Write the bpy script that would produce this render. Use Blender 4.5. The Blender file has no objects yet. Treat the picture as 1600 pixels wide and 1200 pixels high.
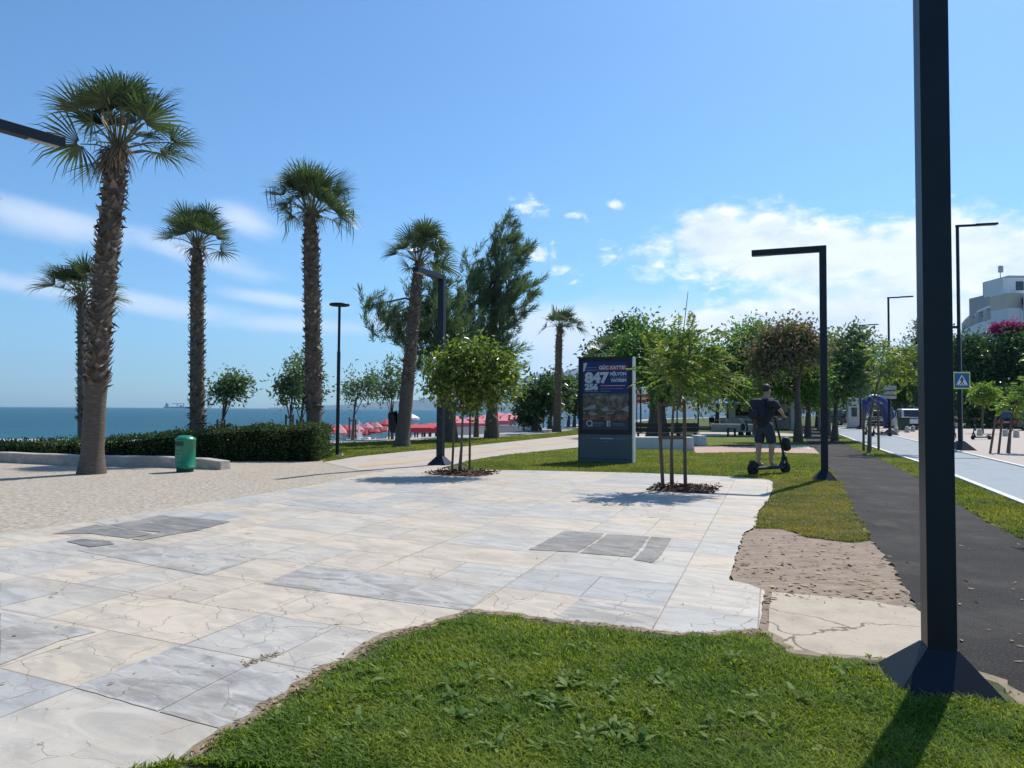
import bpy, bmesh, math, random
import numpy as np
from mathutils import Vector, Matrix
random.seed(7)
SC = bpy.context.scene
COL = SC.collection
R_ = math.radians

# ------------------------------------------------------------------ camera
FPX, CAMH = 1150.0, 1.45
_p, _r = math.atan(40.4 / FPX), math.asin(.0065)
_F = Vector((0, math.cos(_p), math.sin(_p)))
_U0 = Vector((0, -math.sin(_p), math.cos(_p)))
_R0 = Vector((1, 0, 0))
_R = _R0 * math.cos(_r) + _U0 * math.sin(_r)
_U = _U0 * math.cos(_r) - _R0 * math.sin(_r)
cd = bpy.data.cameras.new('camera')
cd.sensor_width = 36.0
cd.lens = 36.0 * FPX / 1600.0
cd.clip_start, cd.clip_end = .05, 60000
cam = bpy.data.objects.new('camera', cd)
COL.objects.link(cam)
cam.matrix_world = Matrix(((_R.x, _U.x, -_F.x, 0), (_R.y, _U.y, -_F.y, 0), (_R.z, _U.z, -_F.z, CAMH), (0, 0, 0, 1)))
SC.camera = cam


def ray(x, y):
    x, y = float(x), float(y)
    return _F + (x - 800) / FPX * _R - (y - 600) / FPX * _U


def G(x, y, z=0.0):
    """ground point seen at photo pixel x, y"""
    d = ray(x, y)
    t = (z - CAMH) / d.z
    return Vector((d.x * t, d.y * t, z))


def AT(x, y, D):
    """point at depth D seen at photo pixel x, y"""
    d = ray(x, y)
    t = D / d.y
    return Vector((d.x * t, D, CAMH + d.z * t))


# ------------------------------------------------------------------ light
SUN_AZ, SUN_EL = R_(38), R_(52)
SC.view_settings.view_transform = 'Standard'
SC.view_settings.look = 'None'
SC.view_settings.exposure = 0.32
SC.view_settings.gamma = 1.0
sd_ = bpy.data.lights.new('sun', 'SUN')
sd_.energy = 4.8
sd_.angle = R_(.5)
sd_.color = (1.0, .95, .87)
sun = bpy.data.objects.new('sun', sd_)
COL.objects.link(sun)
_S = Vector((math.sin(SUN_AZ) * math.cos(SUN_EL), math.cos(SUN_AZ) * math.cos(SUN_EL), math.sin(SUN_EL)))
sun.rotation_euler = _S.to_track_quat('Z', 'Y').to_euler()
sun.location = _S * 100


class NT:
    """small helper to write node trees"""
    def __init__(s, tree):
        s.t = tree
        s.t.nodes.clear()

    def n(s, typ, **kw):
        nd = s.t.nodes.new(typ)
        for k, v in kw.items():
            if k.startswith('_'):
                setattr(nd, k[1:], v)
        return nd

    def put(s, sock, v):
        if isinstance(v, bpy.types.NodeSocket):
            s.t.links.new(v, sock)
        elif v is not None:
            sock.default_value = v

    def m(s, op, a, b=None, c=None, clamp=False):
        nd = s.t.nodes.new('ShaderNodeMath')
        nd.operation = op
        nd.use_clamp = clamp
        for i, v in enumerate((a, b, c)):
            if v is not None:
                s.put(nd.inputs[i], v)
        return nd.outputs[0]

    def mix(s, f, a, b, mode='MIX'):
        nd = s.t.nodes.new('ShaderNodeMix')
        nd.data_type = 'RGBA'
        nd.blend_type = mode
        s.put(nd.inputs[0], f)
        s.put(nd.inputs[6], a if isinstance(a, bpy.types.NodeSocket) else (*a, 1))
        s.put(nd.inputs[7], b if isinstance(b, bpy.types.NodeSocket) else (*b, 1))
        return nd.outputs[2]

    def noise(s, vec, scale, detail=4, rough=.55, dist=0, dim='3D'):
        nd = s.t.nodes.new('ShaderNodeTexNoise')
        nd.noise_dimensions = dim
        s.put(nd.inputs['Vector'], vec)
        s.put(nd.inputs['Scale'], scale)
        nd.inputs['Detail'].default_value = detail
        nd.inputs['Roughness'].default_value = rough
        nd.inputs['Distortion'].default_value = dist
        return nd.outputs[0]

    def vor(s, vec, scale, feature='F1', out=0, rand=1.0):
        nd = s.t.nodes.new('ShaderNodeTexVoronoi')
        nd.feature = feature
        s.put(nd.inputs['Vector'], vec)
        s.put(nd.inputs['Scale'], scale)
        nd.inputs['Randomness'].default_value = rand
        return nd.outputs[out]

    def ramp(s, f, stops, interp='LINEAR'):
        nd = s.t.nodes.new('ShaderNodeValToRGB')
        cr = nd.color_ramp
        cr.interpolation = interp
        while len(cr.elements) < len(stops):
            cr.elements.new(.5)
        for e, (p, c) in zip(cr.elements, stops):
            e.position = p
            e.color = (*c, 1) if hasattr(c, '__len__') else (c, c, c, 1)
        s.put(nd.inputs[0], f)
        return nd.outputs[0]

    def smooth(s, x, a, b):
        nd = s.t.nodes.new('ShaderNodeMapRange')
        nd.interpolation_type = 'SMOOTHSTEP'
        s.put(nd.inputs[0], x)
        nd.inputs[1].default_value, nd.inputs[2].default_value = a, b
        return nd.outputs[0]

    def vmul(s, v, xyz):
        nd = s.t.nodes.new('ShaderNodeVectorMath')
        nd.operation = 'MULTIPLY'
        s.put(nd.inputs[0], v)
        nd.inputs[1].default_value = xyz
        return nd.outputs[0]

    def vadd(s, v, w):
        nd = s.t.nodes.new('ShaderNodeVectorMath')
        nd.operation = 'ADD'
        s.put(nd.inputs[0], v)
        s.put(nd.inputs[1], w)
        return nd.outputs[0]

    def comb(s, x, y, z=0.0):
        nd = s.t.nodes.new('ShaderNodeCombineXYZ')
        for i, v in enumerate((x, y, z)):
            s.put(nd.inputs[i], v)
        return nd.outputs[0]

    def sep(s, v):
        nd = s.t.nodes.new('ShaderNodeSeparateXYZ')
        s.put(nd.inputs[0], v)
        return nd.outputs


# ------------------------------------------------------------------ world: sky and clouds
SKY_STR = .118
world = bpy.data.worlds.new('World')
SC.world = world
world.use_nodes = True
w = NT(world.node_tree)
sky = w.n('ShaderNodeTexSky', _sky_type='NISHITA', _sun_disc=False, _sun_elevation=SUN_EL, _sun_rotation=SUN_AZ,
          _altitude=0.0, _air_density=1.0, _dust_density=.6, _ozone_density=2.6)
tc = w.n('ShaderNodeTexCoord')
dx, dy, dz = w.sep(tc.outputs['Generated'])
az = w.m('MULTIPLY', w.m('ARCTAN2', dx, dy), 57.2958)
el = w.m('MULTIPLY', w.m('ARCSINE', dz), 57.2958)
ae = w.comb(az, w.m('MULTIPLY', el, 1.9), 0.0)
n1 = w.noise(ae, .16, 9, .6, .3)
n2 = w.noise(w.comb(w.m('MULTIPLY', az, .35), w.m('MULTIPLY_ADD', az, .28, w.m('MULTIPLY', el, 1.4)), 3.0), .22, 8, .6, .6)
n3 = w.noise(w.vadd(ae, (.9, 2.2, 4.0)), .09, 7, .6)


def blob(a0, e0, ra, re, tilt=0.0):
    a_ = w.m('SUBTRACT', az, a0)
    e_ = w.m('SUBTRACT', el, e0)
    if tilt:
        e_ = w.m('SUBTRACT', e_, w.m('MULTIPLY', a_, tilt))
    q = w.m('ADD', w.m('POWER', w.m('ABSOLUTE', w.m('DIVIDE', a_, ra)), 2.0), w.m('POWER', w.m('ABSOLUTE', w.m('DIVIDE', e_, re)), 2.0))
    return w.m('SUBTRACT', 1.0, w.m('SQRT', q))


def union(lst):
    o = lst[0]
    for b in lst[1:]:
        o = w.m('MAXIMUM', o, b)
    return o


heap = union([blob(17.3, 12.0, 7.2, 2.9), blob(15.5, 13.0, 4.6, 2.2), blob(23, 11.0, 9, 2.8), blob(31, 10.4, 9, 3.5), blob(25, 6.5, 13, 2.3),
              blob(17.5, 6.4, 7, 1.7), blob(38, 8.5, 9, 4)])
haze_cl = union([blob(10, 4.6, 12, 4.2), blob(27, 6.5, 12, 4.0), blob(4, 6.2, 6, 2.2), blob(22, 2.8, 16, 3.2), blob(40, 3, 14, 4)])
puffs = union([blob(1.3, 15.6, 2.0, .9, -.2), blob(7.5, 11.9, 1.35, 1.0, -.35), blob(4.0, 10.9, 1.5, .8), blob(13.6, 10.2, .8, .7), blob(15.4, 10.0, 1.3, 1.3, -.4), blob(11.4, 11.0, .7, .6),
               blob(4.9, 14.8, 1.2, .5), blob(30.0, 14.3, 1.3, .6), blob(8.0, 15.6, .9, .4), blob(15.5, 8.2, 1.2, .8), blob(4.8, 9.9, .8, .5), blob(2.1, 12.1, 2.0, 1.0)])
cirrus = union([blob(-31, 12.0, 7.5, 1.5, -.10), blob(-24, 11.0, 8, 1.35, -.22), blob(-20.3, 13.7, 3.0, 1.4, -.28), blob(-28, 7.4, 12, 1.0, -.10), blob(-16, 6.2, 8, .9, -.03), blob(-8, 6.4, 5, 1.2, .0), blob(-18, 8.1, 6, .7, -.1)])
nf = w.noise(w.vadd(ae, (1.0, 5.0, 2.0)), .55, 8, .6, .4)
d1 = w.smooth(w.m('ADD', w.m('ADD', heap, w.m('MULTIPLY', w.m('SUBTRACT', n1, .48), 1.5)), w.m('MULTIPLY', w.m('SUBTRACT', nf, .5), .9)), -.06, .55)
d2 = w.m('MULTIPLY', w.smooth(w.m('ADD', haze_cl, w.m('MULTIPLY', w.m('SUBTRACT', n3, .5), 1.5)), -.2, .75), .9)
n5 = w.noise(w.vadd(ae, (3.0, 7.0, 1.0)), .75, 7, .62, .5)
d3 = w.m('MULTIPLY', w.smooth(w.m('ADD', puffs, w.m('MULTIPLY', w.m('SUBTRACT', n5, .54), 4.2)), .0, 1.35), .8)
d4 = w.m('MULTIPLY', w.smooth(w.m('ADD', cirrus, w.m('MULTIPLY', w.m('SUBTRACT', n2, .5), 1.7)), -.1, 1.0), .62)
n1b = w.noise(w.vadd(ae, (.7, .9, 0.0)), .16, 5, .6, .3)
edge = w.smooth(w.m('SUBTRACT', n1, n1b), -.11, .10)
core = w.smooth(heap, .1, .75)
gray = w.m('MULTIPLY', core, w.smooth(n3, .38, .6))
cc = w.mix(gray, (.86, .89, .93), (.60, .68, .80))
cc = w.mix(w.m('MULTIPLY', edge, w.m('SUBTRACT', 1.0, w.m('MULTIPLY', core, .75))), cc, (1.05, 1.05, 1.04))
skc = w.mix(1.0, sky.outputs[0], (SKY_STR * .575, SKY_STR * .865, SKY_STR * 1.06), 'MULTIPLY')
hz = w.m('MULTIPLY', w.smooth(el, 14.0, -1.0), .35)
skc2 = w.mix(d4, skc, (.78, .84, .93))
skc2 = w.mix(d2, skc2, (.76, .83, .93))
skc2 = w.mix(d3, skc2, (.96, .97, .99))
skc2 = w.mix(w.m('MULTIPLY', d1, .93), skc2, cc)
bg = w.n('ShaderNodeBackground')
w.put(bg.inputs[0], skc2)
bg.inputs[1].default_value = 1.0
wo = w.n('ShaderNodeOutputWorld')
w.put(wo.inputs[0], bg.outputs[0])


# ------------------------------------------------------------------ materials
def mat(name, c1, c2=None, scale=8.0, rough=.6, bump=0.0, bscale=None, metallic=0.0, spec=.5, stretch=None, detail=5, c3=None, rot=None):
    m = bpy.data.materials.new(name)
    m.use_nodes = True
    t = NT(m.node_tree)
    out = t.n('ShaderNodeOutputMaterial')
    b = t.n('ShaderNodeBsdfPrincipled')
    b.inputs['Roughness'].default_value = rough
    b.inputs['Metallic'].default_value = metallic
    b.inputs['Specular IOR Level'].default_value = spec
    co = t.n('ShaderNodeTexCoord').outputs['Object']
    if stretch:
        co = t.vmul(co, stretch)
    nz = t.noise(co, scale, detail, .6)
    if c2 is None:
        c2 = tuple(x * .82 for x in c1)
    stops = [(.3, c1), (.7, c2)] if c3 is None else [(.28, c1), (.5, c2), (.74, c3)]
    t.put(b.inputs['Base Color'], t.ramp(nz, stops))
    if bump:
        bp = t.n('ShaderNodeBump')
        bp.inputs['Strength'].default_value = bump
        bp.inputs['Distance'].default_value = .02
        t.put(bp.inputs['Height'], t.noise(co, bscale or scale * 4, 6, .65))
        t.put(b.inputs['Normal'], bp.outputs[0])
    t.put(out.inputs[0], b.outputs[0])
    return m


def leafmat(name, stops, trans=.3, tcol=None, rough=.45, spec=.4, patch=0.0):
    """foliage: one random tint per leaf, part of the light passes through"""
    m = bpy.data.materials.new(name)
    m.use_nodes = True
    t = NT(m.node_tree)
    out = t.n('ShaderNodeOutputMaterial')
    g = t.n('ShaderNodeNewGeometry')
    rnd = g.outputs['Random Per Island']
    k = len(stops)
    col = t.ramp(rnd, [(i / (k - 1) if k > 1 else 0, c) for i, c in enumerate(stops)])
    if patch:
        co = t.n('ShaderNodeTexCoord').outputs['Object']
        col = t.mix(t.smooth(t.noise(co, patch, 6, .65), .36, .64), t.mix(1.0, col, (.72, .80, .85), 'MULTIPLY'), t.mix(1.0, col, (1.45, 1.18, 1.05), 'MULTIPLY'))
        col = t.mix(t.m('MULTIPLY', t.smooth(t.noise(t.vadd(co, (9, 4, 0)), patch * 1.7, 5, .6), .60, .72), .55), col, (.27, .23, .10))
    b = t.n('ShaderNodeBsdfPrincipled')
    b.inputs['Roughness'].default_value = rough
    b.inputs['Specular IOR Level'].default_value = spec
    t.put(b.inputs['Base Color'], col)
    tr = t.n('ShaderNodeBsdfTranslucent')
    t.put(tr.inputs[0], t.mix(1.0, col, tcol or (1.5, 1.7, .7), 'MULTIPLY'))
    mx = t.n('ShaderNodeMixShader')
    mx.inputs[0].default_value = trans
    t.put(mx.inputs[1], b.outputs[0])
    t.put(mx.inputs[2], tr.outputs[0])
    t.put(out.inputs[0], mx.outputs[0])
    return m


M = {}
M['lamp'] = mat('charcoal_paint', (.009, .013, .021), (.013, .018, .027), 5, .42, .04, 60, spec=.28)
M['lampside'] = M['lamp']
M['lens'] = mat('lamp_lens', (.42, .43, .42), (.35, .36, .36), 6, .25)
M['concrete'] = mat('pale_concrete', (.52, .49, .43), (.42, .39, .34), 3, .85, .15, 40, c3=(.58, .55, .49))
M['whitewall'] = mat('white_render', (.62, .62, .60), (.52, .52, .51), 1.2, .8, .05, 20)
M['greywall'] = mat('grey_render', (.40, .39, .37), (.32, .31, .30), 2, .85, .1, 20)
M['wood'] = mat('weathered_stake', (.17, .115, .075), (.10, .066, .042), 9, .8, .3, 60, stretch=(6, 6, .7))
M['bark'] = mat('grey_bark', (.13, .10, .08), (.06, .045, .035), 7, .9, .5, 22, stretch=(3, 3, .8))
M['youngbark'] = mat('young_bark', (.16, .13, .10), (.08, .06, .045), 12, .85, .3, 40)
M['palmbark'] = mat('palm_bark', (.17, .135, .105), (.09, .068, .052), 6, .9, .5, 30, stretch=(1, 1, 7), c3=(.22, .18, .145))
M['boot'] = leafmat('old_leaf_bases', [(0.0715, 0.0468, 0.0338), (0.13, 0.091, 0.065), (0.208, 0.1625, 0.1274), (0.273, 0.2275, 0.1885), (0.1105, 0.0715, 0.052)], .06, (1, 1, 1), .8, .2)
M['palmleaf'] = leafmat('palm_leaf', [(0.0351, 0.0598, 0.0348), (0.054, 0.0858, 0.0464), (0.0743, 0.1105, 0.0551), (0.1148, 0.1495, 0.0798), (0.0459, 0.0754, 0.0406)], .22, (1.5, 1.7, .8), .40, .45)
M['deadleaf'] = leafmat('dead_palm_leaf', [(.20, .145, .085), (.14, .095, .055), (.26, .195, .12)], .06, (1.1, 1, .9), .75, .2)
M['mulch'] = leafmat('bark_mulch', [(.07, .03, .02), (.13, .055, .035), (.04, .02, .014), (.17, .085, .055)], 0.0, (1, 1, 1), .9, .2)
M['soil'] = mat('dark_soil', (.05, .026, .018), (.085, .045, .03), 20, .95, .6, 60)
M['black'] = mat('matt_black', (.012, .012, .013), (.018, .018, .019), 12, .6)
M['rubber'] = mat('tyre_rubber', (.012, .012, .012), (.02, .02, .02), 30, .85)
M['steel'] = mat('brushed_steel', (.45, .46, .47), (.36, .37, .38), 20, .35, metallic=.9)
M['benchwood'] = mat('dark_bench_slats', (.022, .017, .014), (.035, .027, .02), 10, .6, stretch=(1, 8, 8))
M['pink'] = mat('faded_pink_canvas', (.42, .13, .16), (.52, .26, .28), 3, .85, c3=(.34, .07, .10))
M['red'] = mat('red_canvas', (.38, .025, .045), (.46, .055, .07), 2, .8)
M['hotpink'] = mat('pink_canvas', (.56, .15, .19), (.48, .10, .15), 1.5, .75)
M['whitecloth'] = mat('white_canvas', (.80, .80, .78), (.70, .70, .69), 3, .8)
M['bluecloth'] = mat('blue_canvas', (.20, .28, .62), (.16, .23, .54), 3, .75)
M['navyvinyl'] = mat('navy_vinyl', (.012, .025, .13), (.016, .033, .17), 2, .4)
M['skin'] = mat('skin', (.46, .27, .19), (.40, .22, .155), 14, .55)
M['navy'] = mat('navy_cloth', (.012, .013, .026), (.02, .021, .038), 18, .9)
M['shorts'] = mat('dark_blue_cloth', (.022, .032, .05), (.03, .042, .062), 18, .9)
M['hair'] = mat('dark_hair', (.012, .009, .007), (.025, .018, .013), 40, .6)
M['shoe'] = mat('grey_trainer', (.35, .35, .36), (.25, .25, .26), 20, .7)
M['glass'] = mat('dark_window_glass', (.03, .04, .05), (.05, .06, .07), 2, .12, spec=.7)
M['carwhite'] = mat('white_car_paint', (.72, .73, .74), (.68, .69, .70), 2, .22, spec=.6)
M['cardark'] = mat('dark_car_paint', (.03, .032, .036), (.04, .042, .046), 2, .22, spec=.6)
M['redlight'] = mat('red_lamp_plastic', (.45, .02, .02), (.38, .015, .015), 5, .3)
M['binpaint'] = mat('green_bin_paint', (.009, .17, .092), (.012, .20, .11), 3, .33, .02, 30)
M['bindark'] = mat('dark_green_opening', (.006, .035, .026), (.008, .05, .035), 5, .6)
M['binprint'] = mat('pale_print', (.30, .50, .36), (.06, .26, .16), 60, .5)
M['signblue'] = mat('sign_blue', (.012, .10, .33), (.015, .12, .36), 3, .4)
M['signyellow'] = mat('sign_yellow', (.66, .74, .14), (.60, .68, .12), 3, .5)
M['signwhite'] = mat('sign_white', (.80, .80, .80), (.74, .74, .74), 3, .5)
M['shipgrey'] = mat('ship_grey', (.20, .24, .30), (.15, .18, .24), .05, .7)
M['needle'] = leafmat('conifer_needles', [(0.0674, 0.108, 0.063), (0.1126, 0.1687, 0.09), (0.1687, 0.225, 0.1237), (0.09, 0.135, 0.0787)], 0.3, (1.3, 1.4, .8), .55, .3)
M['citrus'] = leafmat('glossy_citrus_leaf', [(0.0329, 0.0658, 0.019), (0.0633, 0.1113, 0.0278), (0.1518, 0.1961, 0.0443), (0.253, 0.2783, 0.0633), (0.0443, 0.0822, 0.0228)], 0.38, (1.7, 1.9, .5), .32, .5)
M['feather'] = leafmat('feathery_leaf', [(0.0529, 0.1058, 0.0317), (0.0991, 0.1653, 0.0423), (0.1851, 0.238, 0.0595), (0.2513, 0.2777, 0.0794), (0.0661, 0.1256, 0.0397)], 0.42, (1.5, 1.5, .5), .45, .4)
M['olive'] = leafmat('olive_green_leaf', [(0.0636, 0.1038, 0.0535), (0.0971, 0.154, 0.0754), (0.1424, 0.2009, 0.1038), (0.0754, 0.1205, 0.0603)], 0.34, (1.4, 1.5, .8), .45, .4)
M['ficus'] = leafmat('dark_ficus_leaf', [(0.0279, 0.059, 0.0217), (0.0466, 0.0931, 0.031), (0.0745, 0.132, 0.0435), (0.031, 0.0652, 0.0248)], 0.24, (1.5, 1.7, .6), .38, .45)
M['green'] = leafmat('mid_green_leaf', [(0.0609, 0.1217, 0.0383), (0.0956, 0.1827, 0.0522), (0.1478, 0.2522, 0.0696), (0.073, 0.1391, 0.0452)], 0.38, (1.5, 1.7, .6), .45, .4)
M['rusty'] = leafmat('rusty_pod_leaf', [(0.0702, 0.105, 0.0406), (0.1092, 0.15, 0.0546), (0.2652, 0.195, 0.1404), (0.39, 0.27, 0.2106), (0.078, 0.12, 0.0468), (0.1248, 0.165, 0.0624)], 0.32, (1.3, 1.2, .7), .6, .3)
M['hedge'] = leafmat('hedge_leaf', [(0.023, 0.0483, 0.0184), (0.0368, 0.0713, 0.0253), (0.0598, 0.1035, 0.0345), (0.115, 0.1495, 0.0575)], 0.25, (1.5, 1.6, .6), .45, .4)
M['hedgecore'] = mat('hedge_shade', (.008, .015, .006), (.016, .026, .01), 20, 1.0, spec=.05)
M['magenta'] = leafmat('bougainvillea_bract', [(.36, .02, .15), (.46, .04, .20), (.28, .015, .11)], .3, (1.2, 1, 1.1), .6, .3)
M['limegreen'] = leafmat('lime_green_leaf', [(0.121, 0.198, 0.044), (0.165, 0.253, 0.055), (0.22, 0.297, 0.077), (0.099, 0.165, 0.0385)], .4, (1.5, 1.6, .4), .45, .4)
M['lawnblade'] = leafmat('mown_grass_blade', [(.10, .145, .024), (.13, .175, .03), (.17, .21, .045), (.21, .235, .065), (.12, .16, .028)], .38, (1.5, 1.5, .5), .6, .2, .45)
M['blade'] = leafmat('grass_blade', [(0.0672, 0.1288, 0.0157), (0.112, 0.196, 0.0202), (0.168, 0.2632, 0.0291), (0.2688, 0.3472, 0.0616), (0.0896, 0.1624, 0.0179), (0.0504, 0.1008, 0.0134), (0.224, 0.2912, 0.0448)], .42, (1.5, 1.6, .35), .6, .18, 1.6)
M['blade_dry'] = leafmat('dry_grass_blade', [(.12, .15, .03), (.16, .18, .04), (.20, .21, .055), (.26, .23, .10), (.14, .165, .035)], .33, (1.5, 1.5, .5), .5, .3, .7)
M['weed'] = leafmat('broad_weed_leaf', [(.06, .12, .02), (.09, .16, .028), (.14, .21, .045), (.18, .24, .07), (.07, .125, .022)], .35, (1.5, 1.6, .45), .6, .15)
M['straw'] = leafmat('straw', [(.34, .24, .13), (.24, .16, .09), (.42, .33, .2)], .1, (1, 1, 1), .8, .2)


# ------------------------------------------------------------------ object helpers
def link(o, parent=None):
    COL.objects.link(o)
    if parent is not None:
        o.parent = parent
    return o


def tag(o, label=None, cat=None, group=None, kind=None):
    if label:
        o['label'] = label
    if cat:
        o['category'] = cat
    if group:
        o['group'] = group
    if kind:
        o['kind'] = kind
    return o


def thing(name, label, cat, loc=(0, 0, 0), rz=0.0, group=None):
    o = bpy.data.objects.new(name, None)
    o.empty_display_size = .2
    link(o)
    o.location = loc
    o.rotation_euler = (0, 0, rz)
    return tag(o, label, cat, group)


class MB:
    def __init__(s):
        s.v, s.f, s.m, s.sm = [], [], [], []

    def add(s, vs, fs, mi=0, smooth=False):
        o = len(s.v)
        s.v += [tuple(v) for v in vs]
        for f in fs:
            s.f.append([i + o for i in f])
            s.m.append(mi)
            s.sm.append(smooth)
        return s

    def box(s, c, size, mi=0, rz=0.0, rot=None):
        hx, hy, hz_ = [q / 2 for q in size]
        mtx = rot if rot is not None else Matrix.Rotation(rz, 3, 'Z')
        vs = [Vector(c) + mtx @ Vector((x, y, z)) for x in (-hx, hx) for y in (-hy, hy) for z in (-hz_, hz_)]
        return s.add(vs, [(0, 1, 3, 2), (4, 6, 7, 5), (0, 4, 5, 1), (2, 3, 7, 6), (0, 2, 6, 4), (1, 5, 7, 3)], mi)

    def bar(s, a, b, wd, ht=None, mi=0):
        a, b = Vector(a), Vector(b)
        d = b - a
        q = d.to_track_quat('X', 'Z').to_matrix()
        return s.box((a + b) / 2, (d.length, wd, ht or wd), mi, rot=q)

    def tube(s, pts, rad, n=8, mi=0, cap=True, smooth=True):
        pts = [Vector(p) for p in pts]
        if not hasattr(rad, '__len__'):
            rad = [rad] * len(pts)
        rings, prev = [], None
        for i, p in enumerate(pts):
            d = (pts[min(i + 1, len(pts) - 1)] - pts[max(i - 1, 0)])
            if d.length < 1e-9:
                d = Vector((0, 0, 1))
            d.normalize()
            if prev is None:
                ref = Vector((0, 0, 1)) if abs(d.z) < .9 else Vector((1, 0, 0))
                u = d.cross(ref).normalized()
            else:
                u = (prev - d * prev.dot(d)).normalized()
            prev = u
            v = d.cross(u)
            rings.append([p + (u * math.cos(6.28318 * k / n) + v * math.sin(6.28318 * k / n)) * rad[i] for k in range(n)])
        vs = [q for r in rings for q in r]
        fs = [(i * n + k, i * n + (k + 1) % n, (i + 1) * n + (k + 1) % n, (i + 1) * n + k) for i in range(len(pts) - 1) for k in range(n)]
        s.add(vs, fs, mi, smooth)
        if cap:
            s.add(rings[0], [tuple(reversed(range(n)))], mi)
            s.add(rings[-1], [tuple(range(n))], mi)
        return s

    def lathe(s, prof, n=24, c=(0, 0, 0), mi=0, smooth=True, sy=1.0):
        vs, c = [], Vector(c)
        for r, z in prof:
            vs += [c + Vector((r * math.cos(6.28318 * k / n), sy * r * math.sin(6.28318 * k / n), z)) for k in range(n)]
        fs = [(i * n + k, i * n + (k + 1) % n, (i + 1) * n + (k + 1) % n, (i + 1) * n + k) for i in range(len(prof) - 1) for k in range(n)]
        s.add(vs, fs, mi, smooth)
        s.add(vs[:n], [tuple(reversed(range(n)))], mi)
        s.add(vs[-n:], [tuple(range(n))], mi)
        return s

    def prism(s, poly, a, b, axis='Y', mi=0):
        """polygon (p, q) extruded from a to b along axis"""
        n = len(poly)
        mk = {'Y': lambda p, q, t: (p, t, q), 'X': lambda p, q, t: (t, p, q), 'Z': lambda p, q, t: (p, q, t)}[axis]
        vs = [mk(p, q, a) for p, q in poly] + [mk(p, q, b) for p, q in poly]
        fs = [tuple(range(n)), tuple(reversed(range(n, 2 * n)))] + [(i, i + n, (i + 1) % n + n, (i + 1) % n) for i in range(n)]
        return s.add(vs, fs, mi)

    def build(s, name, mats, parent=None, bevel=0.0, loc=None):
        me = bpy.data.meshes.new(name)
        me.from_pydata(s.v, [], s.f)
        if not isinstance(mats, (list, tuple)):
            mats = [mats]
        for m in mats:
            me.materials.append(m)
        me.polygons.foreach_set('material_index', s.m)
        me.polygons.foreach_set('use_smooth', s.sm)
        bm = bmesh.new()
        bm.from_mesh(me)
        bmesh.ops.recalc_face_normals(bm, faces=bm.faces)
        bm.to_mesh(me)
        bm.free()
        me.update()
        o = bpy.data.objects.new(name, me)
        if loc is not None:
            o.location = loc
        link(o, parent)
        if bevel:
            b = o.modifiers.new('bevel', 'BEVEL')
            b.width, b.segments, b.limit_method = bevel, 2, 'ANGLE'
        return o


def nmesh(name, V, Fc, mats, parent=None, mi=None, smooth=False):
    """mesh object from arrays: V (n,3), Fc (m,k)"""
    V = np.asarray(V, np.float32).reshape(-1, 3)
    Fc = np.asarray(Fc, np.int32)
    m_, k = Fc.shape
    me = bpy.data.meshes.new(name)
    me.vertices.add(len(V))
    me.vertices.foreach_set('co', V.ravel())
    me.loops.add(m_ * k)
    me.loops.foreach_set('vertex_index', Fc.ravel())
    me.polygons.add(m_)
    me.polygons.foreach_set('loop_start', np.arange(m_, dtype=np.int32) * k)
    if not isinstance(mats, (list, tuple)):
        mats = [mats]
    for m in mats:
        me.materials.append(m)
    if mi is not None:
        me.polygons.foreach_set('material_index', np.asarray(mi, np.int32))
    me.polygons.foreach_set('use_smooth', np.full(m_, smooth))
    me.update(calc_edges=True)
    me.validate()
    o = bpy.data.objects.new(name, me)
    return link(o, parent)


def copy_tree(o, parent=None):
    c = o.copy()
    COL.objects.link(c)
    if parent is not None:
        c.parent = parent
    for ch in list(o.children):
        copy_tree(ch, c)
    return c


def text_part(name, body, size, material, parent, loc, rot=(R_(90), 0, 0), width=None, extrude=.003, bold=0.0):
    cu = bpy.data.curves.new(name, 'FONT')
    cu.body = body
    cu.size = size
    cu.extrude = extrude
    cu.offset = bold
    cu.align_x = 'LEFT'
    cu.align_y = 'BOTTOM_BASELINE'
    tmp = bpy.data.objects.new(name, cu)
    COL.objects.link(tmp)
    bpy.context.view_layer.update()
    me = bpy.data.meshes.new_from_object(tmp.evaluated_get(bpy.context.evaluated_depsgraph_get()))
    bpy.data.objects.remove(tmp)
    me.materials.clear()
    me.materials.append(material)
    xs = [v.co.x for v in me.vertices]
    if width and xs:
        k = width / max(1e-6, max(xs) - min(xs))
        x0 = min(xs)
        for v in me.vertices:
            v.co.x = (v.co.x - x0) * k
    o = bpy.data.objects.new(name, me)
    link(o, parent)
    o.location, o.rotation_euler = loc, rot
    return o


# ------------------------------------------------------------------ outline helpers
def jag(pts, step=.12, amp=.02, seed=0):
    """break the straight sides of an outline into a worn edge"""
    rg = random.Random(seed)
    out = []
    for i, a in enumerate(pts):
        b = pts[(i + 1) % len(pts)]
        a, b = Vector(a[:2]), Vector(b[:2])
        L = (b - a).length
        out.append(a)
        if L < 12:
            k = int(L / step)
            nrm = Vector((-(b - a).y, (b - a).x)).normalized() if L > 1e-6 else Vector((0, 0))
            for j in range(1, k):
                out.append(a.lerp(b, j / k) + nrm * rg.uniform(-amp, amp))
    return out


def PX(lst):
    return [Vector(G(x, y)[:2]) for x, y in lst]


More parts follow.
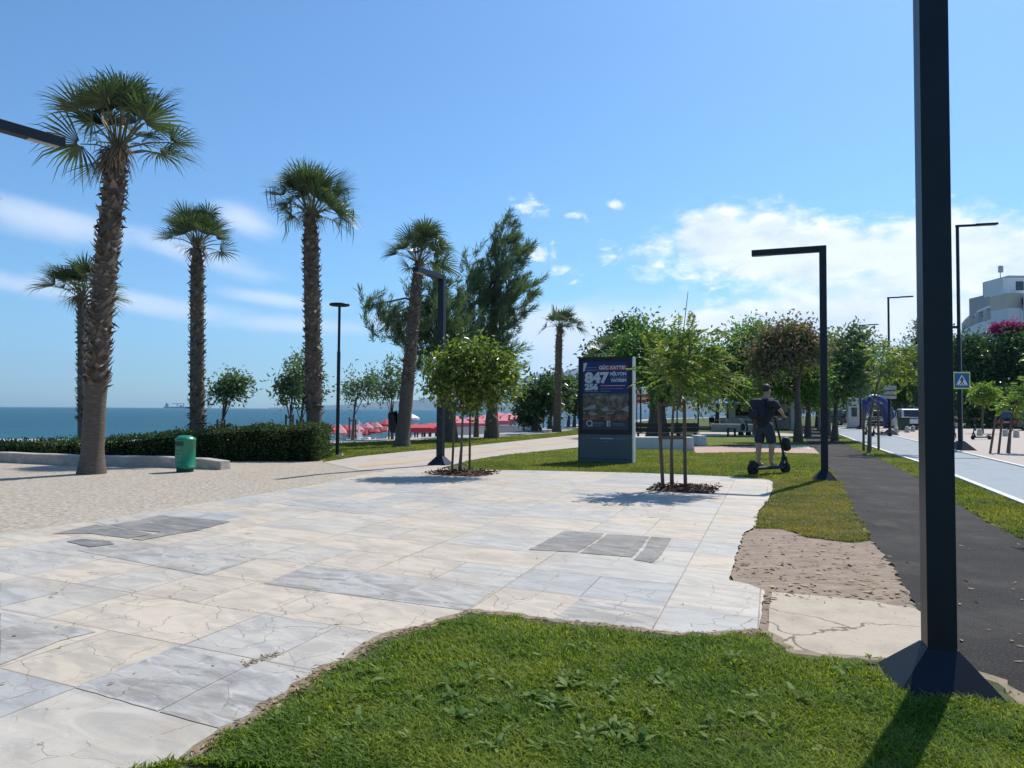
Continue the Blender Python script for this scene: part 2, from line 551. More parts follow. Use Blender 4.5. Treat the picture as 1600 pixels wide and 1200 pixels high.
def sheet(name, pts, z, material, kind='structure', thick=0.0):
    bm = bmesh.new()
    vs = [bm.verts.new((p[0], p[1], z)) for p in pts]
    f = bm.faces.new(vs)
    if f.normal.z < 0:
        f.normal_flip()
    bmesh.ops.recalc_face_normals(bm, faces=bm.faces)
    if thick:
        r = bmesh.ops.extrude_face_region(bm, geom=[f])
        bmesh.ops.translate(bm, vec=(0, 0, -thick), verts=[g for g in r['geom'] if isinstance(g, bmesh.types.BMVert)])
        bmesh.ops.recalc_face_normals(bm, faces=bm.faces)
    else:
        f.normal_update()
        if f.normal.z < 0:
            f.normal_flip()
    bmesh.ops.triangulate(bm, faces=bm.faces)
    me = bpy.data.meshes.new(name)
    bm.to_mesh(me)
    bm.free()
    me.materials.append(material)
    o = bpy.data.objects.new(name, me)
    link(o)
    o['kind'] = kind
    return o


def inside(P, poly):
    """points (n,2) inside polygon"""
    poly = np.array([(p[0], p[1]) for p in poly])
    x, y = P[:, 0], P[:, 1]
    r = np.zeros(len(P), bool)
    j = len(poly) - 1
    for i in range(len(poly)):
        xi, yi = poly[i]
        xj, yj = poly[j]
        c = ((yi > y) != (yj > y)) & (x < (xj - xi) * (y - yi) / (yj - yi + 1e-12) + xi)
        r ^= c
        j = i
    return r


def grass(name, poly, n, hgt, wid, material, seed=1, near=None, holes=(), lean=.5, z0=0.0, patch=.0, edge=0.0):
    """individually modelled blades of grass over a polygon; near: concentrate towards the camera"""
    rg = np.random.default_rng(seed)
    pa = np.array([(p[0], p[1]) for p in poly])
    lo, hi = pa.min(0), pa.max(0)
    P = np.zeros((0, 2))
    while len(P) < n:
        if near:
            ymin, ymax = max(lo[1], .5), hi[1]
            u = rg.random(n)
            y = 1.0 / (1 / ymin + u * (1 / ymax - 1 / ymin)) if near == 2 else ymin * (ymax / ymin) ** u
            x = rg.uniform(lo[0], hi[0], n)
        else:
            x, y = rg.uniform(lo[0], hi[0], n), rg.uniform(lo[1], hi[1], n)
        q = np.stack([x, y], 1)
        k = inside(q, poly)
        for h_ in holes:
            k &= ~inside(q, h_)
        if patch:
            f = np.sin(q[:, 0] * 2.3 + 1.3 * np.sin(q[:, 1] * 1.7)) * np.sin(q[:, 1] * 2.9 + 1.1 * np.sin(q[:, 0] * 2.1))
            k &= rg.random(len(q)) > patch * (f * .5 + .5)
        P = np.concatenate([P, q[k]])
    P = P[:n]
    a = rg.uniform(0, 6.283, n)
    clump = .5 + .5 * np.sin(P[:, 0] * 5.1 + 2 * np.sin(P[:, 1] * 4.3)) * np.sin(P[:, 1] * 6.0 + 1.5 * np.sin(P[:, 0] * 3.7))
    h_ = hgt * rg.uniform(.45, 1.15, n) * (.7 + .5 * clump)
    if near:
        sc = np.ones(n)
    if edge:
        dm = np.full(n, 9.0)
        for i in range(len(pa)):
            a_, b_ = pa[i], pa[(i + 1) % len(pa)]
            if min(a_[1], b_[1]) < 2.5:
                continue
            ab = b_ - a_
            tt = np.clip(((P - a_) @ ab) / (ab @ ab + 1e-9), 0, 1)
            q_ = P - (a_ + tt[:, None] * ab)
            dm = np.minimum(dm, np.hypot(q_[:, 0], q_[:, 1]))
        wv_ = .5 + .5 * np.sin(P[:, 0] * 7.3 + 1.7 * np.sin(P[:, 1] * 9.1)) * np.sin(P[:, 1] * 8.3 + P[:, 0] * 3.1)
        f_ = np.clip(dm / (edge * (.35 + 1.2 * wv_)), 0, 1)
        h_ = h_ * (.25 + .75 * f_)
        h_ = np.where(rg.random(n) < .25 + f_, h_, h_ * .05)
    w_ = wid * rg.uniform(.7, 1.3, n)
    ln = lean * rg.uniform(.2, 1.3, n) * h_
    d = np.stack([np.cos(a), np.sin(a), np.zeros(n)], 1)
    s = np.stack([-np.sin(a), np.cos(a), np.zeros(n)], 1)
    b = np.concatenate([P, np.full((n, 1), z0)], 1)
    mid = b + d * (ln * .35)[:, None] + np.array([0, 0, 1.0]) * (h_ * .62)[:, None]
    tip = b + d * ln[:, None] + np.array([0, 0, 1.0]) * h_[:, None] * rg.uniform(.75, 1.0, n)[:, None]
    V = np.stack([b - s * w_[:, None] * .5, b + s * w_[:, None] * .5, mid + s * w_[:, None] * .42, tip, mid - s * w_[:, None] * .42], 1)
    F_ = np.arange(n)[:, None] * 5 + np.array([[0, 1, 2, 4]])
    F2 = np.arange(n)[:, None] * 5 + np.array([[4, 2, 3, 3]])
    # quads with the tip as a triangle written as its own face list
    me = bpy.data.meshes.new(name)
    me.vertices.add(n * 5)
    me.vertices.foreach_set('co', V.astype(np.float32).ravel())
    loops = np.concatenate([F_, F2[:, :3]], 1).astype(np.int32)
    me.loops.add(n * 7)
    me.loops.foreach_set('vertex_index', loops.ravel())
    me.polygons.add(n * 2)
    st = (np.arange(n)[:, None] * 7 + np.array([[0, 4]])).astype(np.int32)
    me.polygons.foreach_set('loop_start', st.ravel())
    me.materials.append(material)
    me.update(calc_edges=True)
    o = bpy.data.objects.new(name, me)
    link(o)
    return o


ORD = ['first', 'second', 'third', 'fourth', 'fifth', 'sixth', 'seventh', 'eighth', 'ninth', 'tenth', 'eleventh', 'twelfth', 'thirteenth', 'fourteenth', 'fifteenth', 'sixteenth', 'seventeenth', 'eighteenth']

# ================================================================== SETTING: ground, sea, hills
COAST = [(-2500, 30), (-200, 33), (-40, 33), (-8, 34), (-4, 40), (-.6, 47.5), (5, 72), (22, 125), (90, 260), (420, 620), (1500, 1500), (4000, 3600), (11000, 8500)]


def coast_sd(P):
    """signed distance to the edge of the promenade plateau, positive inland"""
    best = np.full(len(P), 1e9)
    sg = np.ones(len(P))
    for (ax, ay), (bx, by) in zip(COAST[:-1], COAST[1:]):
        a, b = np.array([ax, ay], float), np.array([bx, by], float)
        ab = b - a
        t = np.clip(((P - a) @ ab) / (ab @ ab), 0, 1)
        q = P - (a + t[:, None] * ab)
        d = np.hypot(q[:, 0], q[:, 1])
        cr = ab[0] * q[:, 1] - ab[1] * q[:, 0]
        k = d < best - 1e-6
        best = np.where(k, d, best)
        sg = np.where(k, np.where(cr > 0, -1, 1), sg)
    return best * sg


def graded(a, b, c, fine):
    mid = np.arange(b, c + fine, fine)
    lo, hi, s = [], [], fine
    x = b
    while x > a:
        s *= 1.35
        x -= s
        lo.append(max(x, a))
    s, x = fine, mid[-1]
    while x < 12000:
        s *= 1.35
        x += s
        hi.append(min(x, 12000))
    return np.concatenate([np.array(lo[::-1]), mid, np.array(hi)])


gx, gy = graded(-2400, -60, 40, 1.6), graded(-30, -8, 90, 1.6)
XX, YY = np.meshgrid(gx, gy)
P2 = np.stack([XX.ravel(), YY.ravel()], 1)
sdv = coast_sd(P2)
ZZ = np.interp(sdv, [-400, -90, -36, -4, -1, 0, 1], [-6.4, -6.0, -2.7, -1.25, -.35, -.02, 0.0])
nx_, ny_ = len(gx), len(gy)
ii = np.arange(ny_ - 1)[:, None] * nx_ + np.arange(nx_ - 1)[None, :]
Fq = np.stack([ii, ii + 1, ii + nx_ + 1, ii + nx_], 2).reshape(-1, 4)

gm = bpy.data.materials.new('ground_earth_and_pebbles')
gm.use_nodes = True
t = NT(gm.node_tree)
out = t.n('ShaderNodeOutputMaterial')
b = t.n('ShaderNodeBsdfPrincipled')
b.inputs['Roughness'].default_value = .95
b.inputs['Specular IOR Level'].default_value = .15
co = t.n('ShaderNodeTexCoord').outputs['Object']
zc = t.sep(co)[2]
lawn = t.ramp(t.noise(co, .8, 8, .65), [(.3, (.035, .055, .014)), (.5, (.06, .085, .02)), (.7, (.10, .10, .045))])
peb = t.ramp(t.noise(co, 3.0, 6, .7), [(.3, (.30, .275, .25)), (.7, (.42, .40, .37))])
t.put(b.inputs['Base Color'], t.mix(t.smooth(zc, -.02, -.12), lawn, peb))
t.put(out.inputs[0], b.outputs[0])
g = nmesh('ground', np.stack([XX.ravel(), YY.ravel(), ZZ], 1), Fq, gm, smooth=True)
g['kind'] = 'structure'

# sea
sm = bpy.data.materials.new('sea_water')
sm.use_nodes = True
t = NT(sm.node_tree)
out = t.n('ShaderNodeOutputMaterial')
b = t.n('ShaderNodeBsdfPrincipled')
co = t.n('ShaderNodeTexCoord').outputs['Object']
big = t.noise(t.vmul(co, (.004, .012, 1)), 1.0, 5, .6)
t.put(b.inputs['Base Color'], t.ramp(big, [(.35, (.001, .045, .080)), (.65, (.003, .075, .105))]))
b.inputs['Roughness'].default_value = .28
b.inputs['IOR'].default_value = 1.33
b.inputs['Specular IOR Level'].default_value = .06
wv = t.m('ADD', t.m('MULTIPLY', t.noise(t.vmul(co, (.05, .16, 1)), 1.0, 6, .62), 2.2), t.m('MULTIPLY', t.noise(t.vmul(co, (.5, 1.1, 1)), 1.0, 5, .6), .5))
bp = t.n('ShaderNodeBump')
bp.inputs['Strength'].default_value = .9
bp.inputs['Distance'].default_value = 1.0
t.put(bp.inputs['Height'], wv)
t.put(b.inputs['Normal'], bp.outputs[0])
foam = t.n('ShaderNodeBsdfDiffuse')
foam.inputs[0].default_value = (.8, .85, .88, 1)
fm = t.smooth(t.noise(t.vmul(co, (.10, .32, 1)), 1.0, 7, .7), .69, .75)
mx = t.n('ShaderNodeMixShader')
t.put(mx.inputs[0], t.m('MULTIPLY', fm, .75))
t.put(mx.inputs[1], b.outputs[0])
t.put(mx.inputs[2], foam.outputs[0])
t.put(out.inputs[0], mx.outputs[0])
sea = sheet('sea', [(-2380, 35), (4000, 35), (11500, 3000), (11500, 12500), (-11500, 12500), (-11500, 35)], -2.5, sm)

# mountains across the bay
RIDGE = [(420, 637), (520, 633), (600, 628), (650, 625), (700, 618), (760, 607), (800, 596), (833, 586), (850, 583), (880, 582), (905, 573), (950, 563), (1000, 557), (1060, 560), (1120, 566), (1200, 585), (1300, 596), (1400, 604), (1500, 612), (1700, 625)]
rg = np.random.default_rng(5)
mmat = mat('far_mountain', (.05, .065, .05), (.10, .11, .09), .002, .95, spec=.05, c3=(.16, .155, .13))


def mountains(name, ridge, D0, D1, amp, seed):
    naz, nd = 220, 26
    pxs = np.linspace(ridge[0][0], ridge[-1][0], naz)
    top = np.interp(pxs, [q[0] for q in ridge], [q[1] for q in ridge])
    V = []
    rr = np.random.default_rng(seed)
    ph = rr.uniform(0, 6.28, 12)
    for j in range(nd):
        v = j / (nd - 1)
        for i in range(naz):
            D = D0 + (D1 - D0) * v
            c = AT(pxs[i], top[i], D0 + (D1 - D0) * .5)
            prof = math.sin(math.pi * v) ** .9
            rough = sum(math.sin(pxs[i] * .045 * (1.7 ** k) + ph[k] + v * 7 * (k + 1)) / (1.6 ** k) for k in range(5)) * .16
            z = max(-6, c.z * prof * (1 + rough * (1 - prof) * 1.2) + c.z * .012 * math.sin(pxs[i] * .31 + ph[6]) * prof + c.z * .008 * math.sin(pxs[i] * .83 + ph[7]) * prof)
            x = AT(pxs[i], 600, D).x
            V.append((x, D, z if 0 < j < nd - 1 else -6))
    ii = np.arange(nd - 1)[:, None] * naz + np.arange(naz - 1)[None, :]
    o = nmesh(name, V, np.stack([ii, ii + 1, ii + naz + 1, ii + naz], 2).reshape(-1, 4), mmat, smooth=True)
    o['kind'] = 'structure'


mountains('mountain_range', RIDGE, 9000, 12200, 1.0, 3)
# nearer dark foothills on land behind the town
mountains('mountain_range', [(1050, 625), (1130, 612), (1220, 604), (1290, 608), (1370, 598), (1450, 590), (1560, 585), (1700, 600)], 2600, 3600, 1.0, 9)

# haze
hzmat = bpy.data.materials.new('sea_air')
hzmat.use_nodes = True
t = NT(hzmat.node_tree)
out = t.n('ShaderNodeOutputMaterial')
pv = t.n('ShaderNodeVolumePrincipled')
pv.inputs['Color'].default_value = (.45, .70, 1.0, 1)
pv.inputs['Density'].default_value = 6e-5
pv.inputs['Anisotropy'].default_value = .25
t.put(out.inputs['Volume'], pv.outputs[0])
hb = MB().box((0, 5000, 450), (24600, 16000, 915)).build('haze', hzmat)
hb['kind'] = 'stuff'

# ------------------------------------------------------------------ stone paving
AL, BE = R_(25.0), R_(19.5)
UV0, VV0, US, VS = -.75, 2.51, .65, .72
_det = math.cos(AL) * math.cos(BE) + math.sin(BE) * math.sin(AL)


def marble(name, tone=None, joints=True):
    m = bpy.data.materials.new(name)
    m.use_nodes = True
    t = NT(m.node_tree)
    out = t.n('ShaderNodeOutputMaterial')
    b = t.n('ShaderNodeBsdfPrincipled')
    co = t.n('ShaderNodeTexCoord').outputs['Object']
    x, y, z = t.sep(co)
    u = t.m('DIVIDE', t.m('SUBTRACT', t.m('MULTIPLY', x, math.cos(BE)), t.m('MULTIPLY', y, math.sin(BE))), _det)
    v = t.m('DIVIDE', t.m('ADD', t.m('MULTIPLY', x, math.sin(AL)), t.m('MULTIPLY', y, math.cos(AL))), _det)
    uu = t.m('DIVIDE', t.m('SUBTRACT', u, UV0), US)
    vv = t.m('DIVIDE', t.m('SUBTRACT', v, VV0), VS)
    iu, iv = t.m('FLOOR', uu), t.m('FLOOR', vv)
    # long slabs: in some rows neighbouring cells are one slab
    wn0 = t.n('ShaderNodeTexWhiteNoise')
    t.put(wn0.inputs['Vector'], t.comb(t.m('FLOOR', t.m('DIVIDE', iu, 2.0)), iv, 7.0))
    merged = t.m('GREATER_THAN', wn0.outputs[0], .52)
    iu2 = t.m('ADD', t.m('MULTIPLY', merged, t.m('ADD', t.m('MULTIPLY', t.m('FLOOR', t.m('DIVIDE', iu, 2.0)), 2.0), 50.5)), t.m('MULTIPLY', t.m('SUBTRACT', 1.0, merged), iu))
    wn = t.n('ShaderNodeTexWhiteNoise')
    t.put(wn.inputs['Vector'], t.comb(iu2, iv, 1.0))
    rnd = wn.outputs[0]
    wn2 = t.n('ShaderNodeTexWhiteNoise')
    t.put(wn2.inputs['Vector'], t.comb(iu2, iv, 5.0))
    rnd2 = wn2.outputs[0]
    off = t.m('MULTIPLY', rnd2, 37.0)
    # veins run along the slabs
    vc = t.comb(t.m('MULTIPLY', u, .8), t.m('MULTIPLY_ADD', u, .25, t.m('MULTIPLY', v, 2.2)), off)
    vein = t.noise(vc, 2.2, 8, .62, 1.1)
    fine = t.noise(t.comb(t.m('MULTIPLY', u, 3.0), t.m('MULTIPLY', v, 7.0), off), 3.0, 6, .65, .5)
    if tone is None:
        base = t.ramp(rnd, [(0, (.475, .41, .325)), (.18, (.455, .415, .355)), (.4, (.505, .435, .345)), (.55, (.43, .405, .36)), (.68, (.49, .42, .335)), (.80, (.405, .392, .365)), (.9, (.50, .44, .365)), (.96, (.365, .36, .345))], 'CONSTANT')
        dark = t.mix(1.0, base, (.76, .77, .80), 'MULTIPLY')
    elif tone == 'pale':
        base = t.ramp(rnd2, [(0, (.43, .405, .37)), (.33, (.40, .385, .36)), (.66, (.44, .41, .365))], 'CONSTANT')
        dark = t.mix(1.0, base, (.72, .74, .77), 'MULTIPLY')
    elif tone == 'grey':
        base = t.ramp(rnd2, [(0, (.40, .382, .352)), (.33, (.365, .352, .332)), (.66, (.405, .384, .35))], 'CONSTANT')
        dark = t.mix(1.0, base, (.57, .57, .575), 'MULTIPLY')
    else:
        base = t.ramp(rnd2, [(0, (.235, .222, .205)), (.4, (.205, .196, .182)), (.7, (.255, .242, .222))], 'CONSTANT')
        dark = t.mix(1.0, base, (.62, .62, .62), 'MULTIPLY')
    c = t.mix(t.smooth(vein, .62, .36), base, dark)
    if tone == 'grey':
        c = t.mix(t.m('MULTIPLY', t.smooth(t.noise(vc, 3.4, 9, .66, 1.6), .55, .68), .7), c, (.50, .48, .45))
    c = t.mix(t.m('MULTIPLY', t.smooth(fine, .56, .70), .35), c, (.58, .53, .45) if tone != 'dark' else (.25, .24, .225))
    # dirt and wear
    dirt = t.noise(co, 1.1, 9, .68)
    c = t.mix(t.m('MULTIPLY', t.smooth(dirt, .46, .70), .5), c, (.34, .29, .23))
    c = t.mix(t.m('MULTIPLY', t.smooth(t.noise(co, 38, 4, .7), .58, .72), .3), c, (.20, .17, .135))
    spots = t.smooth(t.vor(t.vadd(co, t.m('MULTIPLY', dirt, .3)), 9.0), .10, .04)
    c = t.mix(t.m('MULTIPLY', spots, t.m('MULTIPLY', t.smooth(t.noise(co, .7, 3), .52, .7), .55)), c, (.13, .11, .085))
    # cracks
    warp = t.n('ShaderNodeTexNoise')
    t.put(warp.inputs['Vector'], co)
    warp.inputs['Scale'].default_value = 3.2
    warp.inputs['Detail'].default_value = 6
    wc = t.vadd(co, t.vmul(warp.outputs['Color'], (.34, .34, 0)))
    cr = t.vor(wc, 2.1, 'DISTANCE_TO_EDGE')
    cr2 = t.vor(wc, 4.6, 'DISTANCE_TO_EDGE')
    near_ = None
    for cx_, cy_, r_ in ((-.9, 4.7, 1.5), (1.15, 5.4, .8), (1.6, 7.2, .7), (-2.6, 4.6, .9)):
        dd = t.m('SQRT', t.m('ADD', t.m('POWER', t.m('SUBTRACT', x, cx_), 2.0), t.m('POWER', t.m('SUBTRACT', y, cy_), 2.0)))
        k_ = t.smooth(dd, r_, r_ * .35)
        near_ = k_ if near_ is None else t.m('MAXIMUM', near_, k_)
    msk = t.smooth(t.m('ADD', t.noise(co, .55, 4, .6), t.m('MULTIPLY', near_, .2)), .47, .55)
    crk = t.m('MAXIMUM', t.m('MULTIPLY', t.smooth(cr, .008, .002), msk), t.m('MULTIPLY', t.smooth(cr2, .011, .003), t.smooth(t.noise(t.vadd(co, (5, 3, 0)), .8, 4, .6), .53, .62)))
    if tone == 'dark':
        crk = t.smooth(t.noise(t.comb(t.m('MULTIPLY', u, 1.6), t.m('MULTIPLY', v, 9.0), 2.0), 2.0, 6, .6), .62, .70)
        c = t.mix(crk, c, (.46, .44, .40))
    else:
        c = t.mix(t.m('MULTIPLY', crk, .7), c, (.14, .11, .08))
    h_ = t.m('MULTIPLY', fine, .25)
    if joints:
        fu = t.m('SUBTRACT', uu, iu)
        fv = t.m('SUBTRACT', vv, iv)
        du = t.m('MULTIPLY', t.m('MINIMUM', fu, t.m('SUBTRACT', 1.0, fu)), US)
        dv = t.m('MULTIPLY', t.m('MINIMUM', fv, t.m('SUBTRACT', 1.0, fv)), VS)
        # inside a merged slab the middle joint is missing
        odd = t.m('GREATER_THAN', t.m('MODULO', t.m('ADD', iu, 100.0), 2.0), .5)
        inner = t.m('MULTIPLY', merged, t.m('COMPARE', t.m('GREATER_THAN', fu, .5), t.m('SUBTRACT', 1.0, odd), .1))
        du = t.m('ADD', du, t.m('MULTIPLY', inner, 1.0))
        wob = t.m('MULTIPLY', t.m('SUBTRACT', t.noise(co, 14, 4), .5), .007)
        dj = t.m('ADD', t.m('MINIMUM', du, dv), wob)
        wdt = t.smooth(t.noise(co, .9, 3, .6), .35, .65)
        jn = t.m('MULTIPLY', t.smooth(dj, .0075, .0025), t.m('MULTIPLY_ADD', wdt, .45, .5))
        c = t.mix(jn, c, (.15, .12, .09))
        h_ = t.m('SUBTRACT', h_, jn)
    t.put(b.inputs['Base Color'], c)
    t.put(b.inputs['Roughness'], t.m('MULTIPLY_ADD', fine, .25, .5))
    b.inputs['Specular IOR Level'].default_value = .3
    bp = t.n('ShaderNodeBump')
    bp.inputs['Strength'].default_value = .25
    bp.inputs['Distance'].default_value = .01
    t.put(bp.inputs['Height'], t.m('SUBTRACT', h_, crk))
    t.put(b.inputs['Normal'], bp.outputs[0])
    t.put(out.inputs[0], b.outputs[0])
    return m


M['marble'] = marble('cream_marble_slabs')
M['bluestone'] = marble('blue_grey_marble', 'grey', False)
M['palestone'] = marble('pale_grey_marble', 'pale', False)
M['darkstone'] = marble('dark_patch_stone', 'dark', False)

LAWN_EDGE = [(300, 1200), (345, 1165), (405, 1130), (440, 1105), (480, 1078), (500, 1060), (545, 1043), (590, 1010), (640, 995), (680, 985), (735, 965), (800, 970), (880, 982), (960, 990), (1040, 1000), (1100, 1003), (1150, 999), (1190, 997)]
gedge = PX([(0, 837), (160, 816), (300, 792), (400, 776), (500, 759), (580, 741), (630, 734)])
ext = gedge[0] + (gedge[0] - gedge[2]).normalized() * 9
pave = [ext] + gedge + PX([(676, 733), (740, 736), (830, 737), (1000, 741), (1100, 745), (1160, 748), (1196, 750), (1208, 755), (1207, 768), (1200, 784), (1186, 800), (1184, 812), (1180, 826), (1162, 836), (1150, 872), (1140, 912), (1170, 918), (1194, 928), (1190, 960), (1184, 998)])
front = PX(LAWN_EDGE)
pave += [p + Vector((0, -.25)) for p in reversed(front)] + [Vector((-2.0, 1.5)), Vector((-5, -3)), Vector((-14, -3))]
pv_o = sheet('stone_paving', jag(pave, .10, .012, 3), .030, M['marble'])


def slab(quads, material, name, z=.0325, amp=.004):
    bm = bmesh.new()
    for k, q in enumerate(quads):
        pts = jag(PX(q), .08, amp, len(q[0]) + int(q[0][0]))
        f = bm.faces.new([bm.verts.new((p.x, p.y, z + k * .0002)) for p in pts])
        f.normal_update()
        if f.normal.z < 0:
            f.normal_flip()
    bmesh.ops.triangulate(bm, faces=bm.faces)
    me = bpy.data.meshes.new(name)
    bm.to_mesh(me)
    bm.free()
    me.materials.append(material)
    o = bpy.data.objects.new(name, me)
    link(o)
    o['kind'] = 'structure'


def cellpt(u, v):
    x = u * math.cos(AL) + v * math.sin(BE)
    y = -u * math.sin(AL) + v * math.cos(BE)
    return Vector((x, y))


def cells(lst, material, name, z=.034):
    """whole slabs of the paving grid given as (first column, row, number of columns)"""
    bm = bmesh.new()
    for i0, j0, k in lst:
        u0, u1 = UV0 + i0 * US + .004, UV0 + (i0 + k) * US - .004
        v0, v1 = VV0 + j0 * VS + .004, VV0 + (j0 + 1) * VS - .004
        f = bm.faces.new([bm.verts.new((*cellpt(a, c), z)) for a, c in ((u0, v0), (u1, v0), (u1, v1), (u0, v1))])
        f.normal_update()
        if f.normal.z < 0:
            f.normal_flip()
    bmesh.ops.triangulate(bm, faces=bm.faces)
    me = bpy.data.meshes.new(name)
    bm.to_mesh(me)
    bm.free()
    me.materials.append(material)
    o = bpy.data.objects.new(name, me)
    link(o)
    o['kind'] = 'structure'


slab([[(412, 918), (480, 889), (780, 924), (728, 961)], [(120, 865), (215, 852), (402, 878), (320, 905)], [(116, 1084), (274, 1019), (386, 1050), (246, 1122)],
      [(249, 1123), (389, 1051), (470, 1068), (488, 1076), (440, 1100), (345, 1150)], [(866, 974), (906, 942), (1032, 957), (1018, 994)],
      [(0, 965), (150, 995), (92, 1010), (0, 1048)], ], M['bluestone'], 'paving_slabs')
slab([[(735, 838), (838, 846), (812, 866), (700, 848)], [(700, 793), (955, 803), (945, 816), (690, 806)],
      [(860, 800), (960, 809), (950, 820), (845, 810)], [(480, 782), (640, 800), (560, 806), (430, 790)], [(520, 760), (700, 768), (690, 774), (500, 768)], [(0, 915), (90, 932), (0, 955)],
      [(900, 768), (1010, 772), (1000, 778), (890, 774)], [(150, 820), (290, 800), (330, 806), (210, 838)]], M['palestone'], 'paving_slabs', z=.0312)
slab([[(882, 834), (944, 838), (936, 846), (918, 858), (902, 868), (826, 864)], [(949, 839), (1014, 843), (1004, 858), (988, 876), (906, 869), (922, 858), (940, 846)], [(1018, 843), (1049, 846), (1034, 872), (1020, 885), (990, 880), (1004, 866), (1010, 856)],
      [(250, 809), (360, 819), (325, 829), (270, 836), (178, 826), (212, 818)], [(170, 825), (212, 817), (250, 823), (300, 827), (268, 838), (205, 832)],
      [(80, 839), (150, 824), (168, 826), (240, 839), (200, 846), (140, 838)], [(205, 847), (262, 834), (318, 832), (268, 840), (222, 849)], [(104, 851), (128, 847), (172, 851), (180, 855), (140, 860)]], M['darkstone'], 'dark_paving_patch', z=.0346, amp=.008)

# ------------------------------------------------------------------ other ground layers
gv = bpy.data.materials.new('exposed_aggregate')
gv.use_nodes = True
t = NT(gv.node_tree)
out = t.n('ShaderNodeOutputMaterial')
b = t.n('ShaderNodeBsdfPrincipled')
b.inputs['Roughness'].default_value = .9
b.inputs['Specular IOR Level'].default_value = .2
co = t.n('ShaderNodeTexCoord').outputs['Object']
c = t.ramp(t.noise(co, 17, 4, .75), [(.34, (.14, .115, .09)), (.46, (.31, .265, .21)), (.58, (.42, .37, .305)), (.70, (.62, .57, .50))])
c2 = t.ramp(t.noise(co, 9, 4, .7), [(.35, (.26, .22, .17)), (.65, (.44, .385, .315))])
c = t.mix(.22, c, c2)
c = t.mix(t.m('MULTIPLY', t.smooth(t.noise(co, .35, 5, .6), .5, .7), .35), c, (.40, .36, .31))
t.put(b.inputs['Base Color'], c)
bp = t.n('ShaderNodeBump')
bp.inputs['Strength'].default_value = .5
bp.inputs['Distance'].default_value = .02
t.put(bp.inputs['Height'], t.noise(co, 40, 3, .7))
t.put(b.inputs['Normal'], bp.outputs[0])
t.put(out.inputs[0], b.outputs[0])
M['gravel'] = gv
M['asphalt'] = mat('worn_asphalt', (.016, .0145, .014), (.032, .0295, .028), 1.6, .9, .9, 45, c3=(.052, .048, .045), detail=12, spec=.25)
t = NT(M['asphalt'].node_tree)
out = t.n('ShaderNodeOutputMaterial')
b = t.n('ShaderNodeBsdfPrincipled')
b.inputs['Roughness'].default_value = .92
b.inputs['Specular IOR Level'].default_value = .2
co = t.n('ShaderNodeTexCoord').outputs['Object']
c = t.ramp(t.noise(co, .9, 10, .7), [(.32, (.016, .014, .0135)), (.5, (.030, .027, .0255)), (.66, (.055, .050, .046))])
c = t.mix(t.smooth(t.noise(co, 70, 3, .75), .52, .68), c, (.085, .078, .072))
c = t.mix(t.m('MULTIPLY', t.smooth(t.noise(t.vmul(co, (1.0, .45, 1)), 2.4, 7, .65), .54, .66), .4), c, (.095, .082, .07))
t.put(b.inputs['Base Color'], c)
bp = t.n('ShaderNodeBump')
bp.inputs['Strength'].default_value = .9
bp.inputs['Distance'].default_value = .012
t.put(bp.inputs['Height'], t.noise(co, 60, 5, .75))
t.put(b.inputs['Normal'], bp.outputs[0])
t.put(out.inputs[0], b.outputs[0])
M['cycle'] = mat('blue_cycle_surface', (.19, .225, .255), (.23, .265, .295), 1.2, .85, .2, 40, c3=(.155, .19, .22), detail=9)
M['pathc'] = mat('pale_path_concrete', (.34, .295, .25), (.40, .35, .295), .8, .9, .2, 30, c3=(.28, .24, .20), detail=10)
M['tactile'] = mat('orange_strip', (.46, .33, .21), (.40, .295, .20), 2, .85, .1, 30)
M['pinkbrick'] = mat('pink_brick', (.36, .225, .185), (.41, .27, .225), 5, .9, .1, 30)
M['dirt'] = mat('broken_dry_earth', (.16, .115, .083), (.255, .19, .14), 4, .95, 1.0, 14, c3=(.33, .255, .195), detail=14, stretch=(1, 2.2, 1))
M['crumb'] = mat('earth_crumbs', (.22, .165, .12), (.36, .29, .23), 9, .95)
M['slabconc'] = mat('cast_concrete_slab', (.35, .295, .23), (.40, .345, .275), 1.6, .85, .3, 45, c3=(.28, .23, .175), detail=10)
sl = M['slabconc']
t = NT(sl.node_tree)
out = t.n('ShaderNodeOutputMaterial')
b = t.n('ShaderNodeBsdfPrincipled')
b.inputs['Roughness'].default_value = .88
b.inputs['Specular IOR Level'].default_value = .2
co = t.n('ShaderNodeTexCoord').outputs['Object']
c = t.ramp(t.noise(co, 1.4, 12, .68), [(.3, (.36, .305, .235)), (.5, (.42, .36, .285)), (.7, (.31, .26, .20))])
c = t.mix(t.m('MULTIPLY', t.smooth(t.noise(co, 30, 5, .7), .55, .7), .35), c, (.20, .165, .125))
c = t.mix(t.m('MULTIPLY', t.smooth(t.vor(t.vadd(co, t.vmul(t.comb(t.noise(co, 5, 3), t.noise(co, 6, 3)), (.3, .3, 0))), 7.0), .09, .05), .8), c, (.16, .13, .10))
wn_ = t.n('ShaderNodeTexNoise')
t.put(wn_.inputs['Vector'], co)
wn_.inputs['Scale'].default_value = 2.6
wn_.inputs['Detail'].default_value = 7
ck = t.smooth(t.vor(t.vadd(co, t.vmul(wn_.outputs['Color'], (.45, .45, 0))), 1.05, 'DISTANCE_TO_EDGE'), .009, .003)
c = t.mix(t.m('MULTIPLY', ck, .8), c, (.10, .08, .06))
t.put(b.inputs['Base Color'], c)
bp = t.n('ShaderNodeBump')
bp.inputs['Strength'].default_value = .35
bp.inputs['Distance'].default_value = .01
t.put(bp.inputs['Height'], t.m('SUBTRACT', t.noise(co, 24, 8, .7), ck))
t.put(b.inputs['Normal'], bp.outputs[0])
t.put(out.inputs[0], b.outputs[0])
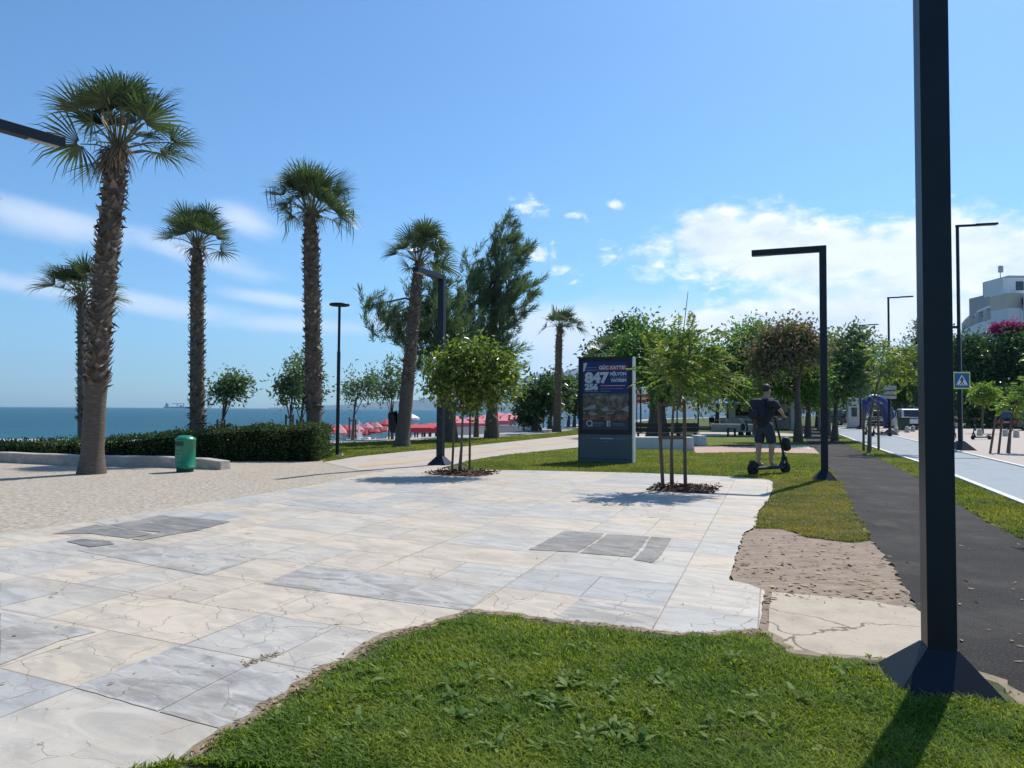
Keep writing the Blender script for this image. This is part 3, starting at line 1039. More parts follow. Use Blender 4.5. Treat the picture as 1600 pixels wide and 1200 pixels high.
M['road'] = mat('road_asphalt', (.10, .10, .10), (.14, .14, .14), .6, .9, .1, 20)
M['cobble'] = mat('pinkish_cobbles', (.30, .25, .215), (.40, .34, .30), 9, .9, .3, 20, c3=(.24, .20, .175))
M['cut'] = mat('mown_lawn', (.075, .105, .02), (.11, .145, .03), 1.3, .95, .7, 50, c3=(.15, .17, .05), detail=9, spec=.1)
M['cutdry'] = mat('dry_mown_lawn', (.10, .12, .03), (.15, .155, .05), 1.1, .95, .7, 50, c3=(.22, .18, .085), detail=9, spec=.1)
M['seafront'] = mat('grey_seafront_path', (.27, .26, .25), (.34, .33, .31), .7, .9)
M['kerb'] = mat('white_kerb', (.62, .61, .58), (.52, .51, .48), 3, .8)

# gravel plaza on the left
grav = [ext + Vector((-12, 2))] + [ext] + gedge + PX([(676, 733), (690, 729), (640, 728), (560, 722), (505, 723)]) + [Vector((-5.0, 21.5)), Vector((-14, 21.8)), Vector((-30, 22))]
sheet('gravel_plaza', grav, .012, M['gravel'])
# pale path curving away with its orange strip
path_far = PX([(505, 723), (560, 714), (640, 706), (700, 701), (805, 690), (901, 680), (985, 675), (1060, 671)])
path_near = PX([(1060, 679), (985, 688), (901, 700), (795, 711), (735, 720), (690, 732), (640, 738), (560, 736)])
pathp = path_far + path_near
sheet('side_path', pathp, .018, M['pathc'])
strip_f = PX([(560, 727), (640, 720), (700, 712), (760, 704), (805, 699), (901, 689)])
strip_n = PX([(901, 691), (805, 701.5), (760, 707), (700, 715.5), (640, 724), (560, 731)])
sheet('tactile_strip', strip_f + strip_n, .022, M['tactile'])

asph_l = [(1236, 664), (1247, 671), (1255, 677), (1270, 712), (1312, 756), (1332, 800), (1358, 844), (1388, 880), (1420, 936), (1442, 972), (1480, 1035), (1560, 1075), (1600, 1130)]
asph_r = [(1600, 845), (1540, 816), (1494, 786), (1440, 750), (1380, 720), (1345, 706), (1310, 689), (1285, 676), (1268, 668), (1256, 663)]
aL, aR = PX(asph_l), PX(asph_r)
asphalt = aL + [aL[-1] + Vector((.2, -1.5)), Vector((6, -3)), Vector((9, -3)), aR[0] + Vector((-1.2, -4.5))] + aR
sheet('asphalt_path', jag(asphalt, .12, .035, 5), .014, M['asphalt'])
cyc_l = PX([(1600, 790), (1494, 747), (1440, 725), (1390, 709), (1340, 691), (1313, 680), (1290, 670), (1278, 665)])
cyc_r = PX([(1300, 665), (1330, 670), (1395, 681), (1439, 692), (1496, 706), (1600, 731)])
exl = cyc_l[0] + (cyc_l[0] - cyc_l[1]).normalized() * 8
exr = cyc_r[-1] + (cyc_r[-1] - cyc_r[-2]).normalized() * 10
cyc = [exl] + cyc_l + cyc_r + [exr]
sheet('cycle_path', cyc, .020, M['cycle'])


def ribbon(name, pts, wd, z, material, hgt=None):
    vs, n = [], len(pts)
    for i, p in enumerate(pts):
        d = (pts[min(i + 1, n - 1)] - pts[max(i - 1, 0)]).normalized()
        q = Vector((-d.y, d.x)) * wd / 2
        vs.append((p + q, p - q))
    mb = MB()
    z0 = 0.0 if hgt else z
    zt = hgt or z
    V = []
    for a, b in vs:
        V += [(a.x, a.y, zt), (b.x, b.y, zt), (a.x, a.y, z0), (b.x, b.y, z0)]
    F = []
    for i in range(n - 1):
        o, q = i * 4, i * 4 + 4
        F.append((o, o + 1, q + 1, q))
        if hgt:
            F += [(o, q, q + 2, o + 2), (o + 1, o + 3, q + 3, q + 1)]
    if hgt:
        F += [(0, 2, 3, 1), (n * 4 - 4, n * 4 - 3, n * 4 - 1, n * 4 - 2)]
    mb.add(V, F)
    o = mb.build(name, material)
    o['kind'] = 'structure'
    return o


ribbon('kerb', [exl] + cyc_l, .12, 0, M['kerb'], .06)
ribbon('kerb', cyc_r + [exr], .12, 0, M['kerb'], .05)
# cobbled pavement, kerb and road on the right
cob = [Vector((p.x, p.y)) for p in cyc_r] + [exr, Vector((60, 20)), Vector((60, 72))] + PX([(1505, 668.5), (1400, 667), (1330, 664)])
sheet('cobbled_pavement', cob, .010, M['cobble'])
rk = PX([(1330, 664), (1400, 666.5), (1505, 668)]) + [Vector((75, 68))]
ribbon('kerb', rk, .35, 0, M['kerb'], .13)
sheet('road', [rk[0], rk[1], rk[2], rk[3], Vector((110, 74)), Vector((110, 84)), G(1505, 661).to_2d(), G(1400, 658).to_2d(), G(1320, 656).to_2d()], .006, M['road'])
# dirt patch and cast slab beside the post
dirt = PX([(1160, 838), (1180, 826), (1220, 828), (1265, 842), (1340, 850), (1360, 846), (1385, 876), (1420, 934), (1442, 972), (1442, 985), (1380, 960), (1290, 948), (1215, 940), (1208, 1003), (1182, 1003), (1188, 935), (1138, 916)])
dbm = jag(dirt, .08, .03, 8)
sheet('dirt_patch', dbm, .016, M['dirt'])
cs = PX([(1206, 930), (1300, 938), (1360, 944), (1400, 952), (1428, 955), (1446, 966), (1475, 1022), (1480, 1060), (1400, 1075), (1240, 1050), (1198, 1010)])
sheet('concrete_slab', jag(cs, .15, .006, 2), .026, M['slabconc'])
# pink brick path and pale kerb strip
br = PX([(1085, 699), (1180, 697.5), (1270, 699.5), (1281, 710), (1180, 707), (1085, 709)])
sheet('brick_path', br, .018, M['pinkbrick'])
kb = PX([(1180, 697.2), (1215, 696.6), (1264, 698.6), (1268, 702), (1215, 699.6), (1180, 699)])
sheet('kerb_strip', kb, .024, M['kerb'])
sheet('plaza_path', PX([(1090, 675.5), (1260, 677), (1262, 682), (1090, 682)]), .018, M['pathc'])
# grey seafront path on the edge of the plateau
cpts = [Vector(p) for p in COAST[1:9]]
inn = []
for i, p in enumerate(cpts):
    d = (cpts[min(i + 1, len(cpts) - 1)] - cpts[max(i - 1, 0)]).normalized()
    inn.append((p + Vector((d.y, -d.x)) * .6, p + Vector((d.y, -d.x)) * 3.4))
sheet('seafront_path', [a for a, _ in inn] + [b_ for _, b_ in reversed(inn)], .012, M['seafront'])

# ------------------------------------------------------------------ lawns
lawn_front = front + PX([(1206, 1005), (1235, 1030), (1300, 1037), (1395, 1042), (1480, 1058), (1530, 1068), (1560, 1078), (1592, 1112)]) + [Vector((3.0, 2.0)), Vector((3.0, .6)), Vector((-2.2, .6)), Vector((-2.0, 1.9))]
soilm = mat('grass_roots', (.03, .045, .012), (.06, .07, .02), 3, 1.0, .8, 40, c3=(.13, .10, .055), detail=9)
ctr = Vector((.3, 2.6))
sheet('worn_soil', jag([ctr + (p - ctr) * 1.035 for p in lawn_front], .07, .03, 24), .0352, mat('worn_edge_soil', (.16, .12, .075), (.26, .20, .14), 9, .95, .6, 40, c3=(.10, .10, .04), detail=8))
for nm, z_ in (('lawn', .036),):
    sheet(nm, jag(lawn_front, .06, .02, 4), z_, soilm)
base_hole = [G(1468, 1078).to_2d() + Vector((a, b_)) for a, b_ in ((-.26, -.26), (.26, -.26), (.26, .26), (-.26, .26))]
vis_front = [p for p in jag(lawn_front, .045, .075, 14) if p.y > 2.45]
vis_front = vis_front + [Vector((2.9, 2.4)), Vector((-2.3, 2.4))]
tag(grass('grass', vis_front, 170000, .046, .0062, M['blade'], 11, near=2, holes=[base_hole], z0=.035, lean=1.2, patch=.35, edge=.16), kind='stuff')
lawn_mid = PX([(1209, 752), (1260, 748), (1314, 757), (1333, 800), (1359, 845), (1338, 851), (1266, 843), (1222, 829), (1180, 828), (1184, 814), (1201, 786), (1208, 770)])
sheet('lawn', jag(lawn_mid, .1, .04, 6), .020, M['cutdry'])
tag(grass('grass', jag(lawn_mid, .07, .06, 16), 60000, .035, .008, M['blade_dry'], 12, near=2, z0=.018, lean=.9, patch=.6), kind='stuff')
lawn_board = PX([(724, 723), (795, 711), (901, 701), (985, 700), (1085, 706), (1085, 709), (1180, 707.5), (1280, 710), (1313, 757), (1260, 760), (1212, 753), (1160, 748), (1100, 744.5), (1000, 740.5), (830, 736.5), (740, 735.5)])
sheet('lawn', jag(lawn_board, .2, .05, 7), .020, M['cut'])
tag(grass('grass', jag(lawn_board, .12, .05, 17), 80000, .045, .012, M['lawnblade'], 13, near=2, z0=.018, lean=.9, patch=.5), kind='stuff')
lawn_back = PX([(1092, 683), (1255, 683), (1266, 696), (1215, 696), (1108, 697)])
sheet('lawn', lawn_back, .016, M['cut'])
lawn_sea = [Vector((-5.6, 21.8))] + path_far + PX([(1060, 668)]) + [i_[1] + Vector((.15, 0)) for i_ in reversed(inn[2:6])]
sheet('lawn', lawn_sea, .010, M['cut'])
tag(grass('grass', lawn_sea, 60000, .06, .025, M['lawnblade'], 15, near=2, z0=.01, lean=.9, patch=.4), kind='stuff')
strip_lawn = [Vector(p) for p in aR[:9]] + [Vector(p) for p in reversed(cyc_l[:7])] + [exl, aR[0] + (aR[0] - aR[1]).normalized() * 6]
sheet('lawn', jag(strip_lawn, .15, .04, 9), .016, M['cut'])
tag(grass('grass', jag(strip_lawn, .1, .06, 19), 60000, .05, .012, M['lawnblade'], 18, near=2, z0=.014, lean=.9, patch=.5), kind='stuff')


# broad-leaved weeds in the near lawn
def weeds():
    rg = np.random.default_rng(4)
    V, F = [], []
    spots = []
    while len(spots) < 260:
        q = G(rg.uniform(420, 1400), rg.uniform(985, 1195))
        if inside(np.array([[q.x, q.y]]), lawn_front)[0]:
            f = math.exp(-((q.x - .15) / .75) ** 2) * math.exp(-((q.y - 3.6) / .75) ** 2)
            if rg.random() < .18 + .8 * f:
                spots.append(q)
    for q in spots:
        k = int(rg.integers(5, 10))
        sz = .016 + .055 * rg.random() ** 2.2
        for i in range(k):
            a = rg.uniform(0, 6.283)
            d = Vector((math.cos(a), math.sin(a), 0))
            s = Vector((-d.y, d.x, 0))
            L = sz * rg.uniform(.7, 1.4)
            up = rg.uniform(.1, .85)
            wd = L * rg.uniform(.09, .22)
            b0 = Vector((q.x, q.y, .058)) + d * .006
            tw = rg.uniform(-.4, .4)
            s2 = (s + Vector((0, 0, tw))).normalized()
            p1 = b0 + d * L * .35 + Vector((0, 0, L * up * .5))
            p2 = b0 + d * L * .75 + Vector((0, 0, L * up * .75))
            p3 = b0 + d * L + Vector((0, 0, L * up * .7))
            o = len(V)
            V += [b0, p1 - s2 * wd, p1 + s2 * wd, p2 - s2 * wd * .8, p2 + s2 * wd * .8, p3]
            F += [(o, o + 1, o + 2, o), (o + 1, o + 3, o + 4, o + 2), (o + 3, o + 5, o + 4, o + 3)]
    bm = bmesh.new()
    vv = [bm.verts.new(v) for v in V]
    for f in F:
        u = []
        for i in f:
            if i not in u:
                u.append(i)
        bm.faces.new([vv[i] for i in u])
    me = bpy.data.meshes.new('weeds')
    bm.to_mesh(me)
    bm.free()
    me.materials.append(M['weed'])
    o = bpy.data.objects.new('weeds', me)
    link(o)
    o['kind'] = 'stuff'


weeds()


# dry straw and crumbs along the worn lawn edge, scattered leaves on the hard ground
def litter():
    rg = np.random.default_rng(8)
    pts = []
    for i in range(900):
        k = rg.integers(0, len(front) - 1)
        p = front[k].lerp(front[k + 1], rg.random()) + Vector((rg.normal(0, .03), rg.normal(0.01, .03)))
        pts.append((p, .040, rg.uniform(.008, .03), .22))
    for i in range(260):
        q = G(rg.uniform(1150, 1420), rg.uniform(835, 955))
        if inside(np.array([[q.x, q.y]]), dirt)[0]:
            pts.append((q.to_2d(), .022, rg.uniform(.015, .05), .4))
    for i in range(60):
        q = G(rg.uniform(1330, 1600), rg.uniform(760, 1050))
        if inside(np.array([[q.x, q.y]]), asphalt)[0]:
            pts.append((q.to_2d(), .019, rg.uniform(.015, .04), .35))
    for i in range(70):
        q = G(385 + 55 * i / 70 + rg.normal(0, 3), 1049 - 22 * i / 70 + rg.normal(0, 2))
        pts.append((q.to_2d(), .038, rg.uniform(.008, .025), .2))
    for i in range(45):
        q = G(rg.uniform(0, 1180), rg.uniform(760, 1100))
        if inside(np.array([[q.x, q.y]]), pave)[0]:
            pts.append((q.to_2d(), .038, rg.uniform(.008, .022), .5))
    V, F = [], []
    for p, z, L, asp in pts:
        a = rg.uniform(0, 6.28)
        d, s = Vector((math.cos(a), math.sin(a), 0)), Vector((-math.sin(a), math.cos(a), 0))
        c = Vector((p.x, p.y, z))
        o = len(V)
        V += [c - d * L, c - s * L * asp + Vector((0, 0, L * rg.uniform(.05, .4))), c + d * L + Vector((0, 0, L * .2)), c + s * L * asp + Vector((0, 0, .002))]
        F.append((o, o + 1, o + 2, o + 3))
    o = nmesh('fallen_leaves', [tuple(v) for v in V], F, M['straw'])
    o['kind'] = 'stuff'


litter()


def stones():
    """loose broken crumbs of earth and stone on the dirt patch"""
    rg = np.random.default_rng(18)
    mb = MB()
    k = 0
    while k < 700:
        q = G(rg.uniform(1140, 1442), rg.uniform(828, 1000))
        if not inside(np.array([[q.x, q.y]]), dirt)[0]:
            continue
        k += 1
        s = .004 + .018 * rg.random() ** 4
        c = Vector((q.x, q.y, .016 + s * .15))
        vs = [c + Vector((rg.uniform(-.3, .3) * s + s * x, rg.uniform(-.3, .3) * s + s * y, (z + rg.uniform(-.2, .2)) * s * .45)) for x, y, z in ((1, 0, 0), (0, 1, 0), (-1, 0, 0), (0, -1, 0), (0, 0, 1), (0, 0, -1))]
        mb.add(vs, [(0, 1, 4), (1, 2, 4), (2, 3, 4), (3, 0, 4), (1, 0, 5), (2, 1, 5), (3, 2, 5), (0, 3, 5)])
    o = mb.build('rubble', M['crumb'])
    o['kind'] = 'stuff'


stones()

# ================================================================== FOLIAGE
def rot_to(d):
    return Vector(d).to_track_quat('X', 'Z').to_matrix()


def diamonds(rg, P, D, L, W, fold=.25):
    """leaf blades: base P, direction D (n,3), length L, width W (n)"""
    n = len(P)
    up = rg.normal(0, 1, (n, 3))
    S = np.cross(D, up)
    S /= np.linalg.norm(S, axis=1, keepdims=True) + 1e-9
    N = np.cross(S, D)
    L, W = np.broadcast_to(L, n)[:, None], np.broadcast_to(W, n)[:, None]
    m = P + D * L * .45
    V = np.stack([P, m - S * W * .5 + N * W * fold, P + D * L, m + S * W * .5 + N * W * fold], 1)
    F = np.arange(n)[:, None] * 4 + np.array([[0, 1, 2, 3]])
    return V.reshape(-1, 3), F


def unit(v):
    return v / (np.linalg.norm(v, axis=-1, keepdims=True) + 1e-9)


def crown(rg, ells, n_cl, per, L, W, spread, kind='broad', wind=(.25, 0, 0), droop=.2, shell=.45):
    """leaf clusters through the volume of several ellipsoids (centre, radii); returns V, F and the cluster centres"""
    vol = np.array([e[1][0] * e[1][1] * e[1][2] for e in ells]) ** .8
    pick = rg.choice(len(ells), n_cl, p=vol / vol.sum())
    Cc = np.array([e[0] for e in ells], float)[pick]
    Rr = np.array([e[1] for e in ells], float)[pick]
    u = unit(rg.normal(0, 1, (n_cl, 3)))
    rad = rg.uniform(shell, 1.0, n_cl) ** .7
    lump = 1 + .2 * np.sin(u[:, 0] * 5 + Cc[:, 0] * 3) * np.cos(u[:, 2] * 6 + 1) + rg.normal(0, .10, n_cl)
    cen = Cc + u * Rr * (rad * lump)[:, None]
    outw = unit(u * np.array([1, 1, .8]))
    k = np.repeat(np.arange(n_cl), per)
    sp = spread * rg.uniform(.6, 1.4, n_cl)
    n = n_cl * per
    if kind == 'broad':
        P = cen[k] + rg.normal(0, 1, (n, 3)) * (sp[k] * .5)[:, None]
        D = unit(outw[k] * .6 + rg.normal(0, .7, (n, 3)) + np.array(wind) + np.array([0, 0, -droop]))
        V, F = diamonds(rg, P, D, L * rg.uniform(.6, 1.25, n), W * rg.uniform(.7, 1.2, n))
    elif kind == 'needle':
        ax = unit(outw * .5 + np.array([.25, 0, .75]) + rg.normal(0, .25, (n_cl, 3)) + np.array(wind))
        tt = rg.uniform(-.5, .8, n)
        P = cen[k] + ax[k] * (tt * sp[k] * 1.9)[:, None] + rg.normal(0, .13, (n, 3)) * sp[k][:, None]
        D = unit(ax[k] + rg.normal(0, .38, (n, 3)))
        V, F = diamonds(rg, P, D, L * rg.uniform(.6, 1.3, n), W * rg.uniform(.8, 1.2, n), .1)
    else:  # feather: drooping compound fronds with leaflets on both sides
        Vs, Fs, o = [], [], 0
        fr = unit(outw * .8 + rg.normal(0, .4, (n_cl, 3)) + np.array(wind) + np.array([0, 0, .15]))
        fl = spread * rg.uniform(.6, 1.3, n_cl)
        P, D, ll = [], [], []
        for i in range(n_cl):
            d = fr[i]
            s = unit(np.cross(d, [0, 0, 1]) + 1e-6)
            for j in range(per):
                v = (j // 2 + 1.0) / (per / 2)
                p = cen[i] + d * fl[i] * v + np.array([0, 0, -1]) * droop * fl[i] * v * v
                sg = 1 if j % 2 else -1
                P.append(p)
                D.append(unit(s * sg * .8 + d * .6 + np.array([0, 0, -.25 - .5 * droop * v])))
                ll.append(math.sin(math.pi * min(.97, v * .85 + .12)))
        V, F = diamonds(rg, np.array(P), np.array(D), L * np.array(ll), W * np.array(ll) ** .5, .1)
    return V, F, cen


def ellipse(px, py, rx, ry, D, depth=None):
    """crown lobe seen at photo pixel px, py with pixel radii, at depth D"""
    c = AT(px, py, D)
    k = D / FPX
    return ((c.x, c.y, c.z), (rx * k, (depth or (rx + ry) / 2 * k), ry * k))


def tree(name, label, cat, base, trunk, rad, lobes, leaf, L, W, n_cl, per, spread, kind='broad', wind=(.25, 0, 0), droop=.2, seed=1, group=None, bark='bark', limbs=9, shell=.45, twigs=0, limb_r=.35):
    """trunk: list of world points from the ground up; lobes: ellipsoids of the crown"""
    rg = np.random.default_rng(seed)
    base = Vector(base)
    root = thing(name, label, cat, base, 0, group)
    off = np.array(base)
    mb = MB()
    tp = [Vector(p) - base for p in trunk]
    radii = [rad * (1 - .55 * i / max(1, len(tp) - 1)) for i in range(len(tp))]
    radii[0] *= 1.25
    mb.tube(tp, radii, 9)
    V, F, cen = crown(rg, lobes, n_cl, per, L, W, spread, kind, wind, droop, shell)
    for i in range(limbs):
        c = Vector(cen[int(rg.integers(0, len(cen)))]) - base
        top = tp[-1] if len(tp) < 3 or rg.random() < .6 else tp[-2]
        mid = top.lerp(c, .5) + Vector((rg.normal(0, .06), rg.normal(0, .06), .12 * (c - top).length))
        mb.tube([top, mid, c], [radii[-1] * .75, radii[-1] * limb_r, radii[-1] * .15], 6)
    mb.build('trunk', M[bark], root)
    nmesh('crown', V - off, F, M[leaf], root)
    if twigs:
        tb = MB()
        for i in range(twigs):
            c = Vector(cen[int(rg.integers(0, len(cen)))]) - base
            tb.tube([c, c + Vector((rg.normal(.05, .05), 0, rg.uniform(.3, .7)))], [.008, .004], 5)
        tb.build('twig', M[bark], root)
    return root


def trunk_px(pts, D):
    return [AT(x, y, D) for x, y in pts]


# ---------------------------------------------------------------- palms
def fan(mbv, mbf, rg, o, d, R, nseg=34, span=4.3, droop=.5):
    """one fan leaf blade with separate pleated segments that hang at the tip"""
    d = Vector(d).normalized()
    s = d.cross(Vector((0, 0, 1)))
    if s.length < .1:
        s = Vector((1, 0, 0))
    s.normalize()
    tw = rg.uniform(-.7, .7)
    n = s.cross(d).normalized()
    s, n = (s * math.cos(tw) + n * math.sin(tw)), (n * math.cos(tw) - s * math.sin(tw))
    dth = span / nseg
    for i in range(nseg):
        th = -span / 2 + (i + .5) * dth
        q = d * math.cos(th) + s * math.sin(th) + n * (.55 * abs(math.sin(th * .5)) + (.06 if i % 2 else -.06))
        q.normalize()
        side = (d * -math.sin(th) + s * math.cos(th)).normalized()
        Ls = R * (.78 + .22 * math.cos(th * .6)) * rg.uniform(.85, 1.08)
        w1 = .52 * Ls * dth * .5
        dr = droop * rg.uniform(.5, 1.5)
        p0 = o + q * .06 * R
        p1 = o + q * Ls * .45 + Vector((0, 0, -1)) * dr * .03 * Ls
        p2 = o + q * Ls * .76 + Vector((.02, 0, -1)) * dr * .16 * Ls
        p3 = o + q * Ls + Vector((.06, 0, -1)) * dr * .5 * Ls
        k = len(mbv)
        mbv += [p0 - side * .01, p0 + side * .01, p1 + side * w1, p1 - side * w1, p2 + side * w1 * .5, p2 - side * w1 * .5, p3 + side * .002, p3 - side * .002]
        mbf += [(k, k + 1, k + 2, k + 3), (k + 3, k + 2, k + 4, k + 5), (k + 5, k + 4, k + 6, k + 7)]


def palm(label, base, top, r0, r1, R, seed, smooth=.2, leaves=34, dead=6, boots=300, plen=.75, bootlen=.17, bend=.0, wind=.12, low=-.35, nseg=34, threads=0):
    rg = random.Random(seed)
    base, top = Vector(base), Vector(top)
    root = thing('palm_tree', label, 'palm tree', base, 0, 'fan palms along the seafront')
    H = (top - base)
    n = 26
    pts, rad = [], []
    for i in range(n + 1):
        v = i / n
        p = H * v + Vector((bend * math.sin(math.pi * v), 0, 0))
        pts.append(p)
        r = r0 + (r1 - r0) * v
        if v < .06:
            r *= 1.0 + .35 * (1 - v / .06)
        if v > .9:
            r *= 1.0 - .45 * (v - .9) / .1
        rad.append(r * rg.uniform(.97, 1.03))
    mb = MB()
    mb.tube(pts, rad, 18)
    mb.build('trunk', M['palmbark'], root)

    def at(v):
        f = min(n - 1e-6, max(0, v * n))
        i = int(f)
        return pts[i].lerp(pts[i + 1], f - i), rad[i] + (rad[i + 1] - rad[i]) * (f - i)
    V, F = [], []
    for k in range(boots):
        v = smooth + (1 - smooth) * (k + rg.random()) / boots
        a = k * 2.399963 + rg.uniform(-.25, .25)
        c, r = at(v)
        o = Vector((math.cos(a), math.sin(a), 0))
        s = Vector((-o.y, o.x, 0))
        L = bootlen * rg.uniform(.6, 1.35)
        up = rg.uniform(.5, 1.0) if rg.random() < .7 else rg.uniform(-.9, .3)
        wd = rg.uniform(.045, .085) * (r1 / .19)
        b0 = c + o * r * .86
        m1 = c + o * (r + L * .28) + Vector((0, 0, L * .42 * up))
        tp = c + o * (r + L * rg.uniform(.45, .75)) + s * rg.uniform(-.03, .03) + Vector((0, 0, L * 1.0 * up))
        q = len(V)
        V += [b0 - s * wd, b0 + s * wd, m1 + s * wd * .7, m1 - s * wd * .7, tp, b0 - Vector((0, 0, .05)) - s * wd * .6, m1 - Vector((0, 0, .035))]
        F += [(q, q + 1, q + 2, q + 3), (q + 3, q + 2, q + 4, q + 4), (q + 5, q + 6, q + 2, q + 1), (q, q + 3, q + 6, q + 5), (q + 3, q + 4, q + 6, q + 6), (q + 4, q + 2, q + 6, q + 6)]
    bm = bmesh.new()
    vv = [bm.verts.new(v) for v in V]
    for f in F:
        bm.faces.new([vv[i] for i in dict.fromkeys(f)])
    me = bpy.data.meshes.new('leaf_bases')
    bm.to_mesh(me)
    bm.free()
    me.materials.append(M['boot'])
    link(bpy.data.objects.new('leaf_bases', me), root)
    tp, tr = pts[-1], rad[-1]
    V, F, st = [], [], MB()
    tips = []
    for k in range(leaves):
        a = k * 2.399963 + rg.uniform(-.3, .3)
        e = low + (1.45 - low) * ((k + .5) / leaves) ** .75 + rg.uniform(-.16, .16)
        d = Vector((math.cos(a) * math.cos(e) + wind, math.sin(a) * math.cos(e), math.sin(e))).normalized()
        pl = plen * rg.uniform(.75, 1.2)
        o = tp + Vector((math.cos(a), math.sin(a), 0)) * tr * .5 + Vector((0, 0, rg.uniform(-.15, .1)))
        m = o + d * pl * .55 + Vector((0, 0, .03))
        hub = o + d * pl + Vector((wind * .2, 0, -.06 * pl))
        st.tube([o, m, hub], [.026, .016, .012], 5)
        dl = (hub - m).normalized() + Vector((wind * .6, 0, rg.uniform(-.35, .12)))
        tips.append((hub, dl.normalized()))
        fan(V, F, rg, hub, dl, R * rg.uniform(.72, 1.15), nseg, rg.uniform(2.2, 3.8), rg.uniform(.12, .75))
    for k in range(threads):  # hanging segments
        a = rg.uniform(0, 6.28)
        hb, e_ = rg.choice(tips[:max(4, leaves // 2)])
        o = hb + e_ * R * rg.uniform(.3, .62) + Vector((0, 0, -.02))
        L = R * rg.uniform(.35, .9)
        q = len(V)
        sx = Vector((.012, 0, 0))
        e1, e2 = o + Vector((.05 * L, 0, -.5 * L)), o + Vector((rg.uniform(-.2, .2) * L, 0, -L))
        V += [o - sx, o + sx, e1 + sx, e1 - sx, e2 + sx * .2, e2 - sx * .2]
        F += [(q, q + 1, q + 2, q + 3), (q + 3, q + 2, q + 4, q + 5)]
    nmesh('fronds', [tuple(v) for v in V], F, M['palmleaf'], root)
    st.build('leaf_stalks', M['palmstalk'], root)
    V, F = [], []
    for k in range(dead):
        a = rg.uniform(0, 6.28)
        if k % 3 == 0:   # faded flower stalks standing in the crown
            d = Vector((math.cos(a) * .5, math.sin(a) * .5, .8)).normalized()
            o = tp + d * plen * rg.uniform(.5, .9)
            fan(V, F, rg, o, d, R * rg.uniform(.30, .42), 12, 1.2, 1.4)
        else:
            d = Vector((math.cos(a) * .6, math.sin(a) * .6, -.8)).normalized()
            o = tp + Vector((math.cos(a), math.sin(a), 0)) * (tr + .06) + Vector((0, 0, rg.uniform(-.15, .1)))
            fan(V, F, rg, o, d, R * rg.uniform(.35, .62), 13, 1.9, 1.2)
    if V:
        nmesh('dead_fronds', [tuple(v) for v in V], F, M['deadleaf'], root)
    return root


M['palmstalk'] = mat('leaf_stalk', (.10, .12, .045), (.14, .12, .06), 6, .5)

D = 15.7
palm('tallest fan palm with smooth grey foot, standing on the gravel beside the low wall', G(143, 741), AT(186, 231, D), .225, .205, 1.02, 3, smooth=.27, leaves=31, dead=12, boots=430, plen=.95, bend=-.08, wind=.02, low=.0)
palm('short fan palm with dark trunk right behind the tallest palm', G(133, 702.6), AT(130, 462, 28), .22, .20, 1.0, 5, smooth=.16, leaves=30, dead=6, boots=260, plen=.85, wind=-.12, low=-.1)
palm('fan palm with one fan hanging out to the left, behind the hedge and green bin', G(308, 704), AT(308, 383, 25), .24, .21, .86, 8, smooth=.08, leaves=28, dead=8, boots=330, plen=.85, wind=.03, low=.0)
palm('full round fan palm with hanging threads behind the end of the hedge', G(492, 711), AT(485, 333, 22.8), .25, .225, .95, 12, smooth=.17, leaves=36, dead=8, boots=380, plen=.9, wind=.04, low=.0, threads=40)
palm('leaning fan palm with pale foot on the sea lawn behind the square lamp', G(628, 699), AT(654, 410, 28.2), .27, .20, .95, 15, smooth=.33, leaves=28, dead=5, boots=240, plen=.95, wind=.06, low=-.02)
palm('small far fan palm standing alone on the lawn left of the advertising board', G(870, 675), AT(874, 512, 47), .26, .22, .95, 19, smooth=.1, leaves=24, dead=6, boots=160, plen=.8, wind=.22, nseg=20, low=-.05)
palm('distant shaggy fan palm rising behind the advertising board', G(950, 668), AT(951, 556, 62), .25, .22, 1.6, 23, smooth=.1, leaves=26, dead=0, boots=260, plen=1.1, wind=.35, nseg=18)
palm('fan palm just outside the left edge with only its frond tips in view', Vector((-14.2, 16.2, 0)), Vector((-13.35, 16.2, 5.6)), .24, .21, .9, 29, smooth=.25, leaves=26, dead=4, boots=120, plen=.85, low=.0)

# ---------------------------------------------------------------- tall conifers
D = 36.5
tree('conifer_tree', 'tall windblown conifer with feathery upswept tip', 'conifer', G(768, 686), trunk_px([(768, 686), (769, 640), (766, 580), (770, 500), (778, 420)], D), .33,
     [ellipse(768, 520, 52, 62, D), ellipse(775, 450, 50, 55, D), ellipse(786, 400, 32, 45, D), ellipse(793, 368, 14, 30, D), ellipse(742, 470, 28, 45, D), ellipse(808, 470, 26, 45, D), ellipse(765, 570, 45, 40, D), ellipse(815, 400, 14, 22, D), ellipse(735, 415, 14, 22, D)],
     'needle', .40, .034, 300, 84, .36, 'needle', (.28, 0, .1), .1, seed=31, shell=.25, limbs=14)
D = 33
tree('conifer_tree', 'spreading bushy conifer with a leaning trunk, its long limb reaching left over the palm', 'conifer', G(704, 691), trunk_px([(704, 691), (702, 650), (695, 600), (690, 540), (688, 480)], D), .30,
     [ellipse(690, 510, 46, 62, D), ellipse(640, 520, 34, 40, D), ellipse(600, 505, 26, 28, D), ellipse(575, 480, 15, 22, D), ellipse(690, 450, 22, 35, D), ellipse(715, 560, 30, 40, D), ellipse(648, 470, 14, 30, D), ellipse(655, 570, 28, 25, D)],
     'needle', .34, .034, 270, 74, .34, 'needle', (.05, 0, .1), .1, seed=32, shell=.2, limbs=14)
tree('young_tree', 'thin dark young tree between the staked citrus tree and the tall conifer', 'tree', G(744, 683), trunk_px([(744, 683), (745, 640), (748, 600)], 38.5), .13, [ellipse(750, 585, 38, 30, 38.5)], 'green', .22, .10, 60, 24, .5, seed=33)

# ---------------------------------------------------------------- staked young trees in the paving


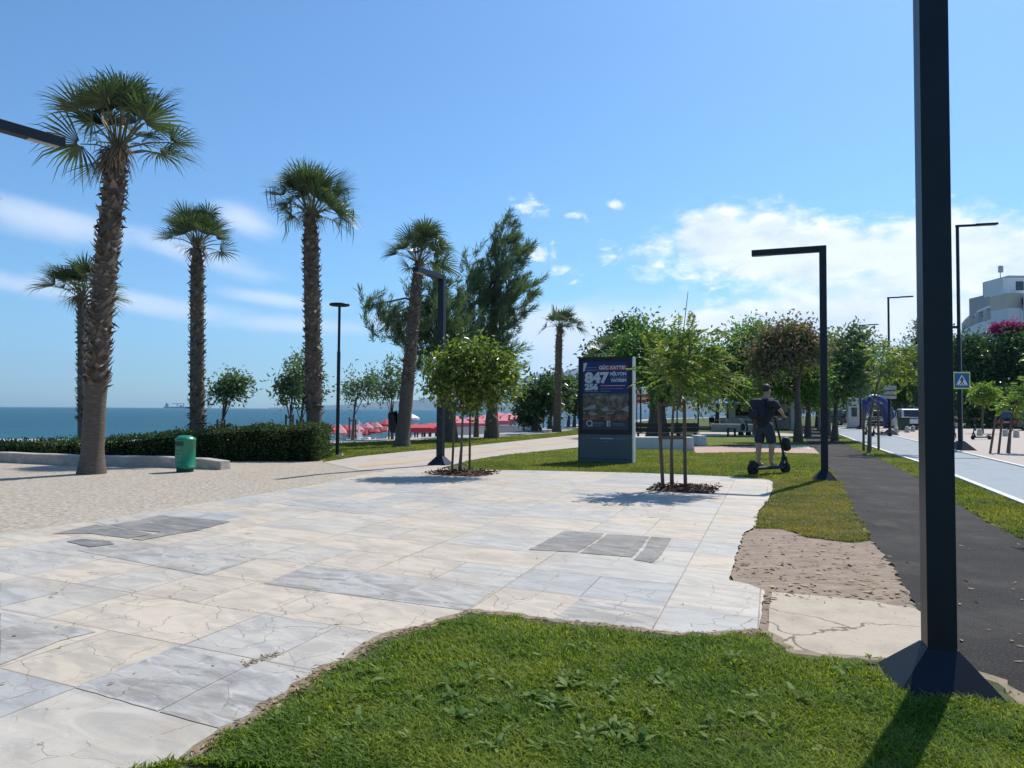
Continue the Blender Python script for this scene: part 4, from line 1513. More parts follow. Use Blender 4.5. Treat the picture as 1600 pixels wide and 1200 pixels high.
def stakes(label, posts, bars, r=.028):
    """tree stakes with cross ties: posts = list of (foot, head)"""
    c = sum((Vector(p[0]) for p in posts), Vector()) / len(posts)
    c.z = 0
    root = thing('tree_stakes', label, 'tree stakes', c, 0, 'wooden stakes round the young trees')
    for a, b_ in posts:
        MB().tube([Vector(a) - c, (Vector(a) + Vector(b_)) / 2 - c, Vector(b_) - c], [r, r * .97, r * .94], 10).build('stake', M['wood'], root)
    for a, b_ in bars:
        MB().bar(Vector(a) - c, Vector(b_) - c, .025, .055).build('tie_rail', M['wood'], root)
    return root


def mulch_bed(label, c, sx, sy, rz, seed):
    rg = np.random.default_rng(seed)
    root = thing('mulch_bed', label, 'mulch bed', (c.x, c.y, 0), rz)
    mb = MB()
    n = 14
    vs = []
    for j in range(n + 1):
        for i in range(n + 1):
            x, y = (i / n - .5) * sx, (j / n - .5) * sy
            e = min(1, 4 * min(i, n - i, j, n - j) / n)
            vs.append((x + rg.normal(0, .012), y + rg.normal(0, .012), .032 + e * (.035 + rg.random() * .03)))
    fs = [(j * (n + 1) + i, j * (n + 1) + i + 1, (j + 1) * (n + 1) + i + 1, (j + 1) * (n + 1) + i) for j in range(n) for i in range(n)]
    mb.add(vs, fs, 0, True)
    mb.build('soil', M['soil'], root)
    k = 900
    P = np.stack([rg.normal(0, .34, k).clip(-.56, .56) * sx, rg.normal(0, .34, k).clip(-.6, .6) * sy, rg.uniform(.045, .105, k)], 1)
    D_ = unit(np.stack([rg.normal(0, 1, k), rg.normal(0, 1, k), rg.normal(.05, .25, k)], 1))
    V, F = diamonds(rg, P, D_, rg.uniform(.04, .10, k), rg.uniform(.015, .04, k), .3)
    o = nmesh('bark_chips', V, F, M['mulch'], root)
    return root


c1 = G(722, 743)
mulch_bed('red brown bark mulch round the foot of the citrus tree', c1, 1.15, .95, -R_(22), 1)
D = c1.y
posts = [((G(706, 742)), AT(711, 628, D)), (G(719, 741), AT(724, 620, D + .15)), (G(733.5, 741), AT(735, 628, D))]
stakes('three brown stakes with one top rail holding the dense citrus tree', [(G(706, 742), AT(711.5, 629, G(706, 742).y)), (G(733.5, 741), AT(735, 629, G(733.5, 741).y))],
       [(AT(708, 637, D - .1), AT(740, 637, D + .1))])
tree('citrus_tree', 'dense round young citrus tree with glossy leaves, staked in the paving', 'tree', G(718, 741), [G(718, 741), AT(721, 700, D), AT(723, 650, D), AT(727, 605, D)], .036,
     [ellipse(730, 590, 46, 36, D), ellipse(696, 588, 34, 32, D), ellipse(765, 590, 40, 38, D), ellipse(742, 556, 42, 26, D), ellipse(708, 560, 28, 24, D), ellipse(783, 575, 28, 26, D), ellipse(686, 604, 22, 20, D), ellipse(748, 616, 40, 22, D), ellipse(797, 606, 18, 20, D), ellipse(755, 538, 20, 14, D), ellipse(676, 575, 14, 16, D), ellipse(720, 628, 30, 12, D)],
     'citrus', .12, .055, 430, 18, .24, 'broad', (.15, 0, 0), .3, seed=41, bark='youngbark', limbs=14, shell=.2)

c2 = G(1071, 768)
mulch_bed('dark brown bark mulch square round the feathery staked tree', c2, .95, 1.0, -R_(22), 2)
D = c2.y
pl, pm, pr = (G(1036, 767), AT(1029, 627, G(1036, 767).y)), (G(1050, 762), AT(1050, 640, G(1050, 762).y)), (G(1071, 765), AT(1069, 625, G(1071, 765).y))
stakes('pair of stout stakes with two rails holding the feathery tree', [pl, pr], [(AT(1028, 633, D - .1), AT(1070, 631, D)), (AT(1029, 684, D - .1), AT(1072, 684, D))], .034)
tree('feathery_tree', 'young feathery tree with drooping fronds and bare shoots, staked in the paving', 'tree', G(1050, 762), [G(1050, 762), AT(1049, 700, D), AT(1052, 640, D), AT(1058, 570, D)], .034,
     [ellipse(1068, 580, 42, 54, D), ellipse(1035, 575, 28, 44, D), ellipse(1105, 572, 34, 46, D), ellipse(1085, 540, 42, 30, D), ellipse(1042, 596, 22, 22, D), ellipse(1118, 592, 28, 30, D), ellipse(1025, 548, 20, 26, D)],
     'feather', .12, .036, 270, 24, .46, 'feather', (.45, 0, .3), .38, seed=42, bark='youngbark', limbs=12, shell=.1)
sh = MB()
bt = thing('bare_shoots', 'thin bare shoots sticking up out of the feathery staked tree', 'branches', AT(1060, 640, D))
o_ = AT(1060, 640, D)
for a_, b__ in (((1063, 560), (1075, 456)), ((1062, 560), (1060, 488)), ((1075, 560), (1085, 490)), ((1058, 560), (1064, 520))):
    sh.tube([Vector((0, 0, 0)), AT(*a_, D) - o_, AT(*b__, D) - o_], [.016, .012, .005], 6)
sh.build('shoot', M['youngbark'], bt)

# ---------------------------------------------------------------- young trees on the sea side
SEA = [('smallest staked tree, alone behind the hedge against the sea', (345, 699), [(345, 699), (347, 660), (354, 630)], 27, [ellipse(360, 605, 22, 20, 27), ellipse(346, 612, 12, 16, 27), ellipse(377, 595, 10, 9, 27)], [(340, 655), (351, 655)]),
       ('leafy staked tree left of the round headed palm', (453, 700), [(453, 700), (454, 660), (456, 625)], 27, [ellipse(452, 600, 26, 24, 27), ellipse(468, 580, 22, 28, 27), ellipse(440, 612, 16, 14, 27)], [(447, 648), (458, 648)]),
       ('staked tree half hidden behind the round headed palm', (469, 697), [(469, 697), (470, 660), (474, 630)], 29, [ellipse(480, 590, 24, 34, 29), ellipse(496, 612, 16, 14, 29), ellipse(470, 620, 14, 12, 29)], [(464, 655), (474, 655)]),
       ('staked tree just right of the round lamp', (551, 688), [(551, 688), (553, 650), (556, 625)], 36, [ellipse(562, 602, 28, 26, 36), ellipse(548, 610, 18, 18, 36), ellipse(580, 600, 16, 22, 36)], [(546, 652), (556, 655)]),
       ('young tree with a black jacket on its stake', (613, 689), [(613, 689), (612, 650), (612, 625)], 35, [ellipse(612, 595, 28, 30, 35), ellipse(600, 615, 16, 14, 35), ellipse(628, 600, 14, 24, 35)], [(608, 650), (619, 650)])]
for k, (lb, b_, tr_, D, lobes, sp) in enumerate(SEA):
    gb = AT(*b_, D)
    gb.z = min(gb.z, 0.0)
    tr_w = trunk_px(tr_, D)
    tr_w[0] = gb
    tree('young_tree', lb, 'tree', gb, tr_w, .07, lobes, 'olive', .20, .075, 95, 14, .34, 'broad', (.4, 0, 0), .15, seed=50 + k, bark='youngbark', group='young staked trees on the sea side', limbs=9, shell=.15)
    stakes('pair of thin stakes at the ' + lb, [(Vector((AT(x, y, D + .2).x, D + .2, 0)), AT(x, y, D + .2)) for x, y in sp], [(AT(sp[0][0], sp[0][1] + 4, D + .2), AT(sp[1][0], sp[1][1] + 4, D + .2))], .04)

# ---------------------------------------------------------------- dark broad trees beyond the sea lawn
tree('ficus_tree', 'dark round ficus with several trunks, left of the far palm', 'tree', G(838, 672), trunk_px([(838, 672), (836, 660), (838, 648)], 50), .34,
     [ellipse(835, 622, 26, 30, 50), ellipse(820, 632, 18, 22, 50), ellipse(852, 618, 20, 28, 50), ellipse(828, 648, 16, 14, 50)], 'ficus', .34, .20, 130, 26, .6, seed=61, limbs=10, shell=.1)
tree('ficus_tree', 'dark ficus partly behind the far palm trunk', 'tree', G(859, 670), trunk_px([(859, 670), (860, 655), (864, 635)], 53), .18,
     [ellipse(872, 610, 20, 28, 53), ellipse(860, 618, 16, 22, 53), ellipse(884, 610, 12, 22, 53)], 'olive', .34, .18, 100, 24, .6, seed=62, shell=.1)
for k, (px, lb) in enumerate(((897, 'small dark tree at the left edge of the advertising board'), (888, 'slim dark tree between the far palm and the advertising board'), (914, 'dark tree hidden behind the advertising board, left half'))):
    tree('ficus_tree', lb, 'tree', G(px, 668), trunk_px([(px, 668), (px + 1, 650), (px, 632)], 58 + 4 * k), .14, [ellipse(px + 2, 622, 15, 20, 58 + 4 * k), ellipse(px, 606, 12, 12, 58 + 4 * k)], 'ficus', .36, .2, 70, 22, .6, seed=63 + k, shell=.1)

# ---------------------------------------------------------------- trees behind the board and over the cafe
D = 40
tree('broad_tree', 'large mid green tree directly right of the advertising board', 'tree', G(1022, 684), trunk_px([(1022, 684), (1024, 650), (1022, 610), (1020, 580)], D), .40,
     [ellipse(1020, 562, 48, 52, D), ellipse(985, 562, 36, 42, D), ellipse(1050, 545, 44, 40, D), ellipse(1010, 525, 34, 24, D), ellipse(965, 580, 20, 34, D), ellipse(1060, 580, 36, 38, D), ellipse(1034, 590, 34, 22, D), ellipse(1085, 560, 30, 40, D)], 'green', .24, .12, 430, 26, .6, seed=71, shell=.1, wind=(.3, 0, 0))
tree('broad_tree', 'dark trunked tree shading the benches beside the board', 'tree', G(1033, 690), trunk_px([(1033, 690), (1031, 650), (1032, 600)], 37), .42,
     [ellipse(1034, 600, 32, 32, 37), ellipse(1055, 570, 32, 44, 37), ellipse(1042, 614, 18, 24, 37)], 'green', .22, .11, 150, 24, .5, seed=72, shell=.1)
tree('broad_tree', 'dark pine like tree top behind the shaggy palm', 'tree', G(965, 664), trunk_px([(965, 664), (968, 600), (972, 540)], 70), .4,
     [ellipse(972, 515, 28, 18, 70), ellipse(948, 545, 26, 20, 70), ellipse(992, 508, 16, 14, 70), ellipse(930, 560, 18, 16, 70), ellipse(965, 565, 30, 24, 70)], 'ficus', .45, .22, 170, 22, .8, seed=73, shell=.1)
D = 46
tree('broad_tree', 'large green tree over the cafe roof, behind the scooter rider', 'tree', G(1187, 683), trunk_px([(1187, 683), (1186, 640), (1182, 590), (1180, 560)], D), .38,
     [ellipse(1180, 560, 52, 56, D), ellipse(1150, 580, 44, 46, D), ellipse(1170, 524, 38, 24, D), ellipse(1125, 596, 34, 34, D), ellipse(1205, 555, 36, 46, D), ellipse(1160, 605, 50, 26, D), ellipse(1120, 565, 26, 30, D)], 'green', .26, .13, 470, 26, .65, seed=74, shell=.1)
tree('broad_tree', 'dark spreading tree low behind the cafe roof', 'tree', G(1165, 668), trunk_px([(1165, 668), (1165, 640), (1165, 610)], 66), .38,
     [ellipse(1150, 595, 50, 30, 66), ellipse(1200, 600, 46, 30, 66), ellipse(1100, 605, 30, 26, 66), ellipse(1240, 610, 34, 28, 66), ellipse(1175, 620, 60, 18, 66)], 'ficus', .40, .2, 260, 24, .9, seed=174, shell=.1)
D = 33
tree('broad_tree', 'rusty brown tree full of seed pods above the asphalt path', 'tree', G(1247, 691), trunk_px([(1247, 691), (1247, 660), (1246, 620), (1246, 590)], D), .19,
     [ellipse(1238, 540, 46, 32, D), ellipse(1205, 556, 36, 30, D), ellipse(1262, 548, 24, 32, D), ellipse(1225, 530, 40, 20, D), ellipse(1190, 575, 26, 22, D)], 'rusty', .20, .10, 330, 24, .55, seed=75, shell=.15)
tree('broad_tree', 'low green branches hanging under the rusty tree', 'tree', G(1262, 683), trunk_px([(1262, 683), (1263, 640), (1258, 610)], 35), .14,
     [ellipse(1250, 592, 42, 28, 35), ellipse(1276, 600, 22, 34, 35), ellipse(1220, 596, 34, 24, 35), ellipse(1190, 602, 24, 20, 35), ellipse(1240, 612, 34, 16, 35)], 'green', .2, .1, 260, 24, .5, seed=76, shell=.1)
# row of trees along the asphalt path
ROW = [(1304, 689, 29, 'nearest tree of the row right of the slim lamp, with feathery top', [(1315, 562, 34, 46), (1345, 545, 22, 30), (1298, 578, 28, 44), (1332, 590, 30, 36), (1360, 575, 20, 30), (1330, 528, 14, 16), (1310, 612, 26, 20)], 'olive'),
       (1293, 682, 34, 'second tree of the row right behind the slim lamp', [(1302, 560, 30, 42), (1290, 592, 30, 38), (1275, 570, 18, 30)], 'green'),
       (1286, 676, 43, 'third tree of the row along the asphalt path', [(1296, 575, 28, 40), (1282, 600, 28, 30)], 'green'),
       (1281, 672, 52, 'fourth tree of the row along the asphalt path', [(1284, 590, 26, 34), (1280, 612, 24, 20)], 'rusty'),
       (1277, 668, 64, 'fifth tree of the row, near the end of the asphalt path', [(1278, 600, 26, 26)], 'rusty'),
       (1262, 666, 72, 'far tree closing the end of the asphalt path', [(1262, 602, 30, 34), (1240, 612, 24, 28)], 'green'),
       (1330, 666, 74, 'tree behind the white kiosk', [(1335, 580, 30, 40), (1352, 606, 24, 30), (1315, 605, 22, 30)], 'olive'),
       (1210, 668, 70, 'dark tree behind the cafe', [(1212, 590, 40, 46), (1180, 605, 36, 36)], 'ficus'),
       (1120, 666, 74, 'dark tree left of the cafe pillar', [(1130, 585, 32, 40), (1104, 590, 22, 34)], 'ficus')]
for k, (px, py, D, lb, lobes, lf) in enumerate(ROW):
    gb = G(px, py)
    D = gb.y
    tree('path_tree', lb, 'tree', gb, trunk_px([(px, py), (px + 1, py - 30), (px + 3, py - 62)], D), .13 + D * .001, [ellipse(a, b_, c, d, D) for a, b_, c, d in lobes], lf, .13 + D * .003, .065 + D * .0016, 210, 24, .3 + D * .006, 'broad', (.35, 0, .05), .1, seed=80 + k, group='trees along the asphalt path', shell=.15)

# far trees filling the right half behind the road
FAR = [(1380, 660, 88, 'pale green tree behind the blue arch', [(1376, 585, 34, 40), (1398, 605, 30, 34), (1360, 610, 26, 30)], 'green'),
       (1412, 660, 90, 'leafy tree above the parked white car', [(1415, 585, 32, 48), (1430, 560, 20, 36), (1405, 612, 30, 24)], 'olive'),
       (1440, 658, 95, 'dark conifer tip left of the near lamp post', [(1446, 545, 14, 34), (1446, 590, 24, 54), (1440, 515, 7, 18)], 'ficus'),
       (1345, 658, 110, 'bushy tree far behind the kiosk', [(1350, 595, 36, 36), (1325, 610, 26, 28)], 'green'),
       (1470, 657, 100, 'dark tree behind the near lamp post', [(1470, 580, 34, 60)], 'ficus'),
       (1400, 656, 130, 'dark tree far down the road behind the parked cars', [(1400, 615, 50, 26), (1440, 615, 40, 30), (1360, 622, 40, 22)], 'ficus'),
       (1515, 660, 78, 'dark hillside tree under the hotel, left part', [(1520, 565, 36, 46), (1502, 600, 28, 54), (1530, 606, 44, 50), (1510, 545, 22, 24)], 'ficus'),
       (1565, 660, 76, 'dark hillside tree under the bougainvillea', [(1560, 560, 44, 46), (1580, 596, 44, 54), (1550, 612, 40, 44), (1585, 540, 30, 26)], 'ficus'),
       (1620, 660, 74, 'dark hillside tree at the right edge', [(1606, 555, 40, 48), (1618, 605, 48, 54)], 'ficus'),
       (1545, 660, 70, 'low dark shrub mass along the road behind the bollards', [(1520, 632, 40, 24), (1560, 636, 40, 22), (1600, 634, 40, 24)], 'ficus')]
for k, (px, py, D, lb, lobes, lf) in enumerate(FAR):
    gb = AT(px, py, D)
    gb.z = 0
    tree('broad_tree', lb, 'tree', gb, [gb, gb + Vector((.2, 0, 2.0)), Vector(ellipse(*lobes[0], D)[0])], .3, [ellipse(a, b_, c, d, D) for a, b_, c, d in lobes], lf, .42, .22, 230 if lf != 'ficus' else 380, 26, 1.0, 'broad', (.2, 0, 0), .15, seed=100 + k, shell=.1)
D = 80
gb = AT(1577, 660, D); gb.z = 0
tree('bougainvillea', 'bright magenta bougainvillea draped over the dark hillside below the hotel', 'bougainvillea', gb, [gb, gb + Vector((0, 0, 5)), AT(1577, 530, D - 3)], .2,
     [ellipse(1580, 512, 26, 5, D - 4), ellipse(1560, 514, 10, 4, D - 4), ellipse(1600, 513, 16, 6, D - 4)], 'magenta', .26, .2, 110, 26, .4, seed=120, shell=.2, limbs=5)
# young staked street trees on the right
D = 27
gb = AT(1358, 704, 26); gb.z = 0
tree('young_tree', 'young feathery street tree leaning on three stakes beside the cycle path', 'tree', gb, [gb, AT(1358, 660, 26), AT(1366, 620, 26), AT(1376, 585, 26)], .055,
     [ellipse(1392, 560, 30, 28, 26), ellipse(1375, 550, 26, 26, 26), ellipse(1410, 565, 26, 28, 26), ellipse(1430, 570, 20, 30, 26), ellipse(1425, 600, 20, 20, 26), ellipse(1385, 590, 22, 14, 26)], 'feather', .20, .055, 130, 18, .55, 'feather', (.6, 0, 0), .35, seed=121, bark='youngbark', shell=.1)
stakes('three dark stakes at the feathery street tree beside the cycle path', [(G(1349.5, 705), AT(1349, 640, G(1349.5, 705).y)), (G(1360, 704), AT(1360, 640, G(1360, 704).y)), (G(1373, 704), AT(1372, 640, G(1373, 704).y))],
       [(AT(1347, 643, 26.6), AT(1376, 643, 26.6)), (AT(1347, 655, 26.6), AT(1376, 655, 26.6))], .045)
gb = AT(1535, 677, 52); gb.z = 0
tree('young_tree', 'lime green mop headed street tree right of the crossing sign', 'tree', gb, [gb, AT(1535, 660, 52), AT(1536, 630, 52)], .08, [ellipse(1537, 614, 15, 11, 52), ellipse(1530, 618, 9, 9, 52), ellipse(1545, 618, 8, 9, 52)], 'limegreen', .30, .12, 80, 22, .4, seed=122, bark='youngbark', shell=.2)
gb = G(1575, 708)
tree('young_tree', 'windblown street tree at the right edge on three slanted stakes', 'tree', gb, [gb, AT(1577, 680, gb.y), AT(1583, 640, gb.y)], .05, [ellipse(1592, 622, 24, 22, gb.y), ellipse(1578, 636, 16, 14, gb.y), ellipse(1605, 605, 22, 20, gb.y)], 'limegreen', .17, .06, 110, 18, .4, 'feather', (.5, 0, 0), .4, seed=123, bark='youngbark', shell=.1)
stakes('three slanted stakes with a rail at the windblown street tree', [(G(1547, 709), AT(1556, 650, G(1547, 709).y)), (G(1560, 709), AT(1566, 655, G(1560, 709).y)), (G(1577, 707), AT(1580, 655, G(1577, 707).y))], [(AT(1552, 661, 26.9), AT(1581, 661, 26.9))], .04)

gb = Vector((7.05, 9.0, 0))
tree('young_tree', 'young feathery tree just outside the right edge, throwing its shadow on the asphalt', 'tree', gb, [gb, gb + Vector((0, 0, 1.2)), gb + Vector((.05, 0, 2.2))], .035, [((7.1, 9.0, 2.4), (.5, .55, .5)), ((7.0, 8.9, 2.1), (.4, .4, .3))], 'feather', .12, .035, 90, 22, .4, 'feather', (.4, 0, .1), .5, seed=140, bark='youngbark', shell=.1)

# ---------------------------------------------------------------- hedge and low wall


def hedge():
    rg = np.random.default_rng(77)
    # front line of the hedge and its height along the way
    fl = [(-30, 20.2, .40), (-16, 20.0, .42), (-13.6, 19.9, .45), (-11, 19.7, .58), (-8.5, 19.8, .84), (-7.2, 20.0, .94), (-5.35, 20.15, .97)]
    root = thing('clipped_hedge', 'long clipped dark green hedge running behind the low wall to the round lamp', 'hedge', (-5.35, 20.15, 0))
    off = Vector((-5.35, 20.15, 0))
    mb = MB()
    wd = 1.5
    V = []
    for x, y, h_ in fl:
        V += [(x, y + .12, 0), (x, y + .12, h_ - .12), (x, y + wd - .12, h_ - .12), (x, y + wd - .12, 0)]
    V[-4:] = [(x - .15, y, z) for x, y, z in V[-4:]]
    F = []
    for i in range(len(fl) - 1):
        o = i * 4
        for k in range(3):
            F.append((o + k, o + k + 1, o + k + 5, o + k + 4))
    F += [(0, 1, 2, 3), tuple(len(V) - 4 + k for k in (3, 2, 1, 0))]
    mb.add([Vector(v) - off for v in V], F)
    mb.build('shade_core', M['hedgecore'], root)  # solid core; the shade inside the hedge is put into its dark colour
    n = 26000
    xs = -5.35 - (rg.random(n) ** 1.25) * 20
    fx = [f[0] for f in fl]
    yf, hh = np.interp(xs, fx, [f[1] for f in fl]), np.interp(xs, fx, [f[2] for f in fl])
    side = rg.random(n)
    bump = .045 * np.sin(xs * 5.2) + .03 * np.sin(xs * 11.7 + 2)
    P = np.where((side < .55)[:, None], np.stack([xs, yf + .05 + rg.normal(0, .05, n) + bump, rg.random(n) * hh], 1), np.stack([xs, yf + rg.random(n) * wd, hh - .06 + rg.normal(0, .045, n) + bump], 1))
    D_ = np.where((side < .55)[:, None], np.array([0, -1, .35]), np.array([0, -.1, 1]))
    e = 1600
    Pe = np.stack([-5.35 + rg.normal(0, .06, e), 20.15 + rg.random(e) * wd, rg.random(e) * .97], 1)
    P = np.concatenate([P, Pe])
    D_ = np.concatenate([D_, np.tile([1, 0, .3], (e, 1))])
    D_ = unit(D_ + rg.normal(0, .55, P.shape))
    V, F = diamonds(rg, P, D_, rg.uniform(.05, .10, len(P)), rg.uniform(.03, .055, len(P)))
    nmesh('leaves', V - np.array(off), F, M['hedge'], root)


hedge()


def low_wall():
    root = thing('low_wall', 'low weathered concrete kerb wall with a broken end beside the green bin', 'low wall', G(345, 735))
    o = G(345, 735).to_2d()
    pts = [G(345, 735).to_2d(), G(250, 731).to_2d(), G(110, 728).to_2d(), G(0, 723).to_2d(), G(0, 723).to_2d() + Vector((-14, 1.2))]
    V, n = [], len(pts)
    rg = random.Random(4)
    line = []
    for i in range(n - 1):
        k = max(2, int((pts[i + 1] - pts[i]).length / .5))
        line += [pts[i].lerp(pts[i + 1], j / k) for j in range(k)]
    line.append(pts[-1])
    for i, p in enumerate(line):
        d = (line[min(i + 1, len(line) - 1)] - line[max(i - 1, 0)]).normalized()
        q = Vector((-d.y, d.x))
        if q.y < 0:
            q = -q
        h_ = .26 - (.05 if i == 0 else 0) + rg.uniform(-.008, .008)
        a = p - o
        V += [(a.x, a.y, 0), (a.x + rg.uniform(-.006, .006), a.y, h_ - .02), (a.x + q.x * .02, a.y + q.y * .02, h_), (a.x + q.x * .30, a.y + q.y * .30, h_), (a.x + q.x * .32, a.y + q.y * .32, 0)]
    m = len(line)
    F = [(i * 5 + k, i * 5 + k + 1, i * 5 + k + 6, i * 5 + k + 5) for i in range(m - 1) for k in range(4)] + [(4, 3, 2, 1, 0), tuple((m - 1) * 5 + k for k in range(5))]
    MB().add(V, F).build('wall_body', M['wallstone'], root)


M['wallstone'] = mat('weathered_concrete', (.52, .47, .41), (.36, .31, .27), 2.2, .9, .5, 25, c3=(.60, .55, .48), detail=9)
low_wall()

# ================================================================== STREET FURNITURE
GRID = -R_(21)   # the park grid is turned 21 degrees to the view


def square_lamp(label, g, arm_az, height=4.9, arm=1.36, sec=.14, seed=0, rz=None):
    """square post on a pyramid shoe with one flat square arm; arm_az measured from +X"""
    root = thing('park_lamp', label, 'street lamp', (g.x, g.y, 0), 0, 'square charcoal park lamps')
    rz = GRID if rz is None else rz
    MB().box((0, 0, height / 2 + .02), (sec, sec, height - .04), 0, rz).build('post', M['lamp'], root, .004)
    # shoe: flat plate, sloping gussets to the post
    rot = Matrix.Rotation(rz, 3, 'Z')
    a, b_ = .25, sec / 2 + .004
    vs = [rot @ Vector(v) for v in ((-a, -a, .005), (a, -a, .005), (a, a, .005), (-a, a, .005), (-a, -a, .035), (a, -a, .035), (a, a, .035), (-a, a, .035), (-b_, -b_, .23), (b_, -b_, .23), (b_, b_, .23), (-b_, b_, .23))]
    mb = MB().add(vs, [(3, 2, 1, 0)] + [(i, (i + 1) % 4, 4 + (i + 1) % 4, 4 + i) for i in range(4)] + [(4 + i, 4 + (i + 1) % 4, 8 + (i + 1) % 4, 8 + i) for i in range(4)] + [(8, 9, 10, 11)])
    mb.build('base_shoe', M['lamp'], root)
    d = Vector((math.cos(arm_az), math.sin(arm_az), 0))
    c = d * (arm / 2 - sec / 2) + Vector((0, 0, height - .055))
    MB().box(c, (arm, sec * .98, .125), 0, arm_az).build('arm', M['lamp'], root, .004)
    MB().box(d * (arm - sec / 2 - .24) + Vector((0, 0, height - .121)), (.36, sec * .66, .012), 0, arm_az).build('lamp_panel', M['lens'], root)
    return root


ARM_L = math.pi - R_(21)
square_lamp('massive near charcoal lamp post cropped by the top of the picture', G(1468, 1078), ARM_L, 4.9, 1.36, .138, rz=-R_(16))
square_lamp('slim charcoal lamp with its arm to the left, between the lawn and the asphalt path', G(1288.5, 752), ARM_L, 4.95, 1.5)
lq = G(688, 727)
square_lamp('charcoal lamp standing behind the citrus tree, its arm pointing at the viewer', lq, math.atan2(-1.2, -.55), 4.95, 1.38, .165)
square_lamp('charcoal lamp outside the left edge with only its arm tip in view', Vector((-6.62, 8.35, 0)), math.atan2(.83, .57), 4.93, 1.42, .15)


def tall_lamp(label, g, height, arm, box_h=None):
    root = thing('street_light', label, 'street light', (g.x, g.y, 0), 0, 'tall street lights by the road')
    mb = MB().tube([(0, 0, .2), (0, 0, 4.4)], [.105, .10], 4, smooth=False)
    mb.tube([(0, 0, 4.4), (0, 0, height)], [.075, .07], 4, smooth=False)
    mb.build('post', M['lamp'], root)
    vs = [(-.4, -.4, .01), (.4, -.4, .01), (.4, .4, .01), (-.4, .4, .01), (-.10, -.10, .36), (.10, -.10, .36), (.10, .10, .36), (-.10, .10, .36)]
    MB().add(vs, [(3, 2, 1, 0), (4, 5, 6, 7)] + [(i, (i + 1) % 4, 4 + (i + 1) % 4, 4 + i) for i in range(4)]).build('base_shoe', M['lamp'], root)
    MB().bar((-.06, 0, height), (arm * .45, 0, height + .04), .09, .08).build('arm', M['lamp'], root)
    MB().bar((arm * .45, 0, height + .05), (arm, 0, height + .10), .2, .075).build('lamp_head', M['lamp'], root)
    return root


tl = tall_lamp('tall street light beside the crossing sign', G(1501, 703.5), 8.75, 1.55)
MB().bar((-.35, 0, 4.78), (0, 0, 4.78), .09, .1).build('bracket', M['lamp'], tl)
tall_lamp('tall street light left of the near post, behind the cycle path', G(1390.5, 680), 8.75, 1.55)
tall_lamp('farthest street light, just above the trees', G(1345, 671), 8.75, 1.55)
# ring lamp
gq = G(527, 713)
root = thing('ring_lamp', 'slim round lamp with a flat ring head at the end of the hedge', 'street lamp', gq)
MB().tube([(0, 0, 0), (0, 0, 3.2)], .055, 12).tube([(0, 0, 3.2), (0, 0, 4.6)], .042, 12).build('post', M['lamp'], root)
MB().lathe([(.16, 0), (.16, .03), (.06, .06)], 12).build('base_plate', M['lamp'], root)
mb = MB()
ring = [Vector((.28 * math.cos(k / 24 * 6.2832), .28 * math.sin(k / 24 * 6.2832), 4.64)) for k in range(25)]
mb.tube(ring, .034, 6, cap=False)
mb.bar((-.27, 0, 4.64), (.27, 0, 4.64), .05, .05)
mb.build('ring_head', M['lamp'], root)
# small junction rock at its foot
qq = G(534, 714)
MBr = MB().add([Vector(v) * .12 for v in ((1, 0, 0), (0, 1, 0), (-1, .2, 0), (0, -1, 0), (.1, 0, 1.2))], [(0, 1, 4), (1, 2, 4), (2, 3, 4), (3, 0, 4), (3, 2, 1, 0)]).build('stone', M['concrete'], None, loc=qq)
tag(MBr, 'pale stone lying at the foot of the ring lamp', 'stone')

# ---------------------------------------------------------------- advertising board
M['panelgrey'] = mat('slate_panel', (.10, .122, .136), (.085, .106, .118), 1.5, .5, spec=.15)
M['posterblue'] = mat('poster_navy', (.020, .030, .125), (.026, .040, .155), 1.2, .35, spec=.15)
M['posterred'] = mat('poster_red', (.36, .035, .05), (.32, .03, .045), 3, .4, spec=.15)
M['postergrey'] = mat('poster_slate', (.065, .065, .095), (.055, .055, .08), 2, .4, spec=.15)
M['posterwhite'] = mat('poster_white', (.50, .53, .58), (.44, .47, .52), 3, .45, spec=.15)
M['posterdim'] = mat('poster_pale_blue', (.17, .20, .27), (.14, .17, .23), 9, .45, spec=.15)
M['edgepale'] = mat('anodised_edge', (.55, .57, .54), (.48, .50, .48), 3, .4, metallic=.3)
pm_ = bpy.data.materials.new('poster_aerial_photo')
pm_.use_nodes = True
t = NT(pm_.node_tree)
out = t.n('ShaderNodeOutputMaterial')
b = t.n('ShaderNodeBsdfPrincipled')
b.inputs['Roughness'].default_value = .35
b.inputs['Specular IOR Level'].default_value = .15
co = t.n('ShaderNodeTexCoord').outputs['Object']
c = t.ramp(t.noise(co, 7, 6, .7, .6), [(.3, (.015, .03, .028)), (.45, (.06, .085, .07)), (.55, (.19, .13, .10)), (.68, (.27, .26, .25))])
zz = t.sep(co)[2]
c = t.mix(t.smooth(zz, 1.45, 1.2), c, t.mix(1.0, c, (1.5, .75, .6), 'MULTIPLY'))
t.put(b.inputs['Base Color'], c)
t.put(out.inputs[0], b.outputs[0])
gb = G(946, 724)
root = thing('advertising_board', 'freestanding dark blue advertising board with big white 847 on its poster', 'advertising board', gb, -R_(20))
BW, BH, BT = 1.52, 2.9, .30


def bx(cx):
    return (cx - 324) / 552 * BW


def bz(cy):
    return (1165 - cy) / 1110 * BH


